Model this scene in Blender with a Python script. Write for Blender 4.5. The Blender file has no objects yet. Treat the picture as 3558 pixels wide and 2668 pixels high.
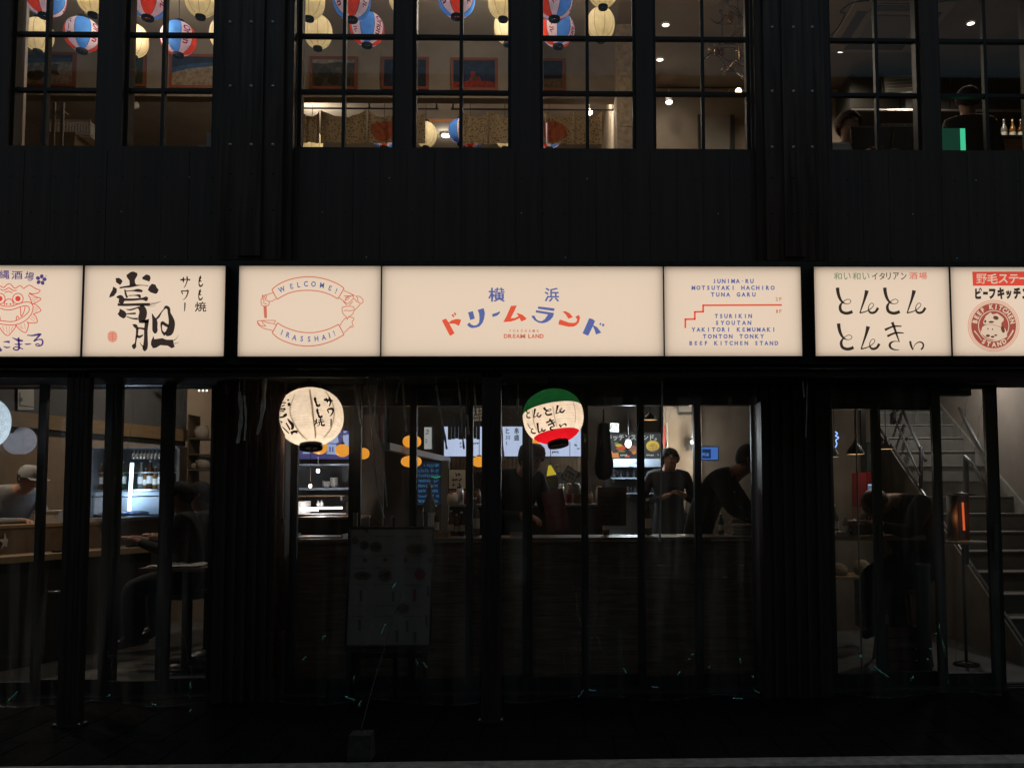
import bpy, bmesh, math, random
from mathutils import Vector, Matrix, Euler
from mathutils.geometry import tessellate_polygon
random.seed(11)
R = math.radians
SC = bpy.context.scene
COL = SC.collection

# ------------------------------------------------------------------ camera
W, H = 3558.0, 2668.0            # size of the photograph in pixels
F, CX, CY = 3028.0, 2016.0, 1512.0   # focal length and principal point (the photo is a crop)
CAMP = Vector((0.0, -5.5, 1.4))
ROT = (Matrix.Rotation(R(-1.38), 3, 'Z') @ Matrix.Rotation(R(90 + 3.6), 3, 'X')
       @ Matrix.Rotation(-0.0044, 3, 'Z'))
cam = bpy.data.cameras.new('camera')
cam.lens = F / W * 36.0
cam.sensor_width = 36.0
cam.shift_x = (W / 2 - CX) / W
cam.shift_y = (CY - H / 2) / W
cam.clip_start, cam.clip_end = 0.05, 500
camo = bpy.data.objects.new('camera', cam)
camo.matrix_world = Matrix.Translation(CAMP) @ ROT.to_4x4()
COL.objects.link(camo)
SC.camera = camo

# ------------------------------------------------------------------ world, exposure
wd = bpy.data.worlds.new('World')
SC.world = wd
wd.use_nodes = True
nt = wd.node_tree
bg = nt.nodes['Background']
sky = nt.nodes.new('ShaderNodeTexSky')
sky.sky_type = 'NISHITA'
sky.sun_disc = False
sky.sun_elevation = R(4.0)
sky.sun_rotation = R(20)
nt.links.new(sky.outputs[0], bg.inputs[0])
bg.inputs[1].default_value = 0.15
SC.view_settings.view_transform = 'Standard'
SC.view_settings.look = 'None'
SC.view_settings.exposure = 0
SC.view_settings.gamma = 1
SC.cycles.use_denoising = True
SC.cycles.max_bounces = 6
SC.cycles.transparent_max_bounces = 24
SC.cycles.sample_clamp_indirect = 2.0
SC.cycles.caustics_reflective = False
SC.cycles.caustics_refractive = False


def ray(px, py):
    return ROT @ Vector(((px - CX) / F, (CY - py) / F, -1.0))


def P(px, py, Y):
    """the point of the plane y = Y that stands at this spot of the photo"""
    d = ray(px, py)
    return CAMP + d * ((Y - CAMP.y) / d.y)


def PZ(px, py, z):
    d = ray(px, py)
    return CAMP + d * ((z - CAMP.z) / d.z)


def S(px, Y):
    """photo pixels to metres at the plane y = Y"""
    return px * (Y - CAMP.y) / F


# ------------------------------------------------------------------ materials
def lin(c):
    c = c / 255.0
    return c / 12.92 if c <= 0.04045 else ((c + 0.055) / 1.055) ** 2.4


def srgb(r, g, b):
    return (lin(r), lin(g), lin(b), 1.0)


MATS = {}


def mat(name, col, rough=0.6, metal=0.0, noise=0.0, scale=6.0, stretch=(1, 1, 1), bump=0.0, spec=0.5, trans=0.0):
    if name in MATS:
        return MATS[name]
    m = bpy.data.materials.new(name)
    m.use_nodes = True
    n = m.node_tree
    b = n.nodes['Principled BSDF']
    b.inputs['Base Color'].default_value = (*col[:3], 1)
    b.inputs['Roughness'].default_value = rough
    b.inputs['Metallic'].default_value = metal
    b.inputs['Specular IOR Level'].default_value = spec
    if noise or bump:
        tc = n.nodes.new('ShaderNodeTexCoord')
        mp = n.nodes.new('ShaderNodeMapping')
        mp.inputs['Scale'].default_value = stretch
        nz = n.nodes.new('ShaderNodeTexNoise')
        nz.inputs['Scale'].default_value = scale
        nz.inputs['Detail'].default_value = 6
        n.links.new(tc.outputs['Object'], mp.inputs[0])
        n.links.new(mp.outputs[0], nz.inputs[0])
        if noise:
            mr = n.nodes.new('ShaderNodeMapRange')
            mr.inputs[1].default_value, mr.inputs[2].default_value = 0.3, 0.7
            mr.inputs[3].default_value, mr.inputs[4].default_value = 1 - noise, 1 + noise
            n.links.new(nz.outputs[0], mr.inputs[0])
            mx = n.nodes.new('ShaderNodeMix')
            mx.data_type = 'RGBA'
            mx.blend_type = 'MULTIPLY'
            mx.inputs[0].default_value = 1
            mx.inputs[6].default_value = (*col[:3], 1)
            n.links.new(mr.outputs[0], mx.inputs[7])
            n.links.new(mx.outputs[2], b.inputs['Base Color'])
        if bump:
            bp = n.nodes.new('ShaderNodeBump')
            bp.inputs['Strength'].default_value = bump
            bp.inputs['Distance'].default_value = 0.02
            n.links.new(nz.outputs[0], bp.inputs['Height'])
            n.links.new(bp.outputs[0], b.inputs['Normal'])
    MATS[name] = m
    return m


def emit(name, col, s=1.0, sampling=True):
    if name in MATS:
        return MATS[name]
    m = bpy.data.materials.new(name)
    m.use_nodes = True
    n = m.node_tree
    b = n.nodes['Principled BSDF']
    b.inputs['Base Color'].default_value = (0.02, 0.02, 0.02, 1)
    b.inputs['Specular IOR Level'].default_value = 0.2
    b.inputs['Emission Color'].default_value = (*col[:3], 1)
    b.inputs['Emission Strength'].default_value = s
    if not sampling:
        m.cycles.emission_sampling = 'NONE'
    MATS[name] = m
    return m


def clear(name, fac=0.06, rough=0.03, tint=(1, 1, 1)):
    """thin clear sheet: mostly lets light through, a little gloss"""
    if name in MATS:
        return MATS[name]
    m = bpy.data.materials.new(name)
    m.use_nodes = True
    n = m.node_tree
    n.nodes.remove(n.nodes['Principled BSDF'])
    o = n.nodes['Material Output']
    t = n.nodes.new('ShaderNodeBsdfTransparent')
    t.inputs[0].default_value = (*tint, 1)
    g = n.nodes.new('ShaderNodeBsdfGlossy')
    g.inputs['Roughness'].default_value = rough
    g.inputs[0].default_value = (0.9, 0.9, 0.9, 1)
    x = n.nodes.new('ShaderNodeMixShader')
    x.inputs[0].default_value = fac
    n.links.new(t.outputs[0], x.inputs[1])
    n.links.new(g.outputs[0], x.inputs[2])
    n.links.new(x.outputs[0], o.inputs[0])
    MATS[name] = m
    return m


def cloudy(name):
    """clear vinyl sheet gone slightly milky, in vertical streaks"""
    m = bpy.data.materials.new(name)
    m.use_nodes = True
    n = m.node_tree
    n.nodes.remove(n.nodes['Principled BSDF'])
    o = n.nodes['Material Output']
    t = n.nodes.new('ShaderNodeBsdfTransparent')
    t.inputs[0].default_value = (0.97, 0.98, 0.975, 1)
    g = n.nodes.new('ShaderNodeBsdfGlossy')
    g.inputs['Roughness'].default_value = 0.1
    d = n.nodes.new('ShaderNodeBsdfTranslucent')
    d.inputs[0].default_value = (0.8, 0.82, 0.83, 1)
    d2 = n.nodes.new('ShaderNodeBsdfDiffuse')
    d2.inputs[0].default_value = (0.8, 0.82, 0.83, 1)
    tc = n.nodes.new('ShaderNodeTexCoord')
    mp = n.nodes.new('ShaderNodeMapping')
    mp.inputs['Scale'].default_value = (10, 10, 0.7)
    mp.inputs['Rotation'].default_value = (0, 0.10, 0)
    nz = n.nodes.new('ShaderNodeTexNoise')
    nz.inputs['Scale'].default_value = 1.0
    nz.inputs['Detail'].default_value = 5
    nz.inputs['Distortion'].default_value = 0.6
    mr = n.nodes.new('ShaderNodeMapRange')
    mr.inputs[1].default_value, mr.inputs[2].default_value = 0.47, 0.8
    mr.inputs[3].default_value, mr.inputs[4].default_value = 0.012, 0.17
    n.links.new(tc.outputs['Object'], mp.inputs[0])
    n.links.new(mp.outputs[0], nz.inputs[0])
    n.links.new(nz.outputs[0], mr.inputs[0])
    a = n.nodes.new('ShaderNodeMixShader')
    a.inputs[0].default_value = 0.35
    n.links.new(d.outputs[0], a.inputs[1])
    n.links.new(d2.outputs[0], a.inputs[2])
    b = n.nodes.new('ShaderNodeMixShader')
    n.links.new(mr.outputs[0], b.inputs[0])
    n.links.new(t.outputs[0], b.inputs[1])
    n.links.new(a.outputs[0], b.inputs[2])
    x = n.nodes.new('ShaderNodeMixShader')
    x.inputs[0].default_value = 0.022
    n.links.new(b.outputs[0], x.inputs[1])
    n.links.new(g.outputs[0], x.inputs[2])
    n.links.new(x.outputs[0], o.inputs[0])
    MATS[name] = m
    return m


def film(name, col):
    """backlit film or opal plastic: passes light from the lamps behind it"""
    if name in MATS:
        return MATS[name]
    m = bpy.data.materials.new(name)
    m.use_nodes = True
    n = m.node_tree
    n.nodes.remove(n.nodes['Principled BSDF'])
    o = n.nodes['Material Output']
    t = n.nodes.new('ShaderNodeBsdfTranslucent')
    t.inputs[0].default_value = (*col[:3], 1)
    n.links.new(t.outputs[0], o.inputs[0])
    MATS[name] = m
    return m


# ------------------------------------------------------------------ mesh building
class MB:
    def __init__(s):
        s.v, s.f, s.m, s.sm = [], [], [], []

    def add(s, vs, fs, mi=0, smooth=False):
        k = len(s.v)
        s.v += [Vector(p) for p in vs]
        for f in fs:
            s.f.append([i + k for i in f])
            s.m.append(mi)
            s.sm.append(smooth)
        return s

    def box(s, x0, x1, y0, y1, z0, z1, mi=0, M=None):
        vs = [Vector((x, y, z)) for z in (z0, z1) for y in (y0, y1) for x in (x0, x1)]
        if M is not None:
            vs = [M @ p for p in vs]
        return s.add(vs, [(0, 2, 3, 1), (4, 5, 7, 6), (0, 1, 5, 4), (2, 6, 7, 3), (0, 4, 6, 2), (1, 3, 7, 5)], mi)

    def tube(s, pts, r, n=8, mi=0, cap=True):
        pts = [Vector(p) for p in pts]
        rs = r if isinstance(r, (list, tuple)) else [r] * len(pts)
        k = len(s.v)
        up = None
        for i, p in enumerate(pts):
            t = (pts[min(i + 1, len(pts) - 1)] - pts[max(i - 1, 0)])
            t = t.normalized() if t.length > 1e-9 else Vector((0, 0, 1))
            if up is None:
                up = t.orthogonal().normalized()
            a = (up - t * up.dot(t))
            a = a.normalized() if a.length > 1e-6 else t.orthogonal().normalized()
            up = a
            b = t.cross(a)
            for j in range(n):
                w = 2 * math.pi * j / n
                s.v.append(p + (a * math.cos(w) + b * math.sin(w)) * rs[i])
        for i in range(len(pts) - 1):
            for j in range(n):
                q = (j + 1) % n
                s.f.append([k + i * n + j, k + i * n + q, k + (i + 1) * n + q, k + (i + 1) * n + j])
                s.m.append(mi)
                s.sm.append(True)
        if cap:
            s.f.append([k + j for j in range(n)][::-1])
            s.f.append([k + (len(pts) - 1) * n + j for j in range(n)])
            s.m += [mi, mi]
            s.sm += [False, False]
        return s

    def lathe(s, prof, c=(0, 0, 0), n=24, mi=0, M=None):
        """prof: (radius, height) pairs about a vertical axis"""
        c = Vector(c)
        k = len(s.v)
        for r, z in prof:
            for j in range(n):
                w = 2 * math.pi * j / n
                p = Vector((r * math.cos(w), r * math.sin(w), z))
                if M is not None:
                    p = M @ p
                s.v.append(c + p)
        for i in range(len(prof) - 1):
            for j in range(n):
                q = (j + 1) % n
                s.f.append([k + i * n + j, k + i * n + q, k + (i + 1) * n + q, k + (i + 1) * n + j])
                s.m.append(mi)
                s.sm.append(True)
        return s

    def ball(s, c, rx, ry=None, rz=None, n=16, m=10, mi=0, M=None):
        ry = ry or rx
        rz = rz or rx
        prof = [(math.cos(-math.pi / 2 + math.pi * i / m), math.sin(-math.pi / 2 + math.pi * i / m)) for i in range(m + 1)]
        Q = Matrix.Diagonal((rx, ry, rz))
        if M is not None:
            Q = M @ Q
        return s.lathe([(max(r, 1e-3), z) for r, z in prof], c, n, mi, Q)

    def poly(s, pts, mi=0):
        """flat outline filled with triangles"""
        pts = [Vector(p) for p in pts]
        tr = tessellate_polygon([pts])
        return s.add(pts, [tuple(t) for t in tr], mi)

    def build(s, name, mats, parent=None):
        if not isinstance(mats, (list, tuple)):
            mats = [mats]
        off = Vector((0, 0, 0))
        q = parent
        while q is not None:
            off += q.location
            q = q.parent
        me = bpy.data.meshes.new(name)
        me.from_pydata([tuple(p - off) for p in s.v], [], s.f)
        for m in mats:
            me.materials.append(m)
        for i, p in enumerate(me.polygons):
            p.material_index = s.m[i]
            p.use_smooth = s.sm[i]
        me.update()
        o = bpy.data.objects.new(name, me)
        COL.objects.link(o)
        if parent is not None:
            o.parent = parent
        return o


def tag(o, label=None, cat=None, group=None, kind=None):
    if label:
        o['label'] = label
    if cat:
        o['category'] = cat
    if group:
        o['group'] = group
    if kind:
        o['kind'] = kind
    return o


def thing(name, label, cat, loc=(0, 0, 0), group=None):
    o = bpy.data.objects.new(name, None)
    o.empty_display_size = 0.1
    COL.objects.link(o)
    o.location = loc
    return tag(o, label, cat, group)


def copy_tree(o, parent=None):
    c = o.copy()
    COL.objects.link(c)
    if parent is not None:
        c.parent = parent
    for ch in list(o.children):
        copy_tree(ch, c)
    return c


def lamp(name, loc, power, col=(1, 0.75, 0.5), size=0.05, kind='POINT', parent=None, rot=None, sx=None, sy=None):
    l = bpy.data.lights.new(name, kind)
    l.energy = power
    l.color = col
    if kind == 'POINT':
        l.shadow_soft_size = size
    elif kind == 'AREA':
        l.shape = 'RECTANGLE'
        l.size, l.size_y = sx, sy
    elif kind == 'SPOT':
        l.shadow_soft_size = size
        l.spot_size = R(100)
        l.spot_blend = 0.6
    o = bpy.data.objects.new(name, l)
    COL.objects.link(o)
    off = Vector((0, 0, 0))
    q = parent
    while q is not None:
        off += q.location
        q = q.parent
    o.location = Vector(loc) - off
    if rot:
        o.rotation_euler = rot
    if parent:
        o.parent = parent
    return o


# ------------------------------------------------------------------ drawing: lettering and brush strokes
_lay = [0]


def smooth(pts, k=5):
    """Catmull-Rom through (x, y, w) points"""
    if len(pts) < 3:
        return pts
    out = []
    q = [pts[0]] + list(pts) + [pts[-1]]
    for i in range(1, len(q) - 2):
        for j in range(k):
            t = j / k
            out.append(tuple(0.5 * (2 * b + (c - a) * t + (2 * a - 5 * b + 4 * c - d) * t * t + (3 * b - a - 3 * c + d) * t ** 3)
                             for a, b, c, d in zip(q[i - 1], q[i], q[i + 1], q[i + 2])))
    out.append(pts[-1])
    return out


class Ink:
    """draws on a surface: conv(px, py) gives the 3D point of a photo pixel"""
    def __init__(s, conv, nrm=Vector((0, -1, 0)), ox=0, oy=0, sc=1.0, lift=0.0002):
        s.conv, s.n, s.ox, s.oy, s.sc, s.lift = conv, nrm, ox, oy, sc, lift
        s.mb = MB()
        s.k = 0

    def at(s, ox, oy, sc):
        s.ox, s.oy, s.sc = ox, oy, sc
        return s

    def pt(s, x, y):
        p = s.conv(s.ox + x / s.sc, s.oy + y / s.sc)
        n = s.n(p) if callable(s.n) else s.n
        return p + n * (s.lift * (s.k % 12))

    def stroke(s, pts, w=None, mi=0, dx=0, dy=0, k=5, closed=False):
        pts = [(p[0] + dx, p[1] + dy, (p[2] if len(p) > 2 else w)) for p in pts]
        if closed:
            pts.append(pts[0])
        q = smooth(pts, k)
        L, Rr = [], []
        for i, (x, y, ww) in enumerate(q):
            a, b = q[max(i - 1, 0)], q[min(i + 1, len(q) - 1)]
            tx, ty = b[0] - a[0], b[1] - a[1]
            d = math.hypot(tx, ty) or 1
            nx, ny = -ty / d * max(ww, 2) / 2, tx / d * max(ww, 2) / 2
            L.append(s.pt(x + nx, y + ny))
            Rr.append(s.pt(x - nx, y - ny))
        n = len(q)
        s.mb.add(L + Rr, [(i, i + 1, n + i + 1, n + i) for i in range(n - 1)], mi)
        s.k += 1
        return s

    def line(s, pts, w, mi=0):
        """straight segments with square joints"""
        for (a, b) in zip(pts, pts[1:]):
            dx, dy = b[0] - a[0], b[1] - a[1]
            d = math.hypot(dx, dy) or 1
            ux, uy = dx / d * w / 2, dy / d * w / 2
            s.stroke([(a[0] - ux, a[1] - uy, w), (b[0] + ux, b[1] + uy, w)], mi=mi)
        return s

    def fill(s, pts, mi=0):
        s.mb.poly([s.pt(x, y) for x, y in pts], mi)
        s.k += 1
        return s

    def disc(s, cx, cy, rx, ry=None, mi=0, n=28, rot=0):
        ry = ry or rx
        c, sn = math.cos(rot), math.sin(rot)
        return s.fill([(cx + rx * math.cos(a) * c - ry * math.sin(a) * sn, cy + rx * math.cos(a) * sn + ry * math.sin(a) * c)
                       for a in [2 * math.pi * i / n for i in range(n)]], mi)

    def ring(s, cx, cy, r0, r1, mi=0, n=40):
        a = [2 * math.pi * i / n for i in range(n)]
        vs = [s.pt(cx + r0 * math.cos(t), cy + r0 * math.sin(t)) for t in a] + [s.pt(cx + r1 * math.cos(t), cy + r1 * math.sin(t)) for t in a]
        s.mb.add(vs, [(i, (i + 1) % n, n + (i + 1) % n, n + i) for i in range(n)], mi)
        s.k += 1
        return s

    def text(s, t, box, mi=0, bold=0.0, rot=0.0):
        """one string fitted to a box (x0, y0, x1, y1), turned about its centre"""
        vs, fs = glyphs(t, bold)
        if not vs:
            return s
        x0, x1 = min(v[0] for v in vs), max(v[0] for v in vs)
        y0, y1 = min(v[1] for v in vs), max(v[1] for v in vs)
        bx, by = (box[0] + box[2]) / 2, (box[1] + box[3]) / 2
        fx = (box[2] - box[0]) / max(x1 - x0, 1e-6)
        fy = (box[3] - box[1]) / max(y1 - y0, 1e-6)
        c, sn = math.cos(R(rot)), math.sin(R(rot))
        pts = []
        for x, y in vs:
            u = (x - (x0 + x1) / 2) * fx
            v = -(y - (y0 + y1) / 2) * fy
            pts.append(s.pt(bx + u * c + v * sn, by - u * sn + v * c))
        s.mb.add(pts, fs, mi)
        s.k += 1
        return s

    def glyph(s, t, cx, cy, h, mi=0, bold=0.0, rot=0.0, wf=1.0):
        vs, fs = glyphs(t, bold)
        x0, x1 = min(v[0] for v in vs), max(v[0] for v in vs)
        y0, y1 = min(v[1] for v in vs), max(v[1] for v in vs)
        hh = h if t != '-' else h * 0.12
        ww = hh / max(y1 - y0, 1e-6) * (x1 - x0) * wf
        if t == '-':
            ww = h * 0.35
        return s.text(t, (cx - ww / 2, cy - hh / 2, cx + ww / 2, cy + hh / 2), mi, bold, rot)

    def spaced(s, t, box, mi=0, bold=0.02, wf=0.85):
        x0, y0, x1, y1 = box
        h = y1 - y0
        pitch = (x1 - x0 - h * 0.6) / max(len(t) - 1, 1)
        for i, ch in enumerate(t):
            if ch != ' ':
                s.glyph(ch, x0 + h * 0.3 + pitch * i, (y0 + y1) / 2, h, mi, bold, 0, wf * (1.35 if ch == 'J' else 1))
        return s

    def build(s, name, mats, parent):
        return s.mb.build(name, mats, parent)


_gl = {}


def glyphs(t, bold):
    if (t, bold) in _gl:
        return _gl[(t, bold)]
    cu = bpy.data.curves.new('lettering', 'FONT')
    cu.body = t
    cu.offset = bold
    cu.resolution_u = 3
    o = bpy.data.objects.new('lettering', cu)
    COL.objects.link(o)
    dg = bpy.context.evaluated_depsgraph_get()
    me = bpy.data.meshes.new_from_object(o.evaluated_get(dg))
    r = ([(v.co.x, v.co.y) for v in me.vertices], [tuple(p.vertices) for p in me.polygons])
    bpy.data.objects.remove(o)
    bpy.data.curves.remove(cu)
    bpy.data.meshes.remove(me)
    _gl[(t, bold)] = r
    return r
# ------------------------------------------------------------------ shared materials
M_black = mat('black painted steel', (0.036, 0.027, 0.023), 0.5, 0.0, 0.35, 3.0, (6, 6, 0.5), 0.15)
M_board = mat('black ribbed cladding', (0.078, 0.052, 0.043), 0.6, 0.0, 0.22, 2.5, (9, 9, 0.4), 0.2)
M_pillar = mat('rust toned dark steel', (0.07, 0.05, 0.04), 0.38, 0.4, 0.6, 4.0, (7, 7, 0.35), 0.25)
M_frame = mat('black window steel', (0.012, 0.012, 0.012), 0.45)
M_rail = mat('dark grey aluminium', (0.06, 0.06, 0.058), 0.35, 0.5, 0.2, 6)
M_glass = clear('window glass', 0.02, 0.02)
M_vinyl = cloudy('clear vinyl')
M_stud = mat('bolt head glint', (0.75, 0.74, 0.72), 0.25, 0.0, spec=1.0)  # near white and not metallic: street-light glint put into the colour
M_asph = mat('asphalt', (0.05, 0.05, 0.05), 0.75, 0, 0.4, 60, bump=0.5)
M_pave = mat('dark paving', (0.006, 0.0065, 0.006), 0.9, 0, 0.4, 14, bump=0.3, spec=0.1)
M_kerb = mat('concrete kerb', (0.38, 0.35, 0.30), 0.8, 0, 0.35, 18, bump=0.4)
M_floor = mat('grey screed floor', (0.16, 0.15, 0.135), 0.45, 0, 0.3, 5, bump=0.05)
M_dark = mat('black ceiling paint', (0.02, 0.019, 0.018), 0.8)
M_wall_br = mat('dark brown wall', (0.07, 0.055, 0.042), 0.7, 0, 0.3, 3)
M_plaster = mat('warm plaster', (0.42, 0.34, 0.26), 0.8, 0, 0.12, 5, bump=0.1)
M_ceil2 = mat('cream ceiling paint', (0.36, 0.32, 0.265), 0.85, 0, 0.1, 3)
M_beige = mat('beige wallboard', (0.45, 0.38, 0.30), 0.8, 0, 0.1, 5)
M_wood = mat('light counter wood', (0.42, 0.28, 0.15), 0.45, 0, 0.14, 3, (8, .6, 14))
M_wood2 = mat('dark timber', (0.24, 0.155, 0.095), 0.8, 0, 0.45, 4, (1, 1, 14), 0.2)
M_steel = mat('brushed steel', (0.5, 0.5, 0.5), 0.3, 0.9, 0.15, 10, (1, 1, 12))
M_conc = mat('concrete', (0.30, 0.285, 0.26), 0.85, 0, 0.25, 4, bump=0.2)
M_white = mat('white plastic', (0.72, 0.7, 0.66), 0.5)
M_paper = mat('white paper', (0.75, 0.73, 0.68), 0.8)
M_blk = mat('black lacquer', (0.012, 0.011, 0.01), 0.35)
M_cord = mat('black cord', (0.02, 0.02, 0.02), 0.6)

# ------------------------------------------------------------------ the setting: street
KY = P(1700, 2640, 0).y
zk = 0.0
ky = PZ(1779, 2641, 0.0).y
m = MB(); m.box(-40, 40, ky - 0.14, ky, -0.15, 0.0)
tag(m.build('kerb', M_kerb), kind='structure')
m = MB(); m.box(-40, 40, ky + 0.001, 0.62, -0.2, -0.012)
# joints between the paving slabs
for i in range(60):
    x = -9 + 0.3 * i
    m.box(x, x + 0.292, ky + 0.006, ky + 0.44, -0.012, -0.004)
    m.box(x + 0.15, x + 0.442, ky + 0.447, 0.60, -0.012, -0.004)
tag(m.build('pavement', M_pave), kind='structure')
m = MB(); m.box(-60, 60, -60, ky - 0.145, -0.3, -0.13)
tag(m.build('road', M_asph), kind='structure')
m = MB(); m.box(-60, 60, -60, 60, -0.6, -0.4)
tag(m.build('ground', M_asph), kind='structure')

# unseen dark block opposite, put in to screen low sky and darken reflections
m = MB(); m.box(-30, 30, -19, -14, -0.3, 11)
for i in range(12):
    for j in range(3):
        m.box(-28 + i * 4.8, -26 + i * 4.8, -13.999, -13.96, 1 + j * 3.4, 2.8 + j * 3.4, 1)
ob = thing('unseen_opposite_block', 'unseen dark block across the street, screening the low sky', 'building', (0, -14, -0.3))
m.build('wall', [mat('unseen block render', (0.05, 0.05, 0.05), 0.9), mat('unseen block shutter', (0.02, 0.02, 0.02), 0.6)], ob)
# ------------------------------------------------------------------ the building
B = thing('restaurant_building', 'black steel clad two storey restaurant building with gridded upper windows', 'building')
XL, XR = -6.5, 5.6
z_sill = P(1600, 514, 0).z
z_top = 5.5
z_f1 = P(1600, 906, -0.12).z       # top of the sign band
z_f0 = P(1600, 1250, -0.12).z      # bottom of the sign band
z_lip = P(1600, 1302, -0.05).z
WIN = [(30, 338), (427, 743), (1031, 1373), (1432, 1776), (1875, 2211), (2269, 2608), (2881, 3203), (3263, 3590)]
WX = [(P(a, 250, 0.0).x, P(b, 250, 0.0).x) for a, b in WIN]
WC = [P(c, 250, 0.06).x for c in (164, 571, 1197, 1603, 2040, 2440, 3044, 3421)]
mz = [P(1600, y, 0.06).z for y in (131, 323)]
dz = mz[0] - mz[1]
# spandrel and the wall round the windows
m = MB()
m.box(XL, XR, 0.0, 0.16, z_f0 + 0.05, z_sill)
m.box(XL, XR, 0.0, 0.16, z_top, 6.6)
e = [XL] + [v for w in WX for v in w] + [XR]
for i in range(0, len(e), 2):
    m.box(e[i], e[i + 1], 0.0, 0.16, z_sill, z_top)
# cladding ribs with their bolt rows
nrib = 70
pit = (XR - XL) / nrib
for i in range(nrib):
    x = XL + pit * (i + 0.5)
    m.box(x - pit * 0.494, x + pit * 0.494, -0.006 - 0.001 * ((i * 7) % 3), -0.002, z_f1 + 0.02, z_sill - 0.03)
for y in (622, 742, 896):
    zz = P(1779, y, 0).z
    for i in range(86):
        x = XL + (XR - XL) * (i + 0.5) / 86
        m.ball((x, -0.008, zz), 0.0052, 0.005, 0.0052, 6, 4, 1 if (i * 13 + int(y)) % 9 == 0 else 0)  # some bolt heads take the glint colour
m.build('cladding_wall', [M_board, M_stud], B)
# roof and back
m = MB(); m.box(XL, XR, 0.0, 7.2, 6.6, 6.75)
m.build('roof', M_dark, B)
m = MB()
m.box(XL - 0.2, XL, 0.0, 7.2, -0.2, 6.6); m.box(XR, XR + 0.2, 0.0, 7.2, -0.2, 6.6); m.box(XL - 0.2, XR + 0.2, 7.2, 7.4, -0.2, 6.6)
m.build('outer_wall', M_board, B)
# windows: frame > glazing bars, panes
for (a, b), c in zip(WX, WC):
    fr = MB()
    t = 0.022
    fr.box(a, a + t, 0.035, 0.095, z_sill, z_top); fr.box(b - t, b, 0.035, 0.095, z_sill, z_top)
    fr.box(a + t, b - t, 0.035, 0.095, z_sill, z_sill + t * 0.6); fr.box(a + t, b - t, 0.035, 0.095, z_top - t, z_top)
    w = fr.build('window', M_frame, B)
    g = MB()
    bw = 0.011
    g.box(c - bw, c + bw, 0.045, 0.085, z_sill + t * 0.6, z_top - t)
    zz = mz[0]
    zs = [mz[1], mz[0], mz[0] + dz, mz[0] + 2 * dz]
    for zz in zs:
        if zz < z_top - 0.1:
            g.box(a + t, c - bw, 0.047, 0.083, zz - bw, zz + bw)
            g.box(c + bw, b - t, 0.047, 0.083, zz - bw, zz + bw)
    g.build('glazing_bar', M_frame, w)
    p = MB(); p.box(a + t * 0.8, b - t * 0.8, 0.062, 0.066, z_sill + 0.004, z_top - 0.01)
    p.build('pane', M_glass, w)


def pillar(px0, px1, cols, rows, zb):
    x0, x1 = P(px0, 300, -0.09).x, P(px1, 300, -0.09).x
    q = MB()
    q.box(x0, x1, -0.09, -0.002, zb, 6.5)
    xm = (x0 + x1) / 2
    w = (x1 - x0)
    q.box(x0 + w * 0.32, x1 - w * 0.32, -0.112, -0.092, zb + 0.02, 6.4)
    q.box(x0 - 0.05, x0 - 0.001, -0.05, -0.004, zb, 6.5); q.box(x1 + 0.001, x1 + 0.05, -0.05, -0.004, zb, 6.5)
    for c in cols:
        for r in rows:
            p = P(c, r, -0.1135 if c == cols[1] else -0.092)
            rv = 0.010 if r < 520 else 0.006
            q.ball((p.x, p.y, p.z), rv, rv, rv, 8, 6, 1 if r < 520 else 0)  # upper rows take the glint colour
    q.build('pillar', [M_pillar, M_stud], B)


zpb = z_f1 + 0.012
pillar(775, 985, (800, 873, 948), (78, 300, 503, 603, 728), zpb)
pillar(2655, 2845, (2683, 2757, 2822), (96, 318, 512, 618, 742), zpb)

# sign band, its lip and soffit
m = MB()
m.box(XL, XR, -0.12, -0.001, z_f0, z_f1)
m.build('sign_band', M_black, B)
m = MB()
zl1 = P(1600, 1275, -0.15).z
m.box(XL, XR, -0.16, -0.1205, z_f0 - 0.03, z_f0 + 0.004)
m.box(XL, XR, -0.02, 0.9, z_f0 - 0.06, z_f0 - 0.001)
m.box(XL, XR, -0.10, -0.07, P(1600, 1310, -0.1).z, P(1600, 1292, -0.1).z)
m.box(XL, XR, -0.06, -0.045, P(1600, 1300, -0.05).z - 0.012, z_f0 - 0.061)
m.build('soffit', M_dark, B)
m = MB()
m.tube([(XL, -0.125, P(1600, 1281, -0.12).z), (XR, -0.125, P(1600, 1281, -0.12).z)], 0.006, 8)
m.build('gutter_pipe', M_rail, B)

# ground floor: big cladded piers between the bays
def pier(pxa, pxb, Ya=0.46):
    xa, xb = P(pxa, 1900, Ya).x, P(pxb, 1900, Ya).x
    q = MB()
    q.box(xa, xb, Ya, 0.8, -0.1, z_f0 - 0.06)
    w = xb - xa
    for i in range(1, 6):
        x = xa + w * i / 6
        q.box(x - 0.012, x + 0.012, Ya - 0.02, Ya - 0.001, 0.0, z_f0 - 0.07)
    q.build('pier', M_black, B)


pier(742, 962)
pier(2652, 2884)
q = MB()
p0, p1 = P(974, 1330, 0.0), P(962, 2320, 0.0)
q.tube([(p0.x, 0.02, p0.z), (p0.x, 0.02, 0.25)], 0.027, 12)
for z in (0.5, 1.2, 1.9):
    q.box(p0.x - 0.034, p0.x + 0.034, 0.0, 0.06, z, z + 0.03)
q.build('drain_pipe', mat('rusty pipe', (0.10, 0.045, 0.028), 0.5, 0.2, 0.5, 8, (4, 4, 1)), B)

# door threshold and track
YD = 0.66
m = MB()
m.box(XL, XR, 0.60, 0.80, -0.1, 0.012)
m.box(XL, XR, 0.63, 0.638, 0.012, 0.022); m.box(XL, XR, 0.70, 0.708, 0.012, 0.022)
m.build('threshold', M_rail, B)
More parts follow.
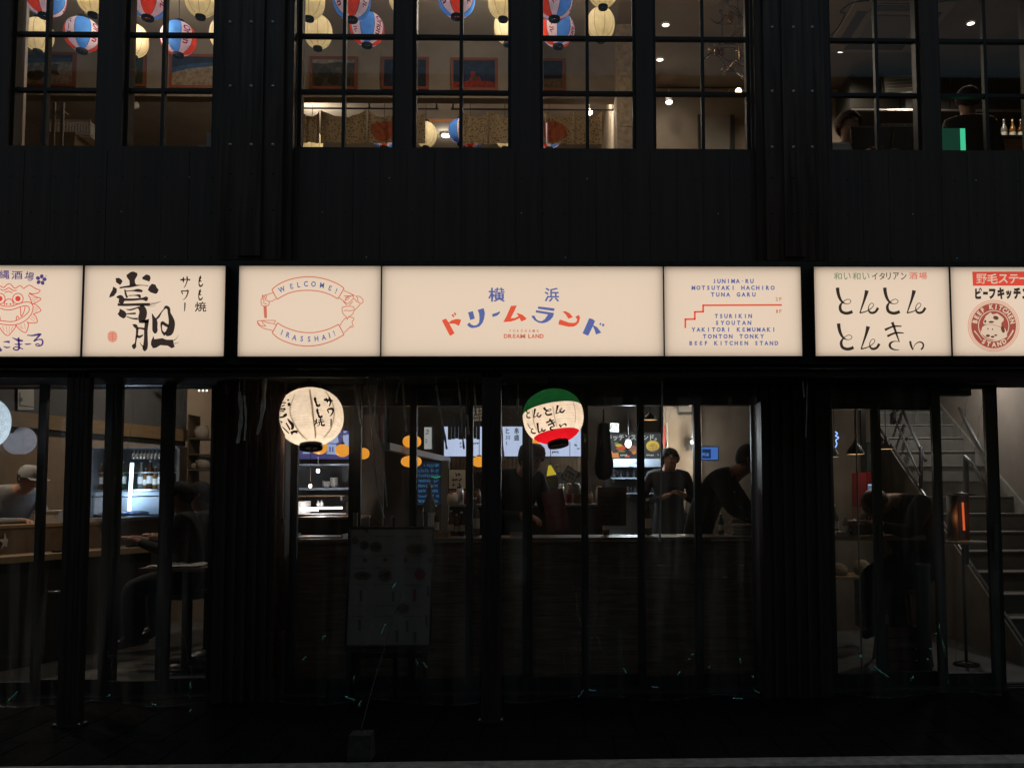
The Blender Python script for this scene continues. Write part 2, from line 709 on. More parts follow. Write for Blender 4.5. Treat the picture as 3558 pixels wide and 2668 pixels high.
# hall floor, ceiling, back wall
m = MB(); m.box(XL, XR, 0.801, 7.19, -0.1, 0.006)
m.build('hall_floor', M_floor, B)
m = MB(); m.box(XL, XR, 0.17, 7.19, z_sill - 0.75, z_sill - 0.55)
m.build('floor_slab', mat('upper floor boards', (0.12, 0.09, 0.06), 0.5, 0, 0.3, 4, (1, 10, 1)), B)
ZC = 2.72
m = MB(); m.box(XL, XR, 0.17, 7.19, ZC, ZC + 0.06)
m.build('hall_ceiling', M_dark, B)
m = MB(); m.box(XL, P(2300, 1700, 5.0).x, 5.2, 5.3, 0.006, ZC)
m.build('hall_wall', M_wall_br, B)
# transom panels over the doors
m = MB()
zt_c, zt_r, zt_l = P(1800, 1409, YD).z, P(3000, 1411, YD).z, P(400, 1327, YD).z
m.box(P(962, 1900, YD).x, P(2652, 1900, YD).x, YD - 0.01, YD + 0.07, zt_c, z_f0 - 0.061)
m.box(P(2884, 1900, YD).x, P(3255, 1900, YD).x, YD - 0.01, YD + 0.07, zt_r, z_f0 - 0.061)
m.box(P(3255, 1900, YD).x + 0.001, P(3390, 1900, YD).x, YD - 0.008, YD + 0.068, P(3300, 1375, YD).z, z_f0 - 0.062)
m.box(XL, P(742, 1900, YD).x, YD - 0.01, YD + 0.07, zt_l, z_f0 - 0.061)
m.build('transom', M_blk, B)


def leaf(pxa, pxb, Y, ztop, name='sliding_door', wa=24, wb=24, ztp=0.03, tilt=0.0):
    xa, xb = P(pxa, 1900, Y).x, P(pxb, 1900, Y).x
    sa, sb = S(wa, Y), S(wb, Y)
    q = MB()
    q.box(xa, xa + sa, Y, Y + 0.035, 0.024, ztop); q.box(xb - sb, xb, Y, Y + 0.035, 0.024, ztop)
    q.box(xa + sa, xb - sb, Y, Y + 0.035, 0.024, 0.11); q.box(xa + sa, xb - sb, Y, Y + 0.035, ztop - ztp, ztop)
    d = q.build(name, M_frame, B)
    g = MB(); g.box(xa + sa * 0.8, xb - sb * 0.8, Y + 0.015, Y + 0.02, 0.10, ztop - ztp * 0.8)
    g.build('pane', M_glass, d)
    h = MB(); h.box(xb - sb * 0.7, xb - sb * 0.3, Y - 0.012, Y - 0.001, 0.95, 1.15)
    h.build('pull_handle', M_rail, d)
    return d


for i, (a, b, k) in enumerate([(1005, 1250, 0), (1208, 1445, 1), (1420, 1642, 0), (1618, 1850, 1), (1815, 2045, 0),
                               (2020, 2242, 1), (2216, 2441, 0), (2414, 2640, 1)]):
    leaf(a, b, YD - 0.035 + 0.075 * k, z_f0 - 0.07)
for a, b, k in [(-180, 146, 0), (118, 410, 1), (352, 592, 0), (548, 748, 1)]:
    leaf(a, b, YD - 0.035 + 0.075 * k, zt_l + 0.005)
leaf(2878, 3070, YD - 0.035, zt_r + 0.005, wb=28)
leaf(3040, 3282, YD + 0.04, zt_r + 0.005)
leaf(3252, 3482, YD - 0.035, z_f0 - 0.07, 'swing_door', 30, 44)
# ------------------------------------------------------------------ backlit signs
YS = -0.20                                   # face of the light boxes
M_face = film('opal sign face', (0.88, 0.70, 0.52))
M_blue = film('blue sign film', (0.13, 0.22, 0.74))
M_red = film('red sign film', (0.95, 0.155, 0.10))
M_rose = film('faded red sign film', (0.80, 0.26, 0.20))
M_dkred = film('dark red sign film', (0.44, 0.12, 0.11))
M_black_f = film('black sign film', (0.045, 0.04, 0.045))
M_green_f = film('green sign film', (0.22, 0.42, 0.28))
M_cream_f = emit('cream backlit lettering', srgb(216, 190, 164), 1.0, False)
M_indigo = film('indigo sign film', (0.12, 0.09, 0.42))
M_pink = film('pink sign film', (0.95, 0.52, 0.48))
M_box = mat('black sign box', (0.02, 0.02, 0.02), 0.5)


def sconv(x, y):
    return P(x, y, YS - 0.0012)


def sign(label, x0, x1, power=1.0):
    a, b = P(x0, 1080, YS).x, P(x1, 1080, YS).x
    z0, z1 = P(1779, 1237.5, YS).z, P(1779, 926, YS).z
    t = thing('backlit_sign', label, 'sign', ((a + b) / 2, YS + 0.05, z0), 'backlit cream signs in a row')
    q = MB()
    k = 0.005
    yb, yf = -0.1215, YS - 0.004
    q.box(a - k, a - 0.0005, yf, yb, z0 - k, z1 + k); q.box(b + 0.0005, b + k, yf, yb, z0 - k, z1 + k)
    q.box(a - 0.0004, b + 0.0004, yf, yb, z1 + 0.0005, z1 + k); q.box(a - 0.0004, b + 0.0004, yf, yb, z0 - k, z0 - 0.0005)
    q.build('housing', M_box, t)
    q = MB(); q.add([(a, YS, z0), (b, YS, z0), (b, YS, z1), (a, YS, z1)], [(0, 1, 2, 3)])
    face = q.build('face_panel', M_face, t)
    w, h = (b - a) * 0.995, (z1 - z0) * 0.985
    lamp('sign_tube', ((a + b) / 2, yb - 0.048, (z0 + z1) / 2 - 0.004), 2.82 * w * h * power, (1.0, 0.985, 1.0), kind='AREA', parent=t,
         rot=(R(-90), 0, 0), sx=w, sy=h)
    return face


# 1 guardian lion sign
t = sign('cream sign with red lion face drawing and blue lettering, at the left edge', -205, 284)
k = Ink(sconv).at(0, 920, 5.184)
w = 15
for pts in [[(-60, 400), (-10, 380), (30, 400), (75, 408), (110, 370), (155, 345), (200, 360), (255, 418), (290, 418), (340, 385), (380, 385), (425, 428), (460, 405), (520, 370), (570, 385), (640, 430), (722, 462), (690, 505), (640, 520), (580, 525), (525, 505)],
            [(5, 440), (50, 462), (90, 455), (130, 430), (160, 420), (195, 435), (240, 465), (300, 460)],
            [(85, 502), (120, 490), (150, 478), (185, 492), (222, 505)],
            [(80, 730), (85, 670), (120, 630), (160, 618), (205, 630), (235, 670), (240, 725)],
            [(-260, 690), (-100, 690), (-10, 720), (60, 745), (150, 752), (240, 740), (330, 705), (420, 680), (500, 672), (560, 690), (595, 740), (590, 820), (560, 900), (490, 980), (400, 1040), (300, 1075), (180, 1085), (60, 1075), (-10, 1060), (-160, 990)],
            [(-160, 745), (-10, 780), (70, 805), (150, 815), (240, 805), (320, 775), (400, 750), (470, 740), (515, 760), (530, 810), (500, 870), (430, 930), (370, 965), (300, 1005), (200, 1025), (80, 1015), (-10, 1000), (-150, 930)],
            [(370, 770), (375, 850), (382, 925), (410, 900), (440, 830), (455, 755)], [(295, 1000), (300, 940), (320, 930), (345, 965)],
            [(-25, 900), (-2, 930), (10, 1000)],
            [(510, 545), (545, 600), (575, 690), (600, 705), (700, 655), (740, 610), (650, 580), (580, 545), (525, 520)],
            [(610, 705), (670, 735), (735, 810), (720, 845), (600, 890)], [(600, 890), (650, 935), (675, 1010), (655, 1045), (520, 1050), (490, 1020)],
            [(505, 1040), (510, 1110), (480, 1200), (455, 1220), (390, 1195), (300, 1110), (300, 1080)],
            [(285, 1090), (270, 1140), (200, 1225), (150, 1272), (100, 1260), (40, 1200), (-5, 1130)]]:
    k.stroke(pts, w)
for a, b in [((555, 590), (690, 600)), ((560, 635), (690, 625)), ((580, 670), (640, 655)), ((610, 760), (690, 785)), ((600, 800), (690, 820)),
             ((600, 845), (660, 845)), ((570, 920), (640, 990)), ((540, 960), (620, 1020)), ((375, 1070), (420, 1170)), ((440, 1050), (460, 1160)),
             ((335, 1090), (390, 1150)), ((45, 1100), (70, 1200)), ((110, 1105), (130, 1230)), ((170, 1105), (165, 1230)), ((230, 1100), (205, 1190))]:
    k.stroke([a, b], 7)
k.ring(325, 612, 87, 102).ring(0, 612, 87, 102).disc(325, 612, 48).disc(0, 612, 48).disc(122, 710, 16).disc(192, 712, 16)
k.build('lion_emblem', film('scarlet sign film', (0.88, 0.11, 0.09)), t)
k = Ink(sconv).at(0, 920, 5.184)
k.text('沖', (-190, 95, -30, 255), bold=0.012).text('縄', (-12, 95, 172, 257), bold=0.012).text('酒', (205, 112, 405, 262), bold=0.012).text('場', (448, 130, 608, 300), bold=0.012, rot=-14)
for a in range(5):
    g = R(72 * a - 80)
    k.disc(742 + 62 * math.cos(g), 272 + 62 * math.sin(g), 38, 33, rot=g)
k.stroke([(812, 215, 10), (850, 195, 4)])
k.build('lettering', M_indigo, t)
k = Ink(sconv).at(0, 920, 5.184)
for pts in [[(-60, 1380, 14), (-30, 1450, 30), (-10, 1500, 40), (25, 1555, 46)], [(60, 1390, 10), (120, 1385, 30), (175, 1392, 46)], [(65, 1470, 14), (120, 1490, 26), (185, 1482, 14)],
            [(222, 1312, 10), (290, 1345, 30), (340, 1362, 42), (415, 1370, 30)], [(265, 1432, 14), (340, 1435, 26), (405, 1430, 14)],
            [(335, 1310, 34), (340, 1400, 38), (345, 1500, 36), (310, 1535, 26), (255, 1525, 24), (245, 1500, 22), (290, 1480, 18), (345, 1490, 22), (420, 1520, 16)],
            [(445, 1425, 8), (490, 1432, 26), (565, 1422, 12)], [(490, 1268, 16), (580, 1275, 26), (700, 1255, 40), (750, 1255, 24)],
            [(720, 1262, 40), (670, 1320, 30), (615, 1375, 26), (680, 1350, 20), (740, 1345, 26), (770, 1370, 30), (765, 1430, 32), (715, 1462, 24), (655, 1455, 20), (650, 1430, 18), (690, 1425, 20), (715, 1445, 20)]]:
    k.stroke(pts)
k.build('lettering', M_indigo, t)

# 2 brush calligraphy sign
t = sign('cream sign with heavy black brush calligraphy and a small red seal', 291, 781)
k = Ink(sconv).at(360, 930, 5.529)
for pts in [[(435, 145), (520, 85), (570, 75), (645, 105), (650, 150), (620, 200), (600, 240), (605, 290), (625, 330), (640, 345), (500, 350), (495, 250), (450, 190)],
            [(230, 205), (290, 195), (340, 225), (365, 265), (345, 300), (320, 335), (280, 310), (240, 285)],
            [(740, 190), (820, 130), (885, 150), (905, 200), (880, 270), (820, 250), (750, 225)],
            [(930, 310), (1000, 330), (1020, 380), (1060, 430), (1030, 495), (990, 505), (900, 475), (850, 430), (880, 360)],
            [(185, 365), (255, 405), (255, 470), (200, 545), (110, 580), (120, 520), (170, 430)],
            [(310, 790), (380, 820), (430, 860), (440, 910), (420, 960), (380, 980), (310, 940), (270, 890), (300, 850)],
            [(960, 1310), (975, 1375), (1130, 1355), (1210, 1385), (1340, 1385), (1350, 1470), (1370, 1520), (1310, 1550), (1230, 1500), (1090, 1490), (1010, 1540), (950, 1550), (910, 1480), (915, 1410)]]:
    k.fill(pts)
for pts in [[(310, 390, 30), (400, 375, 34), (520, 360, 44), (620, 345, 34), (720, 340, 14), (860, 350, 14)],
            [(410, 420, 24), (425, 500, 36), (455, 580, 40)], [(430, 455, 20), (560, 445, 22), (660, 440, 60), (750, 455, 40)],
            [(480, 540, 16), (600, 535, 18), (690, 540, 50), (690, 580, 40)],
            [(250, 570, 20), (320, 570, 90), (350, 620, 110), (330, 690, 90)], [(390, 615, 50), (560, 615, 44), (740, 600, 44), (810, 600, 90), (850, 610, 60)],
            [(270, 710, 50), (420, 715, 50), (600, 710, 50), (760, 710, 60), (890, 705, 50)], [(880, 715, 16), (1000, 690, 10), (1095, 655, 3)],
            [(880, 690, 8), (1000, 672, 6), (1105, 650, 3)], [(840, 740, 8), (950, 745, 6), (1010, 720, 3)],
            [(700, 740, 110), (750, 810, 140), (760, 880, 150), (740, 960, 150), (720, 1030, 110)],
            [(430, 800, 8), (520, 810, 30), (640, 775, 26), (680, 760, 30)], [(430, 890, 16), (530, 885, 30), (620, 880, 36)], [(440, 935, 14), (540, 975, 24), (660, 985, 40)],
            [(560, 1095, 14), (610, 1120, 70), (645, 1170, 50), (645, 1260, 44), (630, 1350, 36), (615, 1450, 30), (590, 1510, 90), (590, 1565, 20)],
            [(820, 1000, 120), (830, 1060, 80), (815, 1200, 70), (815, 1350, 72), (810, 1480, 90), (795, 1560, 90), (795, 1605, 20)],
            [(680, 1040, 40), (760, 1040, 60), (860, 1030, 50)], [(650, 1165, 40), (710, 1165, 34), (790, 1180, 44)],
            [(640, 1310, 50), (690, 1330, 50), (760, 1290, 22)], [(690, 1430, 4), (740, 1500, 20), (790, 1540, 40)],
            [(930, 880, 8), (955, 950, 50), (985, 1040, 100), (985, 1150, 100), (990, 1210, 100), (995, 1265, 40)],
            [(1000, 1000, 30), (1060, 940, 40), (1110, 860, 22), (1160, 800, 22), (1200, 760, 60), (1250, 790, 60), (1260, 870, 56), (1290, 960, 90), (1310, 1050, 120), (1300, 1150, 130), (1260, 1240, 140), (1190, 1280, 80)],
            [(1250, 1130, 60), (1180, 1090, 60), (1130, 1060, 60), (1110, 1110, 36), (1115, 1180, 24), (1135, 1240, 40), (1190, 1290, 70)],
            [(1350, 1400, 16), (1400, 1360, 8), (1440, 1290, 3)], [(1355, 1460, 16), (1410, 1450, 8), (1460, 1430, 3)]]:
    k.stroke(pts)
k.build('calligraphy', M_black_f, t)
k = Ink(sconv).at(600, 930, 9.214)
for pts in [[(245, 390, 50), (340, 390, 45), (440, 375, 30), (560, 395, 50)], [(345, 300, 20), (340, 380, 60), (345, 480, 20)],
            [(455, 280, 40), (470, 380, 45), (440, 500, 30), (400, 590, 26), (360, 645, 14)],
            [(280, 740, 40), (300, 800, 36), (325, 865, 22)], [(285, 745, 36), (400, 755, 36), (490, 735, 50), (480, 830, 40), (440, 930, 34), (390, 995, 24), (325, 1035, 12)],
            [(395, 1120, 44), (392, 1260, 40), (380, 1400, 24)]]:
    k.stroke(pts)
for dx, dy in ((0, 0), (-8, 432)):
    for pts in [[(895, 255, 20), (885, 330, 60), (860, 400, 50), (845, 490, 30), (860, 570, 44), (895, 600, 54), (950, 560, 40), (970, 510, 10)],
                [(835, 310, 14), (890, 335, 40), (930, 340, 10)], [(835, 405, 20), (880, 430, 50), (935, 440, 10)]]:
        k.stroke(pts, dx=dx, dy=dy)
k.text('焼', (710, 1095, 1075, 1415), bold=0.014)
k.build('lettering', M_black_f, t)
k = Ink(sconv).at(360, 930, 5.529)
k.fill([(85, 1250), (140, 1215), (215, 1222), (258, 1270), (268, 1340), (240, 1410), (180, 1440), (110, 1420), (78, 1370), (75, 1300)])
k.build('seal', M_pink, t)
k = Ink(lambda x, y: P(x, y, YS - 0.0045)).at(360, 930, 5.529)
k.line([(105, 1270), (235, 1270)], 7).line([(100, 1320), (240, 1320)], 7).line([(110, 1370), (235, 1370)], 7).line([(170, 1240), (170, 1410)], 7)
k.build('seal_mark', M_rose, t)

# 3 welcome banner sign
t = sign('cream sign with red ribbon banners, hands and a wine glass reading WELCOME', 829, 1322)
k = Ink(sconv).at(880, 940, 5.53)
w = 19
for pts in [[(360, 365), (480, 270), (640, 195), (800, 150), (960, 127), (1080, 122), (1220, 132), (1380, 165), (1540, 220), (1660, 280), (1745, 345)],
            [(460, 555), (560, 495), (700, 430), (850, 395), (980, 383), (1100, 383), (1230, 395), (1370, 425), (1500, 475), (1625, 545)],
            [(360, 365), (400, 450), (460, 555)], [(1745, 345), (1690, 440), (1625, 545)],
            [(470, 1005), (560, 1065), (700, 1125), (850, 1170), (980, 1190), (1100, 1195), (1220, 1185), (1370, 1150), (1500, 1105), (1640, 1035)],
            [(365, 1200), (480, 1300), (640, 1375), (800, 1425), (960, 1448), (1100, 1450), (1240, 1435), (1400, 1395), (1560, 1335), (1680, 1270), (1745, 1235)],
            [(470, 1005), (420, 1100), (365, 1200)], [(1640, 1035), (1690, 1130), (1745, 1235)]]:
    k.stroke(pts, w)
k.build('ribbon_banner', M_rose, t)
k = Ink(sconv).at(880, 940, 5.53)
for pts in [[(255, 470), (320, 448), (385, 425)], [(300, 595), (370, 585), (430, 545)],
            [(175, 470), (205, 490), (240, 465), (255, 520), (230, 560), (300, 600), (300, 660), (240, 685), (165, 665), (150, 570), (175, 530), (175, 470)],
            [(195, 500), (190, 550), (215, 600)], [(180, 610), (230, 640), (270, 650)], [(225, 490), (220, 540)],
            [(80, 970), (180, 962), (300, 960), (425, 965), (400, 1010)], [(80, 970), (95, 1030), (160, 1090), (240, 1125), (300, 1135), (385, 1160)],
            [(180, 965), (280, 1005), (380, 1020), (440, 1050)], [(85, 985), (130, 1050), (240, 1070), (185, 1010), (165, 970)],
            None, [(1740, 385), (1880, 450), (1960, 490)], [(1650, 525), (1740, 590), (1815, 635), (1880, 580), (1925, 530), (1905, 470), (1880, 445)],
            [(1740, 490), (1820, 490), (1910, 490)], [(1760, 570), (1810, 505), (1880, 500)], [(1765, 575), (1840, 548)], [(1770, 520), (1850, 525)], [(1930, 535), (2000, 610)],
            [(1990, 490), (2060, 510), (2110, 570), (2100, 620), (2060, 635), (2015, 600), (2005, 540), (1975, 490)], [(2060, 650), (1945, 770)],
            [(1730, 595), (1800, 670)], [(1915, 595), (1845, 670)],
            [(1715, 705), (1820, 690), (1930, 705), (1930, 790), (1900, 850), (1830, 895), (1810, 940), (1790, 895), (1735, 840), (1710, 770), (1715, 705)],
            [(1740, 775), (1790, 765), (1850, 775), (1915, 760)],
            [(1790, 900), (1720, 970), (1670, 1060)], [(1840, 895), (1925, 910), (1930, 950), (1900, 980), (1910, 1040), (1920, 1080), (1870, 1095)], [(1885, 1060), (1745, 1200)]]:
    if pts is None:
        k.stroke([(228, 690, 60), (235, 800, 60), (240, 915, 50)])
        k.build('hand_drawing', M_rose, t)
        k = Ink(sconv).at(880, 940, 5.53)
        continue
    k.stroke(pts, 15)
k.build('hand_drawing', M_rose, t)
k = Ink(sconv).at(880, 940, 5.53)
for ch, x, y, a in [('W', 548, 365, 22), ('Ɛ', 735, 305, 14), ('L', 872, 275, 7), ('C', 1012, 258, 3), ('O', 1158, 262, -2), ('M', 1322, 285, -7), ('Ɛ', 1478, 340, -14), ('!', 1595, 395, -22),
                    ('I', 550, 1188, -22), ('R', 668, 1238, -15), ('A', 793, 1288, -10), ('S', 933, 1310, -5), ('S', 1073, 1318, 0), ('H', 1215, 1308, 4), ('A', 1357, 1285, 9), ('I', 1465, 1245, 14), ('!', 1558, 1205, 20)]:
    k.glyph(ch, x, y, 104, bold=0.026, rot=a, wf=0.82)
    if ch == '!' and y < 600:
        k.build('lettering', M_blue, t)
        k = Ink(sconv).at(880, 940, 5.53)
k.build('lettering', M_blue, t)

# 4 the long middle sign
t = sign('longest cream sign, with curved red and blue katakana lettering', 1327, 2304)
KATA = [('red_character', M_red, 1520, [[(105, 505), (205, 460), (270, 555), (410, 815), (310, 880), (285, 850)], [(272, 556), (340, 505), (440, 475), (520, 475), (570, 500), (520, 635), (490, 625), (420, 590), (288, 585)],
         [(335, 375), (375, 355), (410, 415), (380, 435)], [(390, 330), (430, 318), (455, 375), (420, 390)]]),
        ('blue_character', M_blue, 1520, [[(735, 315), (850, 283), (898, 462), (785, 498)],
         [(965, 255), (1110, 213), (1140, 330), (1120, 470), (1080, 570), (1010, 650), (930, 680), (830, 692), (760, 665), (710, 612), (765, 555), (810, 605), (880, 633), (950, 615), (1000, 560), (1010, 450), (1000, 340)]]),
        ('blue_character', M_blue, 1520, [[(1312, 355), (1420, 325), (1495, 285), (1500, 330), (1440, 390), (1325, 425)]]),
        ('red_character', M_red, 1520, [[(1765, 160), (1905, 148), (1850, 280), (1760, 455), (1860, 450), (1950, 405), (1910, 350), (1920, 330), (2040, 370), (2140, 460), (2125, 485), (2020, 532), (2000, 515), (1975, 450), (1880, 500), (1760, 535), (1580, 548), (1660, 400)]]),
        ('blue_character', M_blue, 1800, [[(485, 172), (870, 218), (880, 240), (860, 282), (475, 228)],
         [(430, 262), (865, 330), (840, 420), (770, 500), (690, 550), (600, 575), (500, 565), (400, 510), (340, 440), (320, 400), (390, 388), (440, 480), (500, 520), (570, 525), (640, 480), (720, 365), (425, 315)]]),
        ('red_character', M_red, 1800, [[(1068, 295), (1140, 285), (1240, 335), (1318, 430), (1210, 468), (1150, 370)],
         [(1010, 485), (1110, 520), (1220, 560), (1330, 570), (1400, 550), (1420, 480), (1375, 415), (1465, 378), (1490, 440), (1460, 560), (1400, 620), (1340, 655), (1220, 660), (1120, 640), (968, 602), (985, 520)]]),
        ('blue_character', M_blue, 1800, [[(1710, 455), (1780, 470), (1850, 520), (1810, 620), (1690, 868), (1640, 860), (1550, 815)], [(1812, 622), (1900, 670), (2000, 800), (1870, 845), (1840, 740), (1797, 647)],
         [(1970, 560), (2005, 585), (1985, 622), (1952, 610)], [(2035, 580), (2080, 605), (2055, 650), (2010, 640)]])]
for nm_, mm_, ox_, ps_ in KATA:
    k = Ink(sconv).at(ox_, 1040, 6.9125)
    for pts in ps_:
        k.fill(pts)
    k.build(nm_, mm_, t)
for ch_, bx_ in (('横', (713, 240, 852, 358)), ('浜', (1183, 240, 1305, 358))):
    Ink(sconv).at(1400, 900, 2.4043).text(ch_, bx_, bold=0.018).build('blue_character', M_blue, t)
k = Ink(sconv).at(1400, 900, 2.4043)
k.spaced('YOKOHAMA', (888, 588, 1132, 612), bold=0.02, wf=0.75)
x = 842
for ch, wd_ in (('D', 36), ('R', 37), ('Ɛ', 30), ('A', 34), ('M', 46), (' ', 20), ('L', 27), ('A', 34), ('N', 36), ('D', 36)):
    if ch != ' ':
        k.text(ch, (x + 1, 627, x + wd_ - 2, 662), bold=0.045)
    x += wd_
k.build('small_lettering', M_rose, t)

# 5 floor guide sign
t = sign('cream floor guide sign with blue capitals and a red stair line', 2309, 2784)
k = Ink(sconv).at(2280, 900, 4.096)
for s_, bx in [('JUNIMA-RU', (808, 285, 1380, 347)), ('MOTSUYAKI HACHIRO', (512, 380, 1675, 442)), ('TUNA GARU', (785, 476, 1408, 538)), ('TSURIKIN', (838, 782, 1355, 843)),
               ('SYOUTAN', (848, 878, 1345, 940)), ('YAKITORI KƐMUMAKI', (512, 974, 1692, 1036)), ('TONTON TONKY', (670, 1070, 1525, 1132)), ('BƐƐF KITCHƐN STAND', (475, 1167, 1730, 1228))]:
    Ink(sconv).at(2280, 900, 4.096).spaced(s_, bx, bold=0.045, wf=0.92).build('lettering', M_blue, t)
k = Ink(sconv).at(2280, 900, 4.096)
k.line([(415, 970), (415, 858), (550, 855), (550, 754), (668, 750), (668, 660), (1776, 655)], 24)
k.build('stair_line', M_red, t)
k = Ink(sconv).at(2280, 900, 4.096)
k.text('2', (1697, 546, 1734, 597), bold=0.012).text('F', (1752, 546, 1786, 597), bold=0.012)
k.build('floor_number', M_rose, t)
k = Ink(sconv).at(2280, 900, 4.096)
k.text('1', (1708, 720, 1730, 769), bold=0.012).text('F', (1752, 720, 1786, 769), bold=0.012)
k.build('floor_number', M_rose, t)

# 6 hiragana sign
TON = ([(185, 120, 76), (195, 220, 70), (230, 340, 60), (290, 430, 40), (370, 465, 16), (440, 455, 14), (470, 410, 14), (440, 375, 14), (390, 370, 14), (310, 415, 18), (250, 490, 50), (240, 560, 62), (270, 630, 64), (350, 665, 64), (430, 660, 66), (505, 630, 66)],)
NN = ([(812, 180, 84), (770, 340, 56), (710, 520, 36), (660, 665, 22)],
      [(660, 660, 30), (760, 640, 24), (850, 600, 20), (910, 555, 16), (955, 500, 14), (940, 460, 14), (900, 455, 14), (855, 510, 16), (845, 580, 24), (870, 640, 44), (930, 660, 52), (1000, 630, 52), (1050, 550, 56)])
KI = ([(1350, 860, 64), (1390, 960, 50), (1430, 1080, 44), (1500, 1275, 22)], [(1195, 1025, 56), (1300, 975, 40), (1400, 945, 36), (1550, 945, 24)], [(1245, 1160, 52), (1340, 1115, 42), (1440, 1085, 40), (1595, 1090, 20)],
      [(1510, 1275, 12), (1400, 1265, 20), (1320, 1300, 44), (1300, 1360, 52), (1340, 1420, 40), (1420, 1445, 24), (1500, 1445, 14)],
      [(1735, 1260, 44), (1750, 1340, 46), (1785, 1430, 30), (1795, 1450, 10)], [(1795, 1450, 8), (1830, 1350, 14), (1900, 1290, 22), (1970, 1285, 30), (2015, 1330, 36), (2005, 1400, 36), (1965, 1440, 36)])
t = sign('cream sign with large thin black looping hiragana under a small green and red line', 2831, 3300)
k = Ink(sconv).at(2880, 980, 6.144)
for dx, dy, G in ((0, 0, TON), (0, 0, NN), (1008, 0, TON), (1008, 0, NN), (22, 765, TON), (25, 768, NN), (0, 0, KI)):
    for pts in G:
        k.stroke(pts, dx=dx, dy=dy)
k.at(2780, 900, 2.843)
for ch, x0, x1 in (('イ', 710, 765), ('タ', 780, 838), ('リ', 850, 895), ('ア', 917, 975), ('ン', 995, 1050)):
    k.text(ch, (x0, 136, x1, 205), bold=0.008)
k.build('black_lettering', M_black_f, t)
k = Ink(sconv).at(2780, 900, 2.843)
for ch, x0, x1 in (('和', 333, 413), ('い', 432, 500), ('和', 517, 597), ('い', 617, 685)):
    k.text(ch, (x0, 136, x1, 205), bold=0.008)
k.build('green_lettering', M_green_f, t)
k = Ink(sconv).at(2780, 900, 2.843)
k.text('酒', (1075, 133, 1160, 200), bold=0.01).text('場', (1172, 133, 1253, 200), bold=0.01)
k.build('red_lettering', film('coral sign film', (0.92, 0.26, 0.22)), t)

# 7 cow roundel sign
t = sign('cream sign with a red strip above a round cow emblem, at the right edge', 3306, 3785)
k = Ink(sconv).at(3340, 930, 5.532)
k.fill([(212, 80), (1900, 72), (1900, 345), (225, 350)])
k.build('red_strip', film('signal red sign film', (0.90, 0.115, 0.10)), t)
k = Ink(lambda x, y: P(x, y, YS - 0.0045)).at(3340, 930, 5.532)
for ch, bx in (('野', (290, 120, 490, 310)), ('毛', (500, 118, 702, 310)), ('ス', (715, 130, 895, 300)), ('テ', (915, 130, 1100, 305)), ('ー', (1115, 190, 1300, 222)), ('キ', (1330, 125, 1510, 305))):
    k.text(ch, bx, bold=0.004 if ch == '野' else 0.02)
k.build('strip_lettering', M_cream_f, t)
k = Ink(sconv).at(3340, 930, 5.532)
for ch, bx in (('ビ', (264, 385, 400, 605)), ('ー', (418, 462, 512, 522)), ('フ', (532, 405, 660, 605)), ('キ', (692, 382, 830, 608)), ('ッ', (857, 435, 965, 605)), ('チ', (1002, 382, 1140, 608)), ('ン', (1168, 395, 1290, 605))):
    k.text(ch, bx, bold=0.07)
k.build('black_lettering', M_black_f, t)
k = Ink(sconv).at(3340, 930, 5.532)
k.ring(622, 1118, 486, 496).ring(622, 1118, 462, 468)
k.build('outer_ring', M_rose, t)
k = Ink(sconv).at(3340, 930, 5.532)
k.ring(622, 1118, 438, 460)
k.build('pale_ring', film('pale rose sign film', (0.9, 0.75, 0.72)), t)
k = Ink(sconv).at(3340, 930, 5.532)
k.disc(622, 1118, 432, n=48)
k.build('roundel', M_dkred, t)
k = Ink(lambda x, y: P(x, y, YS - 0.0045)).at(3340, 930, 5.532)
for i, ch in enumerate('BEEF KITCHEN'):
    if ch != ' ':
        a = R(-167 + i * 154 / 11.0)
        k.glyph(ch, 622 + 366 * math.cos(a), 1118 + 366 * math.sin(a), 96, bold=0.05, rot=-math.degrees(a) - 90, wf=0.9)
for i, ch in enumerate('STAND'):
    a = R(122 - i * 16.5)
    k.glyph(ch, 622 + 362 * math.cos(a), 1118 + 362 * math.sin(a), 92, bold=0.05, rot=90 - math.degrees(a), wf=0.95)
k.ring(622, 1118, 284, 300)
k.stroke([(250, 1215, 26), (320, 1300, 16), (390, 1395, 14)]).stroke([(1000, 1200, 30), (950, 1290, 26), (880, 1390, 12)])
k.fill([(445, 985), (470, 930), (560, 860), (600, 900), (690, 880), (760, 930), (810, 975), (815, 1020), (770, 1060), (765, 1130), (560, 1100), (430, 1090), (420, 1040)])
k.fill([(760, 1120), (840, 1170), (870, 1240), (880, 1330), (760, 1390), (640, 1395), (500, 1360), (380, 1270), (370, 1200), (560, 1260), (720, 1230)])
k.disc(578, 1178, 188, 92)
k.build('cow_emblem', M_cream_f, t)
k = Ink(lambda x, y: P(x, y, YS - 0.0075)).at(3340, 930, 5.532)
k.disc(665, 965, 54, 38, rot=0.3).disc(800, 1190, 34, 66, rot=-0.3).disc(460, 1035, 20, 30).disc(512, 1175, 12, 16).disc(600, 1185, 12, 16)
k.disc(575, 1045, 52, 20).disc(510, 1310, 40, 26).disc(600, 1330, 36, 20).disc(660, 1300, 30, 16)
k.stroke([(440, 1100, 6), (560, 1092, 6), (700, 1125, 6), (765, 1150, 6)])
k.build('cow_marking', film('umber sign film', (0.2, 0.1, 0.09)), t)
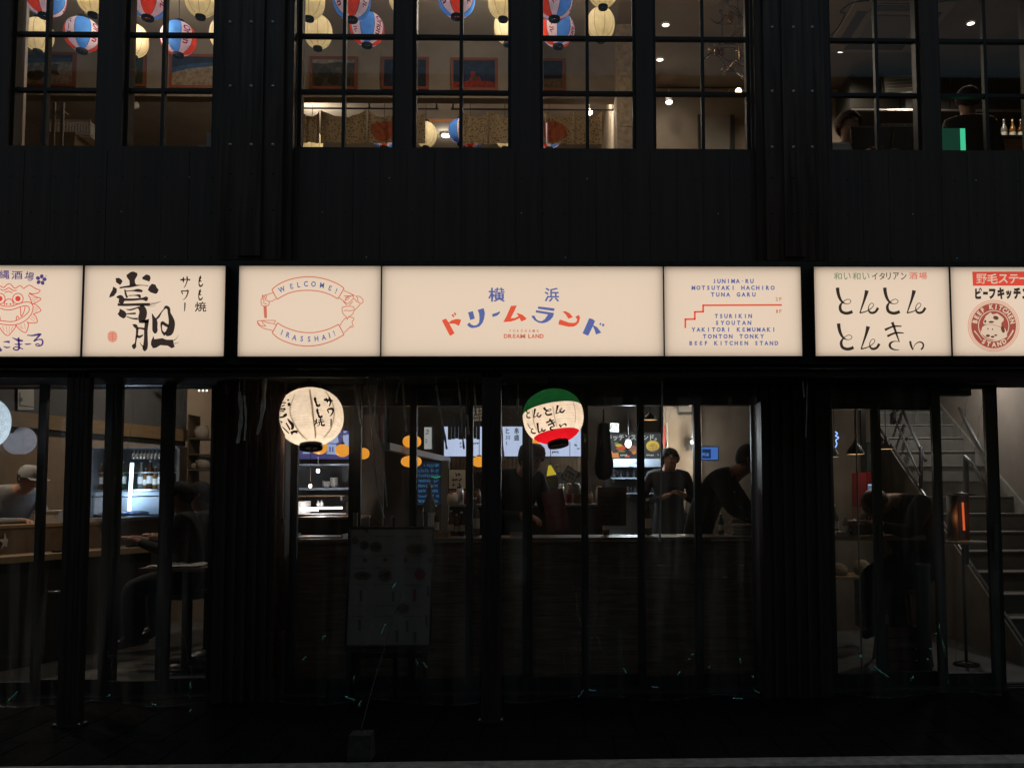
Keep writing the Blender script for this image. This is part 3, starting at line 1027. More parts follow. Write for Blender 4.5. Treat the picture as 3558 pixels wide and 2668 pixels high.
# ------------------------------------------------------------------ paper lanterns
def paper(name, col, diff=0.35):
    """lantern paper: lets the bulb inside shine through and takes light from outside"""
    if name in MATS:
        return MATS[name]
    m = bpy.data.materials.new(name)
    m.use_nodes = True
    n = m.node_tree
    n.nodes.remove(n.nodes['Principled BSDF'])
    o = n.nodes['Material Output']
    t = n.nodes.new('ShaderNodeBsdfTranslucent')
    d = n.nodes.new('ShaderNodeBsdfDiffuse')
    tc = n.nodes.new('ShaderNodeTexCoord')
    nz = n.nodes.new('ShaderNodeTexNoise')
    nz.inputs['Scale'].default_value = 22
    nz.inputs['Detail'].default_value = 5
    n.links.new(tc.outputs['Object'], nz.inputs[0])
    mr = n.nodes.new('ShaderNodeMapRange')
    mr.inputs[1].default_value, mr.inputs[2].default_value, mr.inputs[3].default_value, mr.inputs[4].default_value = 0.3, 0.7, 0.86, 1.05
    n.links.new(nz.outputs[0], mr.inputs[0])
    mx = n.nodes.new('ShaderNodeMix')
    mx.data_type = 'RGBA'
    mx.blend_type = 'MULTIPLY'
    mx.inputs[0].default_value = 1
    mx.inputs[6].default_value = (*col[:3], 1)
    n.links.new(mr.outputs[0], mx.inputs[7])
    for s in (t, d):
        n.links.new(mx.outputs[2], s.inputs[0])
    x = n.nodes.new('ShaderNodeMixShader')
    x.inputs[0].default_value = diff
    n.links.new(t.outputs[0], x.inputs[1])
    n.links.new(d.outputs[0], x.inputs[2])
    n.links.new(x.outputs[0], o.inputs[0])
    MATS[name] = m
    return m


M_ink = paper('black lantern ink', (0.02, 0.018, 0.02))
M_seam = paper('lantern seam paper', (0.52, 0.45, 0.36))


def body_profile(rx, rz, ribs, amp=0.004, z0=-0.953, z1=0.953, sub=4):
    pr = []
    n = ribs * sub
    for i in range(n + 1):
        u = z0 + (z1 - z0) * i / n
        r = rx * (1 - abs(u) ** 2.3) ** 0.5 * (1 + amp * math.cos(2 * math.pi * i / sub))
        pr.append((r, rz * u))
    return pr


def prof_r(u):
    return max(1 - abs(u) ** 2.3, 0) ** 0.5


def caps(t, rx, rz, M, cr=0.34, ch=0.2, cupped=True):
    for sgn in (-1, 1):
        q = MB()
        z = sgn * rz * 0.935
        z2 = sgn * rz * (0.935 + ch)
        c = rx * cr
        pr = [(c * 1.02, z), (c * 1.05, z + (z2 - z) * 0.5), (c, z2), (c * 0.86, z2), (c * 0.84, z + (z2 - z) * 0.6)]
        q.lathe(pr, (0, 0, 0), 28, 0, M)
        # spider of flat bars across the opening
        zz = z + (z2 - z) * (0.55 if sgn > 0 else 0.88)
        for a in (0.4, 0.4 + math.pi / 2):
            Q = M @ Matrix.Rotation(a, 3, 'Z')
            q.box(-c * 0.85, c * 0.85, -c * 0.12, c * 0.12, zz - 0.002, zz + 0.002, 0, Q)
        q.lathe([(c * 0.85, zz - 0.0015), (c * 0.55, zz - 0.0015)] if sgn > 0 else [(c * 0.85, zz), (c * 0.62, zz)], (0, 0, 0), 28, 0, M)
        if sgn > 0:
            q.lathe([(c * 0.85, zz + 0.001), (0.001, zz + 0.001)], (0, 0, 0), 28, 0, M)
        o = q.build('cap', M_blk, None)
        o.parent = t


class EllInk:
    """pixel -> point on a tilted ellipsoid of revolution that hangs at C"""
    def __init__(s, C, rx, rz, M, lift=0.003):
        s.C, s.rx, s.rz, s.M, s.lift = C, rx + lift, rz + lift, M, lift

    def __call__(s, px, py):
        d = ray(px, py)
        Mi = s.M.transposed()
        o = Mi @ (CAMP - s.C)
        v = Mi @ d
        # march to the implicit surface (r/rx)^2 + |z/rz|^2.3 = 1
        f = lambda tt: ((o.x + v.x * tt) ** 2 + (o.y + v.y * tt) ** 2) / s.rx ** 2 + (abs(o.z + v.z * tt) / s.rz) ** 2.3 - 1
        t0 = (s.C - CAMP).length - s.rx * 1.6
        t0 /= d.length
        st = s.rx * 0.02
        tt = t0
        best, bt = 1e9, t0
        for i in range(140):
            val = f(tt)
            if val < best:
                best, bt = val, tt
            if val <= 0:
                a, b = tt - st, tt
                for _ in range(18):
                    mm = (a + b) / 2
                    if f(mm) <= 0:
                        b = mm
                    else:
                        a = mm
                bt = b
                break
            tt += st
        return CAMP + d * bt


def street_lantern(label, px, py, rxp, rzp, Y, tilt, mats, bands, power, col, ribs=26, cordtop=None):
    C = P(px, py, Y)
    rx, rz = S(rxp, Y), S(rzp, Y)
    M = Matrix.Rotation(R(-11), 3, 'X') @ Matrix.Rotation(R(tilt), 3, 'Y')
    t = thing('paper_lantern', label, 'lantern', C, 'round paper lanterns under the sign band')
    q = MB()
    pr = body_profile(rx, rz, ribs, 0.011)
    k0 = len(q.f)
    q.lathe(pr, (0, 0, 0), 56, 0, M)
    o = None
    for i in range(len(q.f)):
        zc = sum((M.transposed() @ q.v[j]).z for j in q.f[i]) / 4 / rz
        for mi, (lo, hi) in enumerate(bands):
            if lo <= zc < hi:
                q.m[i] = mi
    o = q.build('paper_body', mats, None)
    o.parent = t
    caps(t, rx, rz, M)
    h = MB()
    top = M @ Vector((0, 0, rz * 1.02))
    h.tube([top, Vector((top.x, top.y, (z_f0 - 0.061) - C.z))], 0.004, 6)
    h.ball(top + Vector((0, 0, 0.03)), 0.012, n=8, m=6)
    c = h.build('cord', M_cord, None)
    c.parent = t
    l = lamp('lantern_bulb', (0, 0, -rz * 0.1), power, col, 0.06)
    l.parent = t
    return o, C, rx, rz, M


M_pap = paper('cream lantern paper', (0.80, 0.72, 0.61))
M_pgreen = paper('green lantern paper', (0.006, 0.055, 0.016))
M_pred = paper('red lantern paper', (0.52, 0.008, 0.016))

# the cream one with black brush lettering
t, C, rx, rz, M = street_lantern('cream ribbed paper lantern with black brush lettering, hanging by the left pier', 1079, 1449, 110, 102, 0.12, -5.0,
                                 [M_pap], [(-2, 2)], 2.75, (1.0, 0.86, 0.72), 22)
surf = EllInk(C, rx, rz, M)
k = Ink(surf, lambda p: (p - C).normalized()).at(940, 1320, 5.927)
for pts in [[(1095, 410, 30), (1190, 415, 40), (1280, 430, 20)], [(1140, 370, 16), (1165, 420, 30), (1170, 470, 14)], [(1195, 350, 24), (1235, 420, 30), (1225, 500, 24), (1205, 545, 10)],
            [(1165, 605, 20), (1190, 660, 20), (1200, 685, 10)], [(1175, 605, 24), (1270, 595, 40), (1285, 650, 26), (1255, 710, 20), (1215, 750, 8)], [(1245, 800, 20), (1245, 870, 20), (1238, 950, 12)],
            [(905, 840, 20), (930, 850, 20)], [(950, 800, 18), (935, 880, 24), (890, 940, 8)], [(945, 880, 16), (975, 900, 14)], [(985, 830, 18), (1080, 810, 14)], [(1030, 790, 20), (1030, 870, 20)],
            [(975, 870, 20), (1105, 850, 16)], [(1015, 870, 18), (1000, 930, 14), (960, 945, 10)], [(1050, 870, 20), (1055, 930, 26), (1105, 930, 30), (1105, 905, 8)],
            [(345, 420, 30), (380, 405, 20)], [(200, 600, 20), (310, 600, 40)], [(190, 770, 20), (260, 760, 30), (310, 720, 50), (330, 690, 20)],
            [(350, 790, 10), (400, 860, 40), (450, 920, 50), (455, 990, 40), (420, 1010, 20)], [(320, 880, 20), (380, 980, 24), (400, 1030, 20)], [(420, 1090, 40), (490, 1060, 40), (560, 1070, 50)],
            [(440, 1120, 20), (450, 1090, 30)], [(235, 480, 14), (320, 470, 20)], [(240, 540, 16), (300, 520, 20)], [(205, 640, 14), (290, 650, 20)], [(205, 840, 12), (240, 880, 24)], [(240, 960, 10), (300, 1020, 20), (380, 1100, 14)]]:
    k.stroke([(a_, b_, c_ * 1.3) for a_, b_, c_ in pts], k=6)
for dx, dy in ((0, 0), (46, 232)):
    for pts in [[(920, 355, 20), (915, 400, 36), (935, 470, 24), (965, 530, 40), (1010, 520, 30), (1005, 490, 8)], [(890, 400, 14), (945, 395, 20)], [(905, 455, 20), (960, 445, 16)]]:
        k.stroke([(a_, b_, c_ * 1.35) for a_, b_, c_ in pts], dx=dx, dy=dy, k=6)
k.disc(385, 505, 32, 38)
o = k.build('lettering', M_ink, t)
k = Ink(EllInk(C, rx, rz, M, 0.0022), lambda p: (p - C).normalized()).at(940, 1320, 5.927)
for pts in [[(800, 200, 34), (850, 480, 38), (880, 760, 38), (915, 1000, 34), (925, 1200, 28)], [(500, 290, 16), (430, 480, 24), (400, 640, 26), (440, 800, 26), (540, 990, 28), (640, 1130, 26), (760, 1235, 22)],
            [(1120, 230, 22), (1240, 400, 24), (1310, 620, 24), (1290, 830, 26), (1220, 1030, 26), (1090, 1190, 22)]]:
    k.stroke(pts, k=8)
k.build('seam', M_seam, t)

# the green, white and red one
t, C, rx, rz, M = street_lantern('green, white and red striped paper lantern with thin black hiragana', 1922, 1447, 105, 96, 0.12, -10.0,
                                 [M_pgreen, M_pap, M_pred], [(0.22, 2), (-0.70, 0.22), (-2, -0.70)], 2.8, (1.0, 0.86, 0.72), 20)
surf = EllInk(C, rx, rz, M)
k = Ink(surf, lambda p: (p - C).normalized()).at(1780, 1320, 5.927)
for pts in [[(285, 600, 24), (295, 650, 20), (330, 690, 10), (350, 680, 10), (350, 665, 10), (320, 680, 12), (300, 720, 16), (310, 770, 24), (375, 775, 22)],
            [(470, 590, 36), (455, 680, 24), (440, 770, 14)], [(440, 770, 16), (500, 740, 10), (545, 690, 10), (535, 675, 10), (510, 700, 12), (520, 745, 20), (560, 755, 26), (600, 710, 20)],
            [(655, 565, 40), (670, 600, 36), (710, 630, 26), (760, 640, 12), (795, 615, 12), (780, 600, 12), (740, 610, 12), (700, 650, 20), (690, 690, 24), (730, 720, 28), (820, 700, 30)],
            [(935, 520, 40), (920, 600, 26), (895, 690, 14)], [(895, 690, 18), (960, 665, 12), (1020, 600, 10), (1015, 580, 10), (985, 605, 12), (985, 650, 24), (1030, 665, 26), (1080, 620, 22)],
            [(320, 895, 12), (350, 960, 12), (400, 1010, 10), (430, 1015, 10), (425, 1000, 10), (395, 1020, 14), (400, 1070, 20), (440, 1095, 26), (490, 1090, 20)],
            [(520, 880, 36), (530, 980, 30), (545, 1085, 20)], [(545, 1085, 20), (610, 1040, 14), (625, 1000, 10), (600, 1000, 10), (610, 1040, 18), (650, 1045, 26), (690, 1015, 16)],
            [(765, 800, 34), (820, 870, 28), (870, 950, 20)], [(700, 880, 26), (780, 845, 24), (855, 825, 16)], [(735, 930, 24), (810, 895, 24), (885, 860, 14)],
            [(870, 955, 12), (800, 970, 24), (785, 1005, 30), (820, 1025, 24), (880, 1015, 12)], [(975, 910, 26), (995, 965, 20), (1030, 925, 14), (1090, 905, 24), (1110, 945, 24)]]:
    k.stroke([(a_, b_, c_ * 1.3) for a_, b_, c_ in pts], k=6)
k.build('lettering', M_ink, t)
k = Ink(EllInk(C, rx, rz, M, 0.0022), lambda p: (p - C).normalized()).at(1780, 1320, 5.927)
for pts in [[(835, 540, 22), (870, 760, 22), (915, 960, 22)], [(415, 610, 20), (440, 850, 20), (500, 1030, 18)], [(1255, 450, 18), (1300, 680, 18), (1290, 890, 18)]]:
    k.stroke(pts, k=8)
k.build('seam', M_seam, t)

# the one cut by the left edge, cold white
t, C, rx, rz, M = street_lantern('cold white paper lantern cut by the left edge of the photo', -70, 1468, 90, 96, 0.12, -3.0,
                                 [paper('white lantern paper', (0.72, 0.74, 0.74))], [(-2, 2)], 1.5, (0.72, 0.87, 1.0), 24)

# ---- upstairs lanterns
M_pw = paper('pink white lantern paper', (0.80, 0.68, 0.66), 0.45)
M_pb = paper('sky blue lantern paper', (0.10, 0.33, 0.78), 0.45)
M_pr = paper('orange red lantern paper', (0.85, 0.075, 0.03), 0.45)
M_pc = paper('straw lantern paper', (0.84, 0.74, 0.50), 0.4)
M_pv = paper('wine lantern ink', (0.35, 0.02, 0.08), 0.45)


def on_sphere(u, a, rx, rz, lift=0.002):
    r = rx * prof_r(u) + lift
    return Vector((r * math.cos(a), r * math.sin(a), rz * u))


def plain_lantern():
    t = thing('straw_lantern', 'straw coloured paper lantern upstairs', 'lantern')
    rx, rz = 0.124, 0.148
    q = MB(); q.lathe(body_profile(rx, rz, 26, 0.003, -0.955, 0.955, 2), (0, 0, 0), 32)
    pb_ = q.build('paper_body', M_pc, t)
    q = MB()
    for i in range(8):
        a = 2 * math.pi * (i + 0.3) / 8
        q.tube([on_sphere(-0.92 + 1.84 * j / 14, a, rx, rz, 0.0005) for j in range(15)], 0.0016, 5)
    q.build('wire_rib', paper('lantern wire', (0.30, 0.23, 0.13)), pb_)
    return t, rx, rz


def striped_lantern():
    t = thing('striped_lantern', 'red, white and blue striped paper lantern upstairs', 'lantern')
    rx, rz = 0.149, 0.146
    q = MB()
    n = 72
    for i, (ru, zu) in enumerate(body_profile(rx, rz, 24, 0.003, -0.955, 0.955, 2)):
        for j in range(n):
            a = 2 * math.pi * j / n
            q.v.append(Vector((ru * math.cos(a), ru * math.sin(a), zu)))
    rows = len(q.v) // n
    # gores: blue 10, white 8, red 10, white 8 segments, twice round
    seq = []
    for _ in range(2):
        seq += [1] * 10 + [0] * 8 + [2] * 10 + [0] * 8
    for i in range(rows - 1):
        for j in range(n):
            k2 = (j + 1) % n
            q.f.append([i * n + j, i * n + k2, (i + 1) * n + k2, (i + 1) * n + j])
            q.m.append(seq[j]); q.sm.append(True)
    pb_ = q.build('paper_body', [M_pw, M_pb, M_pr], t)
    q = MB()
    b = 0
    for i, L in enumerate([10, 8, 10, 8] * 2):
        a = 2 * math.pi * b / n
        b += L
        q.tube([on_sphere(-0.92 + 1.84 * j / 14, a, rx, rz, 0.0003) for j in range(15)], 0.0022, 5)
    q.build('gore_seam', paper('blue grey seam', (0.10, 0.16, 0.32)), pb_)
    q = MB()
    b = 0
    for i, L in enumerate([10, 8, 10, 8] * 2):
        ac = 2 * math.pi * (b + L / 2) / n
        b += L
        if L == 8:
            txt = 'Orion' if i % 4 == 1 else 'ビール'
            vs, fs = glyphs(txt, 0.03)
            x0, x1 = min(v[0] for v in vs), max(v[0] for v in vs)
            y0, y1 = min(v[1] for v in vs), max(v[1] for v in vs)
            hw = 0.23 if i % 4 == 1 else 0.15
            pts = []
            for x, y in vs:
                u = 0.55 - 1.15 * (x - x0) / (x1 - x0)
                f = (y - (y0 + y1) / 2) / (y1 - y0) * 2 * hw
                pts.append(on_sphere(u, ac + f, rx, rz, 0.0025))
            q.add(pts, fs)
    q.build('lettering', M_pv, pb_)
    return t, rx, rz


def small_caps(t, rx, rz, z_c, dz_):
    for sgn in (-1, 1):
        q = MB()
        z, z2 = sgn * rz * 0.95, sgn * rz * 1.13
        c = rx * 0.32
        q.lathe([(c, z), (c * 1.05, (z + z2) / 2), (c * 0.95, z2), (c * 0.7, z2), (c * 0.7, z)], (0, 0, 0), 20)
        if sgn > 0:
            q.lathe([(c * 0.7, z2 - 0.006), (0.001, z2 - 0.006)], (0, 0, 0), 20)
        else:
            for a in (0.5, 0.5 + math.pi / 2):
                q.box(-c * 0.72, c * 0.72, -0.005, 0.005, z2 + 0.006, z2 + 0.010, 0, Matrix.Rotation(a, 3, 'Z'))
        q.build('cap', mat('matt black card', (.008, .007, .007), .9), t)
    q = MB(); q.tube([(0, 0, rz * 1.1), (0, 0, rz * 1.1 + dz_)], 0.0035, 5)
    q.build('cord', M_cord, t)


Y1, Y2, Y3 = 1.45, 2.1, 4.4
ZC2 = 5.92
pl, prx, prz = plain_lantern(); small_caps(pl, prx, prz, ZC2, 0.30)
st, srx, srz = striped_lantern(); small_caps(st, srx, srz, ZC2, 0.30)
lb = lamp('lantern_bulb', (0, 0, 0.03), 0.62, (1, 0.87, 0.66), 0.035); lb.parent = pl
lb2 = lamp('lantern_bulb', (0, 0, 0.07), 0.6, (0.95, 0.93, 1.0), 0.03); lb2.parent = st
PLAIN = [(133, 122, Y2, 'hanging furthest left in the upper left window'), (464, 142, Y2, 'behind the left edge of the second upper window'), (779, 122, Y2, 'half hidden by the riveted left pillar'),
         (325, -10, Y1, 'cut by the top edge over the first upper window'), (698, -2, Y1, 'cut by the top edge beside the riveted left pillar'),
         (1075, 4, Y1, 'cut by the top edge at the left of the third upper window'), (1105, 112, Y2, 'fully in view in the third upper window'), (1402, -12, Y1, 'cut by the top edge behind the mullion right of the third window'),
         (1748, 6, Y1, 'cut by the top edge at the right of the fourth upper window'), (1764, 97, Y2, 'beside the right mullion of the fourth upper window'),
         (2088, 84, Y2, 'brightest and fully in view in the fifth upper window'), (2095, -36, Y1, 'whose black cap alone shows at the top of the fifth window'),
         (1480, 468, Y3, 'hanging low behind the gap between the two fabric curtains'), (1084, 498, Y3, 'bottom left below the dotted curtain, only its foot in view'), (1754, 470, Y3, 'behind the right curtain, only its cap in view')]
STRIPE = [(287, 121, Y2, 25, 'blue gore in front, in the first upper window'), (620, 135, Y2, 42, 'blue gore in front, in the second upper window'), (157, -6, Y1, 160, 'cut by the top edge in the first upper window'),
          (515, 2, Y1, 115, 'red gore in front, cut by the top edge in the second window'), (1223, 8, Y1, 115, 'red gore in front, cut by the top edge in the third window'),
          (1276, 102, Y2, 25, 'blue gore in front, in the third upper window'), (1587, -2, Y1, 115, 'cut by the top edge in the fourth upper window'),
          (1926, 6, Y1, 160, 'cut by the top edge in the fifth upper window'), (1939, 106, Y2, 183, 'red and blue gores in front, in the fifth window'),
          (1603, 458, Y3, 70, 'hanging low beside the gap between the curtains'), (1335, 470, Y3, 115, 'below the third window curtain, only its foot showing'),
          (1634, 474, Y3, 115, 'below the fourth window curtain, only its foot showing'), (1908, 474, Y3, 160, 'below the fifth window curtain, only its foot showing')]
for i, (x, y, Y, d) in enumerate(PLAIN):
    o = pl if i == 0 else copy_tree(pl)
    o.location = P(x, y, Y)
    tag(o, 'straw paper lantern ' + d, 'lantern', 'straw coloured lanterns upstairs')
for i, (x, y, Y, a, d) in enumerate(STRIPE):
    o = st if i == 0 else copy_tree(st)
    o.location = P(x, y, Y)
    # turned so that the gore at this angle faces the street
    o.rotation_euler = (0, 0, math.atan2(CAMP.y - o.location.y, CAMP.x - o.location.x) - R(a))
    tag(o, 'striped paper lantern, ' + d, 'lantern', 'red white and blue lanterns upstairs')
# ------------------------------------------------------------------ upper rooms
z2f = z_sill - 0.55 + 0.0
YH = 3.1
zh1 = P(1600, 172, YH).z
zh0 = P(1600, 343, YH).z
ZCE = 5.95
XPART = P(2143, 300, 2.75).x
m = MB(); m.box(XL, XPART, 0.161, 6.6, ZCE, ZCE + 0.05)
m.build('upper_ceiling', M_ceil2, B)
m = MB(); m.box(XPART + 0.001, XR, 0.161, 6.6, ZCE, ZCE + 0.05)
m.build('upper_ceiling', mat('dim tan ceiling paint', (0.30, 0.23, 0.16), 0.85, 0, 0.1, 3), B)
m = MB(); m.box(XL, XPART - 0.001, YH, YH + 0.12, zh0, ZCE - 0.001)
m.box(XL, XPART - 0.001, YH - 0.02, YH - 0.001, zh0 - 0.005, zh0 + 0.035)
m.build('header_wall', mat('header wallboard', (0.26, 0.225, 0.185), 0.8, 0, 0.12, 5), B)
m = MB(); m.box(XL, XPART, 6.3, 6.4, z2f, ZCE - 0.001)
m.build('kitchen_back_wall', mat('kitchen wall', (0.28, 0.24, 0.20), 0.7, 0, 0.1, 4), B)
m = MB(); xp2 = P(2212, 300, 2.75).x
m.box(XPART, xp2, 2.75, 6.35, z2f, ZCE - 0.002)
m.box(XPART + 0.02, xp2 - 0.02, 2.742, 2.7495, P(2180, 440, 2.75).z, P(2180, 438, 2.75).z)
m.build('partition', mat('speckled beige plaster', (0.46, 0.38, 0.29), 0.85, 0, 0.25, 26, bump=0.2), B)
YB = 4.1
m = MB(); m.box(xp2 + 0.001, XR, YB, YB + 0.1, z2f, ZCE - 0.002)
m.box(xp2 + 0.001, XR, YB - 0.06, YB - 0.001, P(2400, 330, YB).z, P(2400, 318, YB).z)
m.build('upper_back_wall', mat('taupe wallboard', (0.30, 0.24, 0.185), 0.8, 0, 0.12, 4), B)
d = MB(); a, b2 = P(2440, 410, YB - 0.03), P(2536, 410, YB - 0.03)
d.box(a.x, b2.x, YB - 0.035, YB - 0.0015, z2f, a.z)
dd = d.build('inner_door', mat('grey door paint', (0.30, 0.27, 0.235), 0.6, 0, 0.1, 4), B)
d = MB(); d.box(a.x - 0.05, a.x - 0.001, YB - 0.05, YB - 0.0015, z2f, a.z + 0.03); d.box(b2.x + 0.001, b2.x + 0.05, YB - 0.05, YB - 0.0015, z2f, a.z + 0.03)
d.build('door_frame', M_rail, dd)
m = MB()
a, b2 = P(42, 300, 1.6), P(66, 300, 1.6)
m.box(a.x, b2.x, 1.6, 1.7, z2f, ZCE - 0.003)
m.box(P(-60, 300, 0.9).x, P(40, 300, 0.9).x, 0.9, 1.0, z2f, P(30, 205, 0.9).z)
m.build('column', mat('grey brown column', (0.22, 0.19, 0.16), 0.7, 0, 0.2, 5), B)

# lighting: recessed lamps really seen in the ceilings, and track spots
def downlight(label, px, py, z, power, col, name='downlight', r=0.034, strength=6.0, group='recessed ceiling lights'):
    p = PZ(px, py, z)
    t = thing(name, label, 'ceiling light', (p.x, p.y, z - 0.012), group)
    q = MB()
    q.lathe([(r * 1.25, z - 0.002), (r * 1.25, z - 0.012), (r, z - 0.012), (r, z - 0.006)], (p.x, p.y, 0), 24)
    q.build('trim', M_white, t)
    q = MB(); q.lathe([(r, z - 0.007), (0.001, z - 0.0075)], (p.x, p.y, 0), 24)
    q.build('lens', emit('warm lamp lens', (1, 0.86, 0.68), strength, False), t)
    if power:
        lamp('light', (p.x, p.y, z - 0.06), power, col, 0.05, 'SPOT', t, (0, 0, 0)).data.spot_size = R(150)
    return t


WARM = (1.0, 0.86, 0.68)
downlight('recessed ceiling light high in the sixth upper window', 2313, 85, ZCE, 10, WARM)
downlight('recessed ceiling light lower in the sixth upper window', 2293, 206, ZCE, 9, WARM)
downlight('recessed ceiling light in the rightmost upper window', 3373, 80, ZCE, 45, WARM)
downlight('recessed ceiling light at the left of the seventh upper window', 2922, 176, ZCE, 40, WARM)


def spot(label, px, py, Y, power, col=WARM, strength=9.0, r=0.035, aim=(0, -0.3, -1)):
    p = P(px, py, Y)
    t = thing('spot_light', label, 'spot light', p, 'small spot lights upstairs')
    dv = Vector(aim).normalized()
    Q = dv.to_track_quat('Z', 'Y').to_matrix()
    q = MB(); q.lathe([(r * 0.7, -0.11), (r * 1.05, -0.10), (r * 1.1, 0.0), (r, 0.0), (r * 0.95, -0.01)], p, 18, 0, Q)
    q.build('lamp_can', M_white, t)
    q = MB(); q.lathe([(r * 0.95, -0.008), (0.001, -0.006)], p, 18, 0, Q)
    q.build('lens', emit('bright lamp lens', (1, 0.92, 0.8), strength, False), t)
    q = MB(); q.tube([p - dv * 0.08, (p.x, p.y + 0.03, p.z + 0.16)], 0.008, 6)
    q.build('arm', M_white, t)
    if power:
        lamp('light', p + dv * 0.03, power, col, 0.03, 'POINT', t)
    return t


spot('small bright spot light low in the second upper window', 447, 372, 3.6, 4, aim=(-0.5, -0.6, -0.5))
spot('oval bright ceiling lamp between the two dotted curtains', 1548, 472, 5.4, 3, (1, .9, .75), aim=(0, -0.12, -1), r=0.05)
spot('bare bright lamp behind the right dotted curtain', 2048, 390, 3.45, 6, aim=(0, -0.9, -0.4), r=0.03)
spot('large white lamp on the back wall of the sixth window', 2325, 357, 3.8, 1.0, (1, .93, .8), aim=(0, -0.25, -1), r=0.036)
for x, y, Yl, pw in ((0.45, 0, 3.75, 13), (-1.3, 0, 3.75, 13), (-2.9, 0, 4.6, 12)):
    lamp('kitchen_light', (x, Yl, ZCE - 0.2), pw, WARM, 0.12, 'POINT', B)
lamp('room_light', (-0.6, 1.6, ZCE - 0.5), 23, WARM, 0.2, 'POINT', B)
lamp('room_light', (-3.6, 1.8, ZCE - 0.5), 23, WARM, 0.2, 'POINT', B)

# air conditioner in the ceiling
c = PZ(3085, 88, ZCE)
t = thing('air_conditioner', 'square ceiling air conditioner in the seventh upper window', 'air conditioner', (c.x, c.y, ZCE))
q = MB(); q.box(c.x - 0.47, c.x + 0.47, c.y - 0.47, c.y + 0.47, ZCE - 0.035, ZCE - 0.001)
q.build('panel', mat('tan plastic', (0.36, 0.28, 0.2), 0.6), t)
q = MB(); q.box(c.x - 0.24, c.x + 0.24, c.y - 0.24, c.y + 0.24, ZCE - 0.045, ZCE - 0.036)
q.build('grille', mat('grey grille', (0.22, 0.19, 0.16), 0.6), t)
q = MB()
for sx, sy in ((1, 0), (-1, 0), (0, 1), (0, -1)):
    q.box(c.x + sx * 0.36 - (0.05 if sx else 0.3), c.x + sx * 0.36 + (0.05 if sx else 0.3), c.y + sy * 0.36 - (0.05 if sy else 0.3), c.y + sy * 0.36 + (0.05 if sy else 0.3), ZCE - 0.040, ZCE - 0.0355)
q.build('louvre', mat('dark louvre', (0.1, 0.08, 0.06), 0.6), t)
t = thing('ceiling_cable', 'black cable looping under the ceiling in the seventh window', 'cable', P(2905, 40, 1.8))
q = MB(); q.tube([P(x, y, 1.8) for x, y in smooth([(3020, 3), (2960, 12), (2920, 42), (2935, 48), (2925, 75), (2905, 105), (2886, 124)], 6)], 0.006, 6)
q.tube([P(x, y, 1.8) for x, y in ((3040, 12), (3180, 14), (3260, 10), (3300, 0))], 0.005, 6)
q.build('cable', M_cord, t)

# framed posters along the header wall
M_fr = mat('orange poster frame', (0.20, 0.055, 0.025), 0.6)
PC = {}


def pc(name, rgb):
    return mat('poster ' + name, tuple(c * .36 for c in srgb(*rgb)[:3]), 0.75, 0, .45, 26)


def poster(label, x0, y0, x1, y1, layers, Y=YH - 0.012):
    a, b_ = P((x0 + x1) / 2, y0, Y), P((x0 + x1) / 2, y1, Y)
    xa, xb = P(x0, (y0 + y1) / 2, Y).x, P(x1, (y0 + y1) / 2, Y).x
    za, zb = a.z, b_.z
    t = thing('framed_poster', label, 'poster', ((xa + xb) / 2, YH - 0.001, zb), 'orange framed posters in a row')
    w = 0.028
    q = MB()
    q.box(xa, xb, Y - 0.012, YH - 0.001, za - w, za); q.box(xa, xb, Y - 0.012, YH - 0.001, zb, zb + w)
    q.box(xa, xa + w, Y - 0.012, YH - 0.001, zb + w, za - w); q.box(xb - w, xb, Y - 0.012, YH - 0.001, zb + w, za - w)
    q.build('frame', M_fr, t)
    q = MB()
    ms = []
    for i, (mm, pts) in enumerate(layers):
        if mm not in ms:
            ms.append(mm)
        q.poly([(xa + w + (xb - xa - 2 * w) * u, Y - 0.001 - 0.0008 * i, zb + w + (za - zb - 2 * w) * v) for u, v in pts], ms.index(mm))
    q.build('picture', ms, t)


FULL = [(0, 0), (1, 0), (1, 1), (0, 1)]


def blob(cx, cy, rx, ry, n=14, j=0.15, seed=0):
    rr = random.Random(seed)
    return [(min(max(cx + rx * math.cos(a) * (1 + rr.uniform(-j, j)), 0), 1), min(max(cy + ry * math.sin(a) * (1 + rr.uniform(-j, j)), 0), 1)) for a in [2 * math.pi * i / n for i in range(n)]]


sea, deep, sand, white_, leaf_, red_, earth, dusk = (pc('sea', (60, 110, 170)), pc('deep sea', (28, 60, 105)), pc('sand', (205, 185, 160)), pc('white', (215, 205, 195)),
                                                      pc('leaf', (45, 75, 45)), pc('flower', (190, 55, 40)), pc('earth', (105, 88, 62)), pc('dusk', (32, 52, 82)))
poster('orange framed poster of a pale beach scene, leftmost of the row', 84, 183, 263, 303,
       [(sand, FULL), (sea, [(0, .72), (1, .78), (1, 1), (0, 1)]), (deep, [(0, .88), (1, .9), (1, 1), (0, 1)]), (earth, blob(.2, .3, .2, .18, seed=1)), (earth, blob(.62, .5, .14, .2, seed=2)), (white_, blob(.78, .52, .11, .2, seed=3)), (white_, blob(.2, .6, .08, .1, seed=9))])
poster('orange framed poster of a red flower on dark leaves', 370, 190, 508, 303,
       [(leaf_, FULL), (red_, blob(.55, .62, .28, .34, 9, .3, 4)), (earth, blob(.5, .2, .2, .1, seed=5))])
poster('orange framed poster of a blue sea over a pale beach, in the second window', 588, 190, 762, 308,
       [(sand, FULL), (sea, [(0, .45), (.4, .6), (1, .7), (1, 1), (0, 1)]), (deep, [(0, .62), (.5, .78), (1, .82), (1, 1), (0, 1)])])
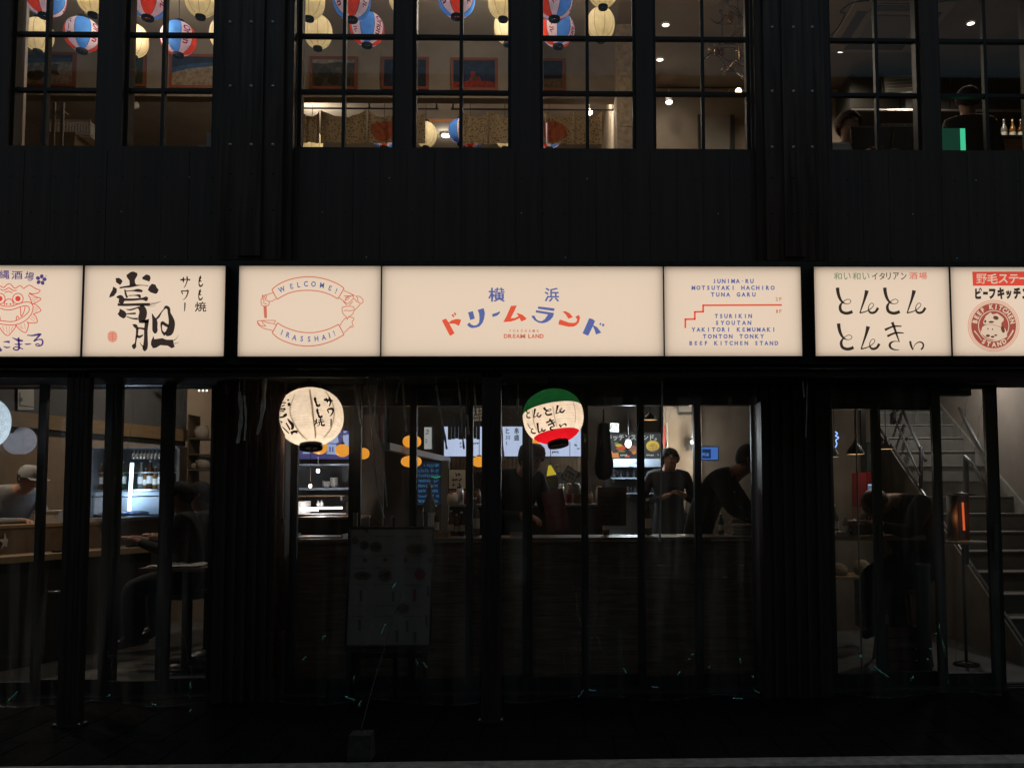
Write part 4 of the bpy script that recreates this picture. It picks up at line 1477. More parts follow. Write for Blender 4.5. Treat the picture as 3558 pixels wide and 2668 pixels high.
poster('orange framed poster of brown earthen jars, in the third window', 1076, 198, 1242, 312,
       [(earth, FULL), (white_, [(0, .86), (.3, .84), (.6, .9), (1, .86), (1, 1), (0, 1)]), (pc('olive', (70, 66, 40)), blob(.3, .5, .16, .2, seed=6)), (pc('shade', (58, 50, 38)), blob(.5, .25, .14, .2, seed=7)), (pc('shade', (58, 50, 38)), blob(.8, .2, .12, .2, seed=8)), (pc('shade', (58, 50, 38)), blob(.15, .2, .12, .16, seed=8)), (pc('straw', (135, 115, 75)), blob(.7, .6, .15, .12, seed=18))])
poster('orange framed poster of plain dark blue sea, behind the mullion', 1325, 200, 1490, 312, [(dusk, FULL), (deep, [(0, .55), (1, .5), (1, 1), (0, 1)])])
poster('orange framed poster of a red tiled roof figure against blue sky', 1566, 203, 1730, 316,
       [(deep, FULL), (red_, [(0, 0), (1, 0), (1, .2), (.8, .26), (.68, .24), (.62, .44), (.55, .4), (.5, .62), (.4, .6), (.42, .42), (.36, .26), (.15, .2), (0, .24)]), (earth, blob(.52, .36, .08, .1, seed=4))])
poster('orange framed poster of a dark beach, rightmost of the row', 1800, 205, 1964, 317,
       [(dusk, FULL), (pc('wet sand', (150, 132, 110)), [(0, 0), (1, 0), (1, .36), (0, .34)]), (pc('foam', (60, 70, 85)), [(.1, .42), (.9, .45), (.9, .5), (.1, .46)])])

# dotted fabric curtains on rods
M_leop = bpy.data.materials.new('dotted tan fabric'); M_leop.use_nodes = True
n_ = M_leop.node_tree
b_ = n_.nodes['Principled BSDF']; b_.inputs['Roughness'].default_value = 0.9
tc = n_.nodes.new('ShaderNodeTexCoord'); vo = n_.nodes.new('ShaderNodeTexVoronoi'); vo.inputs['Scale'].default_value = 42; vo.inputs['Randomness'].default_value = 1.0
rp = n_.nodes.new('ShaderNodeValToRGB')
rp.color_ramp.interpolation = 'CONSTANT'
rp.color_ramp.elements[0].color = (0.14, 0.09, 0.05, 1); rp.color_ramp.elements[1].position = 0.36; rp.color_ramp.elements[1].color = (0.33, 0.25, 0.15, 1)
n_.links.new(tc.outputs['Object'], vo.inputs[0]); n_.links.new(vo.outputs['Distance'], rp.inputs[0]); n_.links.new(rp.outputs[0], b_.inputs['Base Color'])
M_spot = mat('faded red print', (0.30, 0.075, 0.03), 0.9, 0, 0.35, 22)
YC = 3.3


def curtain(label, rod, panels, circ, group):
    za = P(1600, 380, YC).z
    t = thing('noren_curtain', label, 'curtain', P(rod[0], 380, YC), group)
    q = MB(); a, b2 = P(rod[0], 378, YC), P(rod[1], 378, YC)
    q.tube([(a.x, YC, za), (b2.x, YC, za)], 0.009, 8)
    for x in (a.x + 0.02, (a.x + b2.x) / 2, b2.x - 0.02):
        q.tube([(x, YC, za), (x, YC, za + 0.05)], 0.011, 8)
        q.box(x - 0.008, x + 0.008, YC - 0.01, YH + 0.121, za + 0.05, za + 0.065)
    q.build('rod', M_cord, t)
    for i, (p0, p1) in enumerate(panels):
        x0, x1 = P(p0, 430, YC).x, P(p1, 430, YC).x
        zb = P(1600, 499, YC).z
        q = MB()
        nx, nz = 18, 14
        for k_ in range(nz + 1):
            for j in range(nx + 1):
                u, v = j / nx, k_ / nz
                sag = 0.075 * (1 - (2 * u - 1) ** 2) ** 0.8 if p1 - p0 > 60 else 0.03
                zt = za - 0.012 - sag
                z = zb + (zt - zb) * v
                q.v.append(Vector((x0 + (x1 - x0) * u, YC + 0.014 * math.sin(u * 9 + i * 2 + v) + 0.01 * math.sin(u * 23 + i), z)))
        for k_ in range(nz):
            for j in range(nx):
                a0 = k_ * (nx + 1) + j
                u, v = (j + .5) / nx, (k_ + .5) / nz
                xw = x0 + (x1 - x0) * u
                zw = zb + (za - zb) * v
                q.f.append([a0, a0 + 1, a0 + nx + 2, a0 + nx + 1]); q.sm.append(True)
                q.m.append(1 if circ and (xw - P(circ, 440, YC).x) ** 2 + (zw - P(1600, 445, YC).z) ** 2 < 0.135 ** 2 else 0)
        q.build('fabric_panel', [M_leop, M_spot], t)


curtain('dotted tan noren curtain with a faded red circle, left of the opening', (1042, 1524), [(1044, 1110), (1113, 1274), (1279, 1388), (1392, 1478)], 1335, 'dotted noren curtains upstairs')
curtain('dotted tan noren curtain with a faded red circle, right of the opening', (1567, 2138), [(1605, 1697), (1700, 1872), (1876, 1897), (1901, 1996), (2000, 2092)], 1925, 'dotted noren curtains upstairs')
# awning strip in the gap
t = thing('awning_strip', 'small orange scalloped awning in the gap between the curtains', 'awning', P(1540, 420, 4.6))
q = MB()
for i in range(9):
    xa, xb = P(1478 + i * 13.5, 420, 4.6).x, P(1478 + (i + 1) * 13.5, 420, 4.6).x
    z = P(1540, 414, 4.6).z
    q.add([(xa, 4.6, z), (xb, 4.6, z), (xb, 4.57, z - 0.04), ((xa + xb) / 2, 4.56, z - 0.062), (xa, 4.57, z - 0.04)], [(0, 1, 2, 3, 4)])
q.build('cloth', mat('orange awning cloth', (0.45, 0.17, 0.06), 0.9), t)

# shelf things in the first window
t = thing('plastic_basket', 'white perforated plastic basket in the first upper window', 'basket', P(245, 480, 1.2))
q = MB()
a = P(172, 425, 1.2); b2 = P(312, 470, 1.2)
for i in range(15):
    x = a.x + (b2.x - a.x) * i / 14
    q.box(x - 0.004, x + 0.004, 1.2, 1.206, b2.z, a.z)
    q.box(x - 0.004, x + 0.004, 1.5, 1.506, b2.z, a.z)
for k_ in range(7):
    z = b2.z + (a.z - b2.z) * k_ / 6
    q.box(a.x, b2.x, 1.194, 1.1995, z - 0.004, z + 0.004)
    q.box(b2.x - 0.002, b2.x + 0.004, 1.2065, 1.5, z - 0.004, z + 0.004)
q.box(a.x - 0.01, b2.x + 0.01, 1.185, 1.193, a.z - 0.005, a.z + 0.015)
q.box(a.x, b2.x, 1.207, 1.4995, b2.z - 0.01, b2.z - 0.005)
q.build('basket', M_white, t)
t = thing('storage_box', 'beige box under the white basket upstairs', 'box', P(215, 510, 1.2))
a, b2 = P(160, 468, 1.15), P(258, 520, 1.15)
q = MB(); q.box(a.x, b2.x, 1.15, 1.48, z_sill - 0.1, a.z)
q.box(a.x - 0.006, b2.x + 0.006, 1.144, 1.486, a.z + 0.0005, a.z + 0.02)
q.build('carton', mat('beige card', (0.36, 0.27, 0.17), 0.8), t)
t = thing('shelf_rack', 'pale upright shelf rack at the left of the first upper window', 'rack', P(150, 500, 1.35))
q = MB()
for x in (146, 185, 215):
    p = P(x, 400, 1.05)
    q.box(p.x - 0.01, p.x + 0.01, 1.05, 1.07, z2f, P(x, 355, 1.05).z)
q.box(P(146, 400, 1.05).x, P(215, 400, 1.05).x, 1.071, 1.14, P(1, 378, 1.05).z - 0.01, P(1, 378, 1.05).z)
q.build('rack', mat('grey rack paint', (0.3, 0.27, 0.23), 0.6), t)
t = thing('napkin_stack', 'pale folded paper stack in the corner of the second upper window', 'paper stack', P(735, 500, 0.4))
q = MB(); a, b2 = P(718, 462, 0.4), P(760, 510, 0.4)
q.box(a.x, b2.x, 0.4, 0.6, z_sill - 0.1, a.z); q.box(a.x - 0.05, b2.x, 0.39, 0.66, z_sill - 0.1, P(1, 503, 0.4).z)
q.build('stack', M_paper, t)

# wire chandeliers
def chandelier(label, px, py, Y, bulbs, lit):
    t = thing('wire_chandelier', label, 'chandelier', P(px, py, Y), 'twisted wire chandeliers upstairs')
    q = MB()
    rr = random.Random(px)
    top = P(px, py, Y)
    q.tube([(top.x, Y, ZCE), (top.x, Y, top.z)], 0.004, 5)
    for j in range(5):
        pts = []
        a0 = rr.uniform(0, 6)
        for i in range(14):
            f = i / 13
            r = 0.05 + 0.13 * math.sin(f * 3.1)
            pts.append((top.x + r * math.cos(a0 + f * 4), Y + r * math.sin(a0 + f * 4), top.z - f * 0.3 + 0.03 * math.sin(f * 14 + j)))
        q.tube(pts, 0.004, 5)
    q.build('wire', mat('bronze wire', (0.10, 0.06, 0.03), 0.35, 0.8), t)
    for bx, by in bulbs:
        p = P(bx, by, Y)
        q = MB(); q.ball(p, 0.028, 0.028, 0.04, 12, 8)
        q.build('bulb', emit('glowing bulb', (1, 0.75, 0.45), 10, False) if lit else mat('amber glass', (0.25, 0.11, 0.03), 0.15, 0.3), t)
        if lit:
            lamp('light', p + Vector((0, -0.06, 0)), 2.0, WARM, 0.03, 'POINT', t)


chandelier('twisted wire chandelier with small amber bulbs near the ceiling, sixth window', 2530, 40, 2.2, [(2540, 55), (2535, 70)], False)
chandelier('twisted wire chandelier with amber bulbs halfway down the sixth window', 2510, 150, 2.6, [(2508, 183), (2490, 180)], False)
chandelier('twisted wire chandelier with one bright bulb, sixth window', 2567, 210, 1.8, [(2566, 322)], True)
chandelier('twisted wire chandelier with a lit bulb at the edge of the right pillar', 2625, 140, 1.8, [(2604, 215)], True)

# bar at the right
t = thing('wall_cabinet', 'long black wall cabinet across the two right upper windows', 'cabinet', P(3300, 380, 3.6))
q = MB(); a, b2 = P(2952, 262, 3.6), P(3640, 385, 3.6)
q.box(a.x, b2.x, 3.6, 4.09, P(3300, 385, 3.6).z, P(3300, 262, 3.6).z)
q.build('carcass', M_dark, t)
for i in range(4):
    q = MB(); w_ = (b2.x - a.x) / 4
    q.box(a.x + w_ * i + 0.01, a.x + w_ * (i + 1) - 0.01, 3.585, 3.599, P(3300, 380, 3.6).z, P(3300, 268, 3.6).z)
    q.build('door', mat('dark cabinet door', (0.03, 0.027, 0.024), 0.4), t)
q = MB(); q.box(a.x, b2.x, 3.56, 3.584, P(3300, 388, 3.6).z - 0.01, P(3300, 385, 3.6).z - 0.001)
q.build('shelf_edge', M_steel, t)
t = thing('menu_board', 'pale ruled board in a dark frame, seventh upper window', 'menu board', P(3125, 320, 3.4))
Q = Matrix.Rotation(R(-4), 3, 'Y')
c = P(3125, 292, 3.4)
q = MB(); q.box(-0.185, 0.185, 0, 0.02, -0.105, 0.105, 0, Q)
q.v = [p + c for p in q.v]
q.build('frame', M_blk, t)
q = MB(); q.box(-0.16, 0.16, -0.003, -0.001, -0.085, 0.085, 0, Q); q.v = [p + c for p in q.v]
q.build('sheet', mat('grey green sheet', (0.22, 0.22, 0.19), 0.7), t)
q = MB()
for i in range(4):
    q.box(-0.14, 0.13, -0.0055, -0.004, 0.05 - i * 0.035, 0.054 - i * 0.035, 0, Q)
q.v = [p + c for p in q.v]
q.build('ruled_line', M_white, t)
t = thing('white_chair', 'cream chair back at the foot of the seventh upper window', 'chair', P(2920, 520, 0.7))
q = MB()
a, b2 = P(2884, 499, 0.7), P(2957, 523, 0.7)
q.tube([(a.x, .7, a.z - 0.06), (a.x + 0.01, .7, a.z - 0.008), (b2.x - 0.02, .7, a.z - 0.008), (b2.x, .7, a.z - 0.06)], 0.016, 8)
q.box(a.x, b2.x - 0.005, 0.69, 0.71, a.z - 0.085, a.z - 0.02)
q.build('backrest', M_white, t)
q = MB(); q.box(a.x, b2.x, 0.715, 1.05, z2f + 0.42, z2f + 0.46)
q.build('seat', M_white, t)
for sx in (a.x + 0.012, b2.x - 0.012):
    for sy in (0.7, 1.03):
        q = MB(); q.tube([(sx, sy, z2f), (sx, sy, z2f + 0.42 if sy > 0.8 else a.z - 0.086)], 0.012, 8)
        q.build('leg', M_steel, t)
t = thing('table_screen', 'dark smoked screen standing behind the seventh upper window', 'screen', P(3070, 520, 0.75))
q = MB(); a, b2 = P(2957, 444, 0.75), P(3192, 525, 0.75)
q.box(a.x, b2.x, 0.75, 0.765, z_sill - 0.12, a.z)
q.build('sheet', mat('smoked plastic', (0.035, 0.033, 0.03), 0.2), t)
q = MB(); q.box(a.x - 0.008, b2.x + 0.008, 0.745, 0.77, a.z + 0.001, a.z + 0.012)
q.tube([P(3095, 522, 0.735), P(3108, 448, 0.735)], 0.006, 6); q.tube([P(3172, 522, 0.735), P(3186, 448, 0.735)], 0.006, 6)
q.build('edge_bar', mat('tan edge', (0.2, 0.15, 0.1), 0.5), t)
t = thing('tumbler_rack', 'row of small upturned glasses on the smoked screen', 'glasses', P(3120, 440, 0.9))
q = MB()
for i in range(16):
    p = P(3048 + i * 9.2, 441, 0.86 + 0.03 * (i % 2))
    q.lathe([(0.008, 0), (0.011, 0.024)], p, 8)
q.build('glasses', mat('clear tumbler glass', (0.3, 0.28, 0.25), 0.1, 0.4), t)
t = thing('green_lit_panel', 'dark panel with a bright green lit edge, rightmost upper window', 'lit panel', P(3300, 525, 0.55))
a, b2 = P(3268, 446, 0.55), P(3338, 528, 0.55)
q = MB(); q.box(a.x, b2.x, 0.55, 0.7, z_sill - 0.12, a.z)
q.build('panel', emit('dim green plastic', (0.006, 0.035, 0.02), 1.0), t)
q = MB(); q.box(b2.x + 0.001, P(3354, 480, .55).x, 0.548, 0.7, z_sill - 0.12, a.z - 0.002)
q.build('lit_edge', emit('green lit plastic', (0.055, 0.56, 0.29), 1.0), t)
t = thing('bar_counter', 'dark bar counter with bottles behind the right upper windows', 'counter', P(3350, 520, 2.9))
q = MB(); a, b2 = P(3000, 480, 2.9), P(3640, 480, 2.9)
q.box(a.x, b2.x, 2.9, 3.35, z2f, P(3300, 480, 2.9).z)
q.build('cabinet', M_wood2, t)
q = MB(); q.box(a.x, b2.x, 2.87, 3.36, P(3300, 480, 2.9).z + 0.001, P(3300, 477, 2.9).z + 0.012)
q.build('top', M_blk, t)
BT = [mat('green bottle glass', (0.02, 0.07, 0.03), 0.1), mat('brown bottle glass', (0.07, 0.03, 0.01), 0.1), mat('clear bottle glass', (0.2, 0.2, 0.18), 0.1), mat('amber bottle glass', (0.2, 0.09, 0.02), 0.1)]


def bottle(label, p, h, mi, group, cap=True, r=None):
    r = r or h * 0.125
    t = thing('bottle', label, 'bottle', p, group)
    q = MB(); q.lathe([(0.001, 0), (r, 0.004), (r, h * 0.58), (r * 0.85, h * 0.66), (r * 0.36, h * 0.78), (r * 0.32, h * 0.95)], p, 14)
    gb = q.build('glass_body', BT[mi], t)
    q = MB(); q.lathe([(r * 1.01, h * 0.2), (r * 1.01, h * 0.46)], p, 14)
    q.build('paper_label', M_paper, gb)
    if cap:
        q = MB(); q.lathe([(r * 0.38, h * 0.94), (r * 0.38, h), (0.001, h)], p, 12)
        q.build('cap', M_steel, t)
    return t


for i, px in enumerate((3440, 3462, 3490, 3520, 3548)):
    p = P(px, 478, 3.1)
    p.z = P(3300, 477, 2.9).z + 0.0125
    bottle('dark bottle on the upstairs bar counter', p, 0.26, (1, 0, 2, 3, 1)[i], 'bottles on the upstairs bar')
m = MB(); m.box(P(2990, 430, 4.0).x, P(3640, 430, 4.0).x, YB - 0.03, YB - 0.002, P(3300, 480, 4.0).z, P(3300, 392, 4.0).z)
m.build('tile_splashback', mat('reddish tile', (0.26, 0.12, 0.07), 0.4, 0, 0.4, 12), B)
# ------------------------------------------------------------------ ground floor hall
def pbox(q, x0, y0, x1, y1, Y, depth, mi=0):
    """upright box whose front face fills this rectangle of the photo at the plane Y"""
    xm, ym = (x0 + x1) / 2, (y0 + y1) / 2
    q.box(P(x0, ym, Y).x, P(x1, ym, Y).x, Y, Y + depth, P(xm, y1, Y).z, P(xm, y0, Y).z, mi)
    return q


# slanted partitions hidden behind the two piers
for (xa, ya, xb, yb) in ((P(850, 1700, .8).x, .805, P(850, 1700, 5.1).x, 5.19), (P(2768, 1700, .8).x, .805, P(2790, 1700, 5.1).x, 5.19)):
    q = MB()
    q.add([(xa - .04, ya, .007), (xb - .04, yb, .007), (xb - .04, yb, ZC - .001), (xa - .04, ya, ZC - .001), (xa + .04, ya, .007), (xb + .04, yb, .007), (xb + .04, yb, ZC - .001), (xa + .04, ya, ZC - .001)],
          [(0, 1, 2, 3), (7, 6, 5, 4), (0, 3, 7, 4), (1, 5, 6, 2)])
    q.build('stall_partition', M_wall_br, B)

# ---- middle stall: bar counter
YBAR = 1.05
q = MB()
xa, xb = P(985, 1900, YBAR).x, P(2660, 1900, YBAR).x
zt = P(1800, 1868, YBAR).z
t = thing('bar_counter', 'long timber fronted bar counter behind the middle glass doors', 'counter', ((xa + xb) / 2, YBAR, 0.006))
n = 11
for i in range(n):
    z0, z1 = 0.02 + (zt - 0.05) * i / n, 0.02 + (zt - 0.05) * (i + 1) / n - 0.004
    q.box(xa, xb, YBAR + 0.02 + 0.002 * (i % 3), YBAR + 0.06, z0, z1)
q.build('front_panel', M_wood2, t)
q = MB(); q.box(xa, xb, YBAR - 0.02, YBAR + 0.42, zt - 0.022, zt)
q.build('bar_top', mat('worn pale bar top', (0.30, 0.23, 0.16), 0.4, 0, 0.3, 5, (1, 10, 10)), t)
ZB = zt

# ---- left kitchen of the middle bay
t = thing('picture_sign', 'blue lit sign with pale house and boat picture, behind the orange lamps', 'sign', P(1124, 1594, 3.6))
q = MB(); pbox(q, 1020, 1493, 1225, 1596, 3.6, 0.06); q.build('light_box', M_blk, t)
q = MB(); a = P(1020, 1545, 3.597)
k = Ink(lambda x, y: P(x, y, 3.596), ox=1000, oy=1480, sc=4.148, lift=0.001)
k.fill([(100, 60), (920, 60), (920, 475), (100, 475)])
k.build('blue_ground', emit('indigo backlit print', srgb(64, 62, 112), 1.0), t)
k = Ink(lambda x, y: P(x, y, 3.588), ox=1000, oy=1480, sc=4.148, lift=0.001)
for pts in [[(180, 310), (230, 270), (270, 290), (260, 350), (330, 395), (210, 400), (230, 350)], [(560, 240), (600, 170), (720, 145), (735, 230), (690, 250)], [(560, 255), (700, 265), (700, 300), (560, 300)],
            [(570, 300), (600, 300), (600, 370), (570, 370)], [(620, 300), (640, 300), (640, 370), (620, 370)], [(660, 300), (700, 300), (700, 370), (660, 370)], [(560, 375), (720, 370), (800, 420), (560, 400)],
            [(780, 140), (880, 120), (880, 420), (830, 300)], [(720, 80), (760, 70), (770, 95), (730, 100)], [(800, 75), (850, 70), (850, 95), (810, 100)]]:
    k.fill(pts)
k.build('pale_print', emit('pale blue backlit print', srgb(150, 165, 200), 1.0), t)

# orange lamps
M_or = emit('orange lamp shade', srgb(232, 152, 48), 1.0)


def orange_lamp(d, x0, y0, x1, y1, Y):
    c = P((x0 + x1) / 2, (y0 + y1) / 2, Y)
    rx, rz = S((x1 - x0) / 2, Y), S((y1 - y0) / 2, Y)
    t = thing('orange_lamp', 'small glowing orange lamp ' + d, 'hanging lamp', c, 'small orange hanging lamps')
    q = MB(); q.lathe([(max(rx * (1 - abs(math.sin(R(a))) ** 2.6) ** .5, rx * .28), rz * math.sin(R(a))) for a in range(82, -91, -9)] + [(0.001, -rz)], c, 28)
    q.build('shade', M_or, t)
    q = MB(); q.lathe([(rx * 0.32, rz * 0.98), (rx * 0.3, rz * 1.2), (0.001, rz * 1.25)], c, 16)
    q.tube([c + Vector((0, 0, rz * 1.2)), (c.x, c.y, ZC)], 0.003, 5)
    q.build('cord', M_cord, t)


orange_lamp('half behind the brush lettered lantern', 1082, 1530, 1137, 1578, 3.2)
orange_lamp('in front of the blue picture sign', 1166, 1543, 1214, 1587, 3.2)
orange_lamp('just right of the first dark door stile', 1240, 1556, 1283, 1595, 2.4)
orange_lamp('above the grey beam, split by a door stile', 1400, 1512, 1463, 1556, 2.0)
orange_lamp('below the grey beam, split by a door stile', 1394, 1583, 1464, 1623, 2.4)
orange_lamp('at the left edge of the slim grey post', 1640, 1585, 1690, 1622, 3.0)
orange_lamp('at the lower left of the tricolour lantern', 1826, 1510, 1875, 1557, 3.0)


def shelf(name, label, x0, x1, y, Y, depth, mats, th=6, group=None):
    t = thing(name, label, 'shelf', P((x0 + x1) / 2, y, Y), group)
    q = MB(); pbox(q, x0, y - th / 2, x1, y + th / 2, Y, depth)
    q.build('board', mats, t)
    q = MB(); pbox(q, x0 + 6, y + th / 2 + 0.5, x0 + 12, y + th / 2 + 12, Y + 0.02, depth - 0.02); pbox(q, x1 - 12, y + th / 2 + 0.5, x1 - 6, y + th / 2 + 12, Y + 0.02, depth - 0.02)
    q.build('bracket', M_steel, t)
    return t


M_bsteel = mat('bluish steel', (0.36, 0.42, 0.50), 0.4, 0.15)
t = thing('kitchen_cabinet', 'dark kitchen recess with grey tiled back behind the left of the bar', 'cabinet', P(1120, 1860, 3.9))
q = MB(); pbox(q, 1015, 1598, 1330, 1870, 3.92, 0.05); q.build('back_panel', mat('grey kitchen tile', (0.20, 0.20, 0.21), 0.4, 0, 0.15, 9), t)
q = MB(); pbox(q, 1228, 1440, 1330, 1860, 3.0, 0.04); q.build('side_panel', M_wall_br, t)
shelf('kitchen_shelf', 'upper steel shelf with a blue lit edge in the left kitchen', 1022, 1222, 1614, 3.5, 0.35, M_bsteel, 6, 'steel shelves in the left kitchen')
shelf('kitchen_shelf', 'middle steel shelf carrying two grey bowls in the left kitchen', 1022, 1222, 1698, 3.5, 0.35, M_bsteel, 8, 'steel shelves in the left kitchen')
shelf('kitchen_shelf', 'lower wooden shelf edge in the left kitchen', 1022, 1195, 1723, 3.45, 0.3, M_wood, 5, 'steel shelves in the left kitchen')
ZS = P(1120, 1693.5, 3.5).z
for d, px, w_, h_ in (('low wide', 1134, 15, 21), ('tall', 1160, 14, 34)):
    p = P(px, 1694, 3.62); p.z = ZS + 0.001
    s_ = S(1, 3.62)
    t = thing('stacked_bowls', d + ' stack of pale bowls on the middle kitchen shelf', 'bowls', p)
    q = MB()
    for i in range(4):
        z0 = h_ * s_ * i / 5
        q.lathe([(w_ * s_ * .45, z0), (w_ * s_ * .8, z0 + h_ * s_ * .22), (w_ * s_, z0 + h_ * s_ * .4), (w_ * s_ * .94, z0 + h_ * s_ * .4), (w_ * s_ * .5, z0 + h_ * s_ * .08)], p, 20)
    q.build('bowls', M_white, t)


def bulb(d, px, py, Y, r, col, s, power, lcol):
    p = P(px, py, Y)
    t = thing('bare_bulb', d, 'light bulb', p)
    q = MB(); q.ball(p, r, r, r * 1.25, 14, 10); q.build('globe', emit('bulb glow %d' % px, col, s, False), t)
    q = MB(); q.lathe([(r * .5, r * 1.1), (r * .5, r * 2.2), (.001, r * 2.25)], p, 12); q.tube([p + Vector((0, 0, r * 2.2)), (p.x, p.y, ZC)], .0025, 5)
    q.build('socket', M_blk, t)
    if power:
        lamp('light', p + Vector((0, -r * 2.2, 0)), power, lcol, r, 'POINT', t)


bulb('bright white bare bulb under the upper kitchen shelf', 1105, 1636, 3.3, 0.016, (1, 1, 1), 14, 2.5, (.85, .92, 1))
bulb('warm bare bulb hanging before the middle kitchen shelf', 1078, 1688, 2.6, 0.014, (1, .7, .42), 14, 1.0, (1, .7, .4))
t = thing('display_case', 'glass display case with two white tube lights in the left kitchen', 'display case', P(1120, 1800, 2.5))
q = MB(); pbox(q, 1026, 1786, 1215, 1800, 2.5, 0.4)
pbox(q, 1026, 1742, 1036, 1786, 2.5, 0.4); pbox(q, 1203, 1742, 1215, 1786, 2.5, 0.4)
q.build('case_frame', M_white, t)
q = MB(); pbox(q, 1038, 1742, 1202, 1785, 2.52, 0.004); q.build('glass', M_glass, t)
q = MB(); a, b2 = P(1046, 1766, 2.7), P(1189, 1764, 2.7); q.tube([a, b2], .009, 10)
a, b2 = P(1046, 1774, 2.65), P(1106, 1773, 2.65); q.tube([a, b2], .006, 10)
q.build('tube_light', emit('white tube light', (.95, .93, 1), 9), t)
for i, px in enumerate((1105, 1117)):
    p = P(px, 1763, 2.85); p.z = P(1, 1764, 2.75).z - .0
    s_ = S(1, 2.85)
    t = thing('sauce_bottle', 'white squeeze bottle in the lit display case, ' + ('left' if i == 0 else 'right') + ' of a pair', 'bottle', p, 'white squeeze bottles in the display case')
    q = MB(); q.lathe([(6 * s_, 0), (6 * s_, 10 * s_), (3 * s_, 14 * s_), (1 * s_, 20 * s_), (.0005, 20 * s_)], p, 12); q.build('bottle_body', M_white, t)
t = thing('prep_counter', 'dark prep counter with a pale worktop, left of the bar', 'counter', P(1120, 1866, 1.9))
q = MB(); pbox(q, 1020, 1804, 1240, 1868, 1.9, 0.5); q.build('cabinet', mat('olive dark panel', (.05, .047, .035), .5), t)
q = MB(); pbox(q, 1020, 1797, 1240, 1803.5, 1.88, 0.55); q.build('worktop', M_wood, t)
t = thing('serving_tray', 'pale tray lying on the left end of the bar', 'tray', P(1110, 1850, 1.2))
p = P(1115, 1850, 1.25)
q = MB(); q.box(p.x - .2, p.x + .2, 1.12, 1.38, ZB + .001, ZB + .012, 0)
for sx in (-.2, .19):
    q.box(p.x + sx, p.x + sx + .01, 1.12, 1.38, ZB + .0121, ZB + .03)
q.build('tray', M_bsteel, t)

# grey beam of the stall running to the back, with a black framed lettered board
t = thing('stall_beam', 'grey stall fascia beam running back at an angle over the kitchen', 'beam', P(1355, 1560, 1.5))
a, b2 = P(1355, 1538, 1.4), P(1592, 1598, 5.1)
q = MB()
zt_, zb_ = a.z, a.z - S(25, 1.4)
q.add([(a.x, a.y, zb_), (b2.x, b2.y, zb_), (b2.x, b2.y, zt_), (a.x, a.y, zt_), (a.x - .06, a.y, zb_), (b2.x - .06, b2.y, zb_), (b2.x - .06, b2.y, zt_), (a.x - .06, a.y, zt_)],
      [(0, 1, 2, 3), (5, 4, 7, 6), (3, 2, 6, 7), (0, 4, 5, 1), (0, 3, 7, 4), (1, 5, 6, 2)])
q.build('board', mat('pale grey board', (.42, .40, .41), .7), t)
q = MB()
for f in (0.02, 0.35, 0.7):
    q.tube([(a.x + (b2.x - a.x) * f - .03, a.y + (b2.y - a.y) * f, zt_), (a.x + (b2.x - a.x) * f - .03, a.y + (b2.y - a.y) * f, ZC)], .008, 6)
q.build('hanger_rod', M_cord, t)


def board(name, label, x0, y0, x1, y1, Y, face, marks=None, ink=None, fr=3, cat='board', rot=0.0, frame=M_blk, group=None, th=0.012, marks2=None):
    """flat notice: frame, face sheet and drawn marks, tilted by rot degrees in its plane"""
    cx, cy = (x0 + x1) / 2, (y0 + y1) / 2
    c, s_ = math.cos(R(rot)), math.sin(R(rot))
    rt = lambda x, y: (cx + (x - cx) * c + (y - cy) * s_, cy - (x - cx) * s_ + (y - cy) * c)
    t = thing(name, label, cat, P(*rt(cx, y1), Y), group)
    q = MB()
    cs = [P(*rt(x, y), Y) for x, y in ((x0 - fr, y0 - fr), (x1 + fr, y0 - fr), (x1 + fr, y1 + fr), (x0 - fr, y1 + fr))]
    bk = [p + Vector((0, th, 0)) for p in cs]
    q.add(cs + bk, [(3, 2, 1, 0), (4, 5, 6, 7), (0, 1, 5, 4), (1, 2, 6, 5), (2, 3, 7, 6), (3, 0, 4, 7)])
    q.build('backing', frame, t)
    k = Ink(lambda x, y: P(*rt(x, y), Y - .0025), lift=.0006)
    k.fill([(x0, y0), (x1, y0), (x1, y1), (x0, y1)])
    sheet_ = k.build('sheet', face, t)
    for mk, mm in ((marks, ink), (marks2 or None, None)):
        if not mk:
            continue
        groups = mk if isinstance(mk, dict) else {mm: mk}
        for m_, lst in groups.items():
            k = Ink(lambda x, y: P(*rt(x, y), Y - .0055), lift=.0006)
            for it in lst:
                if it[0] == 't':
                    k.text(it[1], it[2], bold=it[3] if len(it) > 3 else .02)
                elif it[0] == 'p':
                    k.fill(it[1])
                elif it[0] == 'd':
                    k.disc(*it[1])
                else:
                    k.stroke(it[1])
            k.build('print', m_, sheet_)
    return t


def scrawl(x0, y0, x1, y1, rows, seed, w=2.2, dens=5.0):
    """illegible handwriting: short strokes in rows"""
    rr = random.Random(seed)
    out = []
    for i in range(rows):
        y = y0 + (y1 - y0) * (i + .5) / rows
        h = (y1 - y0) / rows * .34
        x = x0
        while x < x1 - dens:
            x2 = x + rr.uniform(.5, 1.1) * dens
            if rr.random() < .82:
                out.append(('s', [(x, y + rr.uniform(-h, h), w), ((x + x2) / 2, y + rr.uniform(-h, h), w * .8), (x2, y + rr.uniform(-h, h), w)]))
                out.append(('s', [(x + dens * .3, y - h * rr.uniform(.4, 1), w * .8), (x + dens * .35, y + h * rr.uniform(.4, 1), w * .8)]))
            x = x2 + dens * .25
    return out


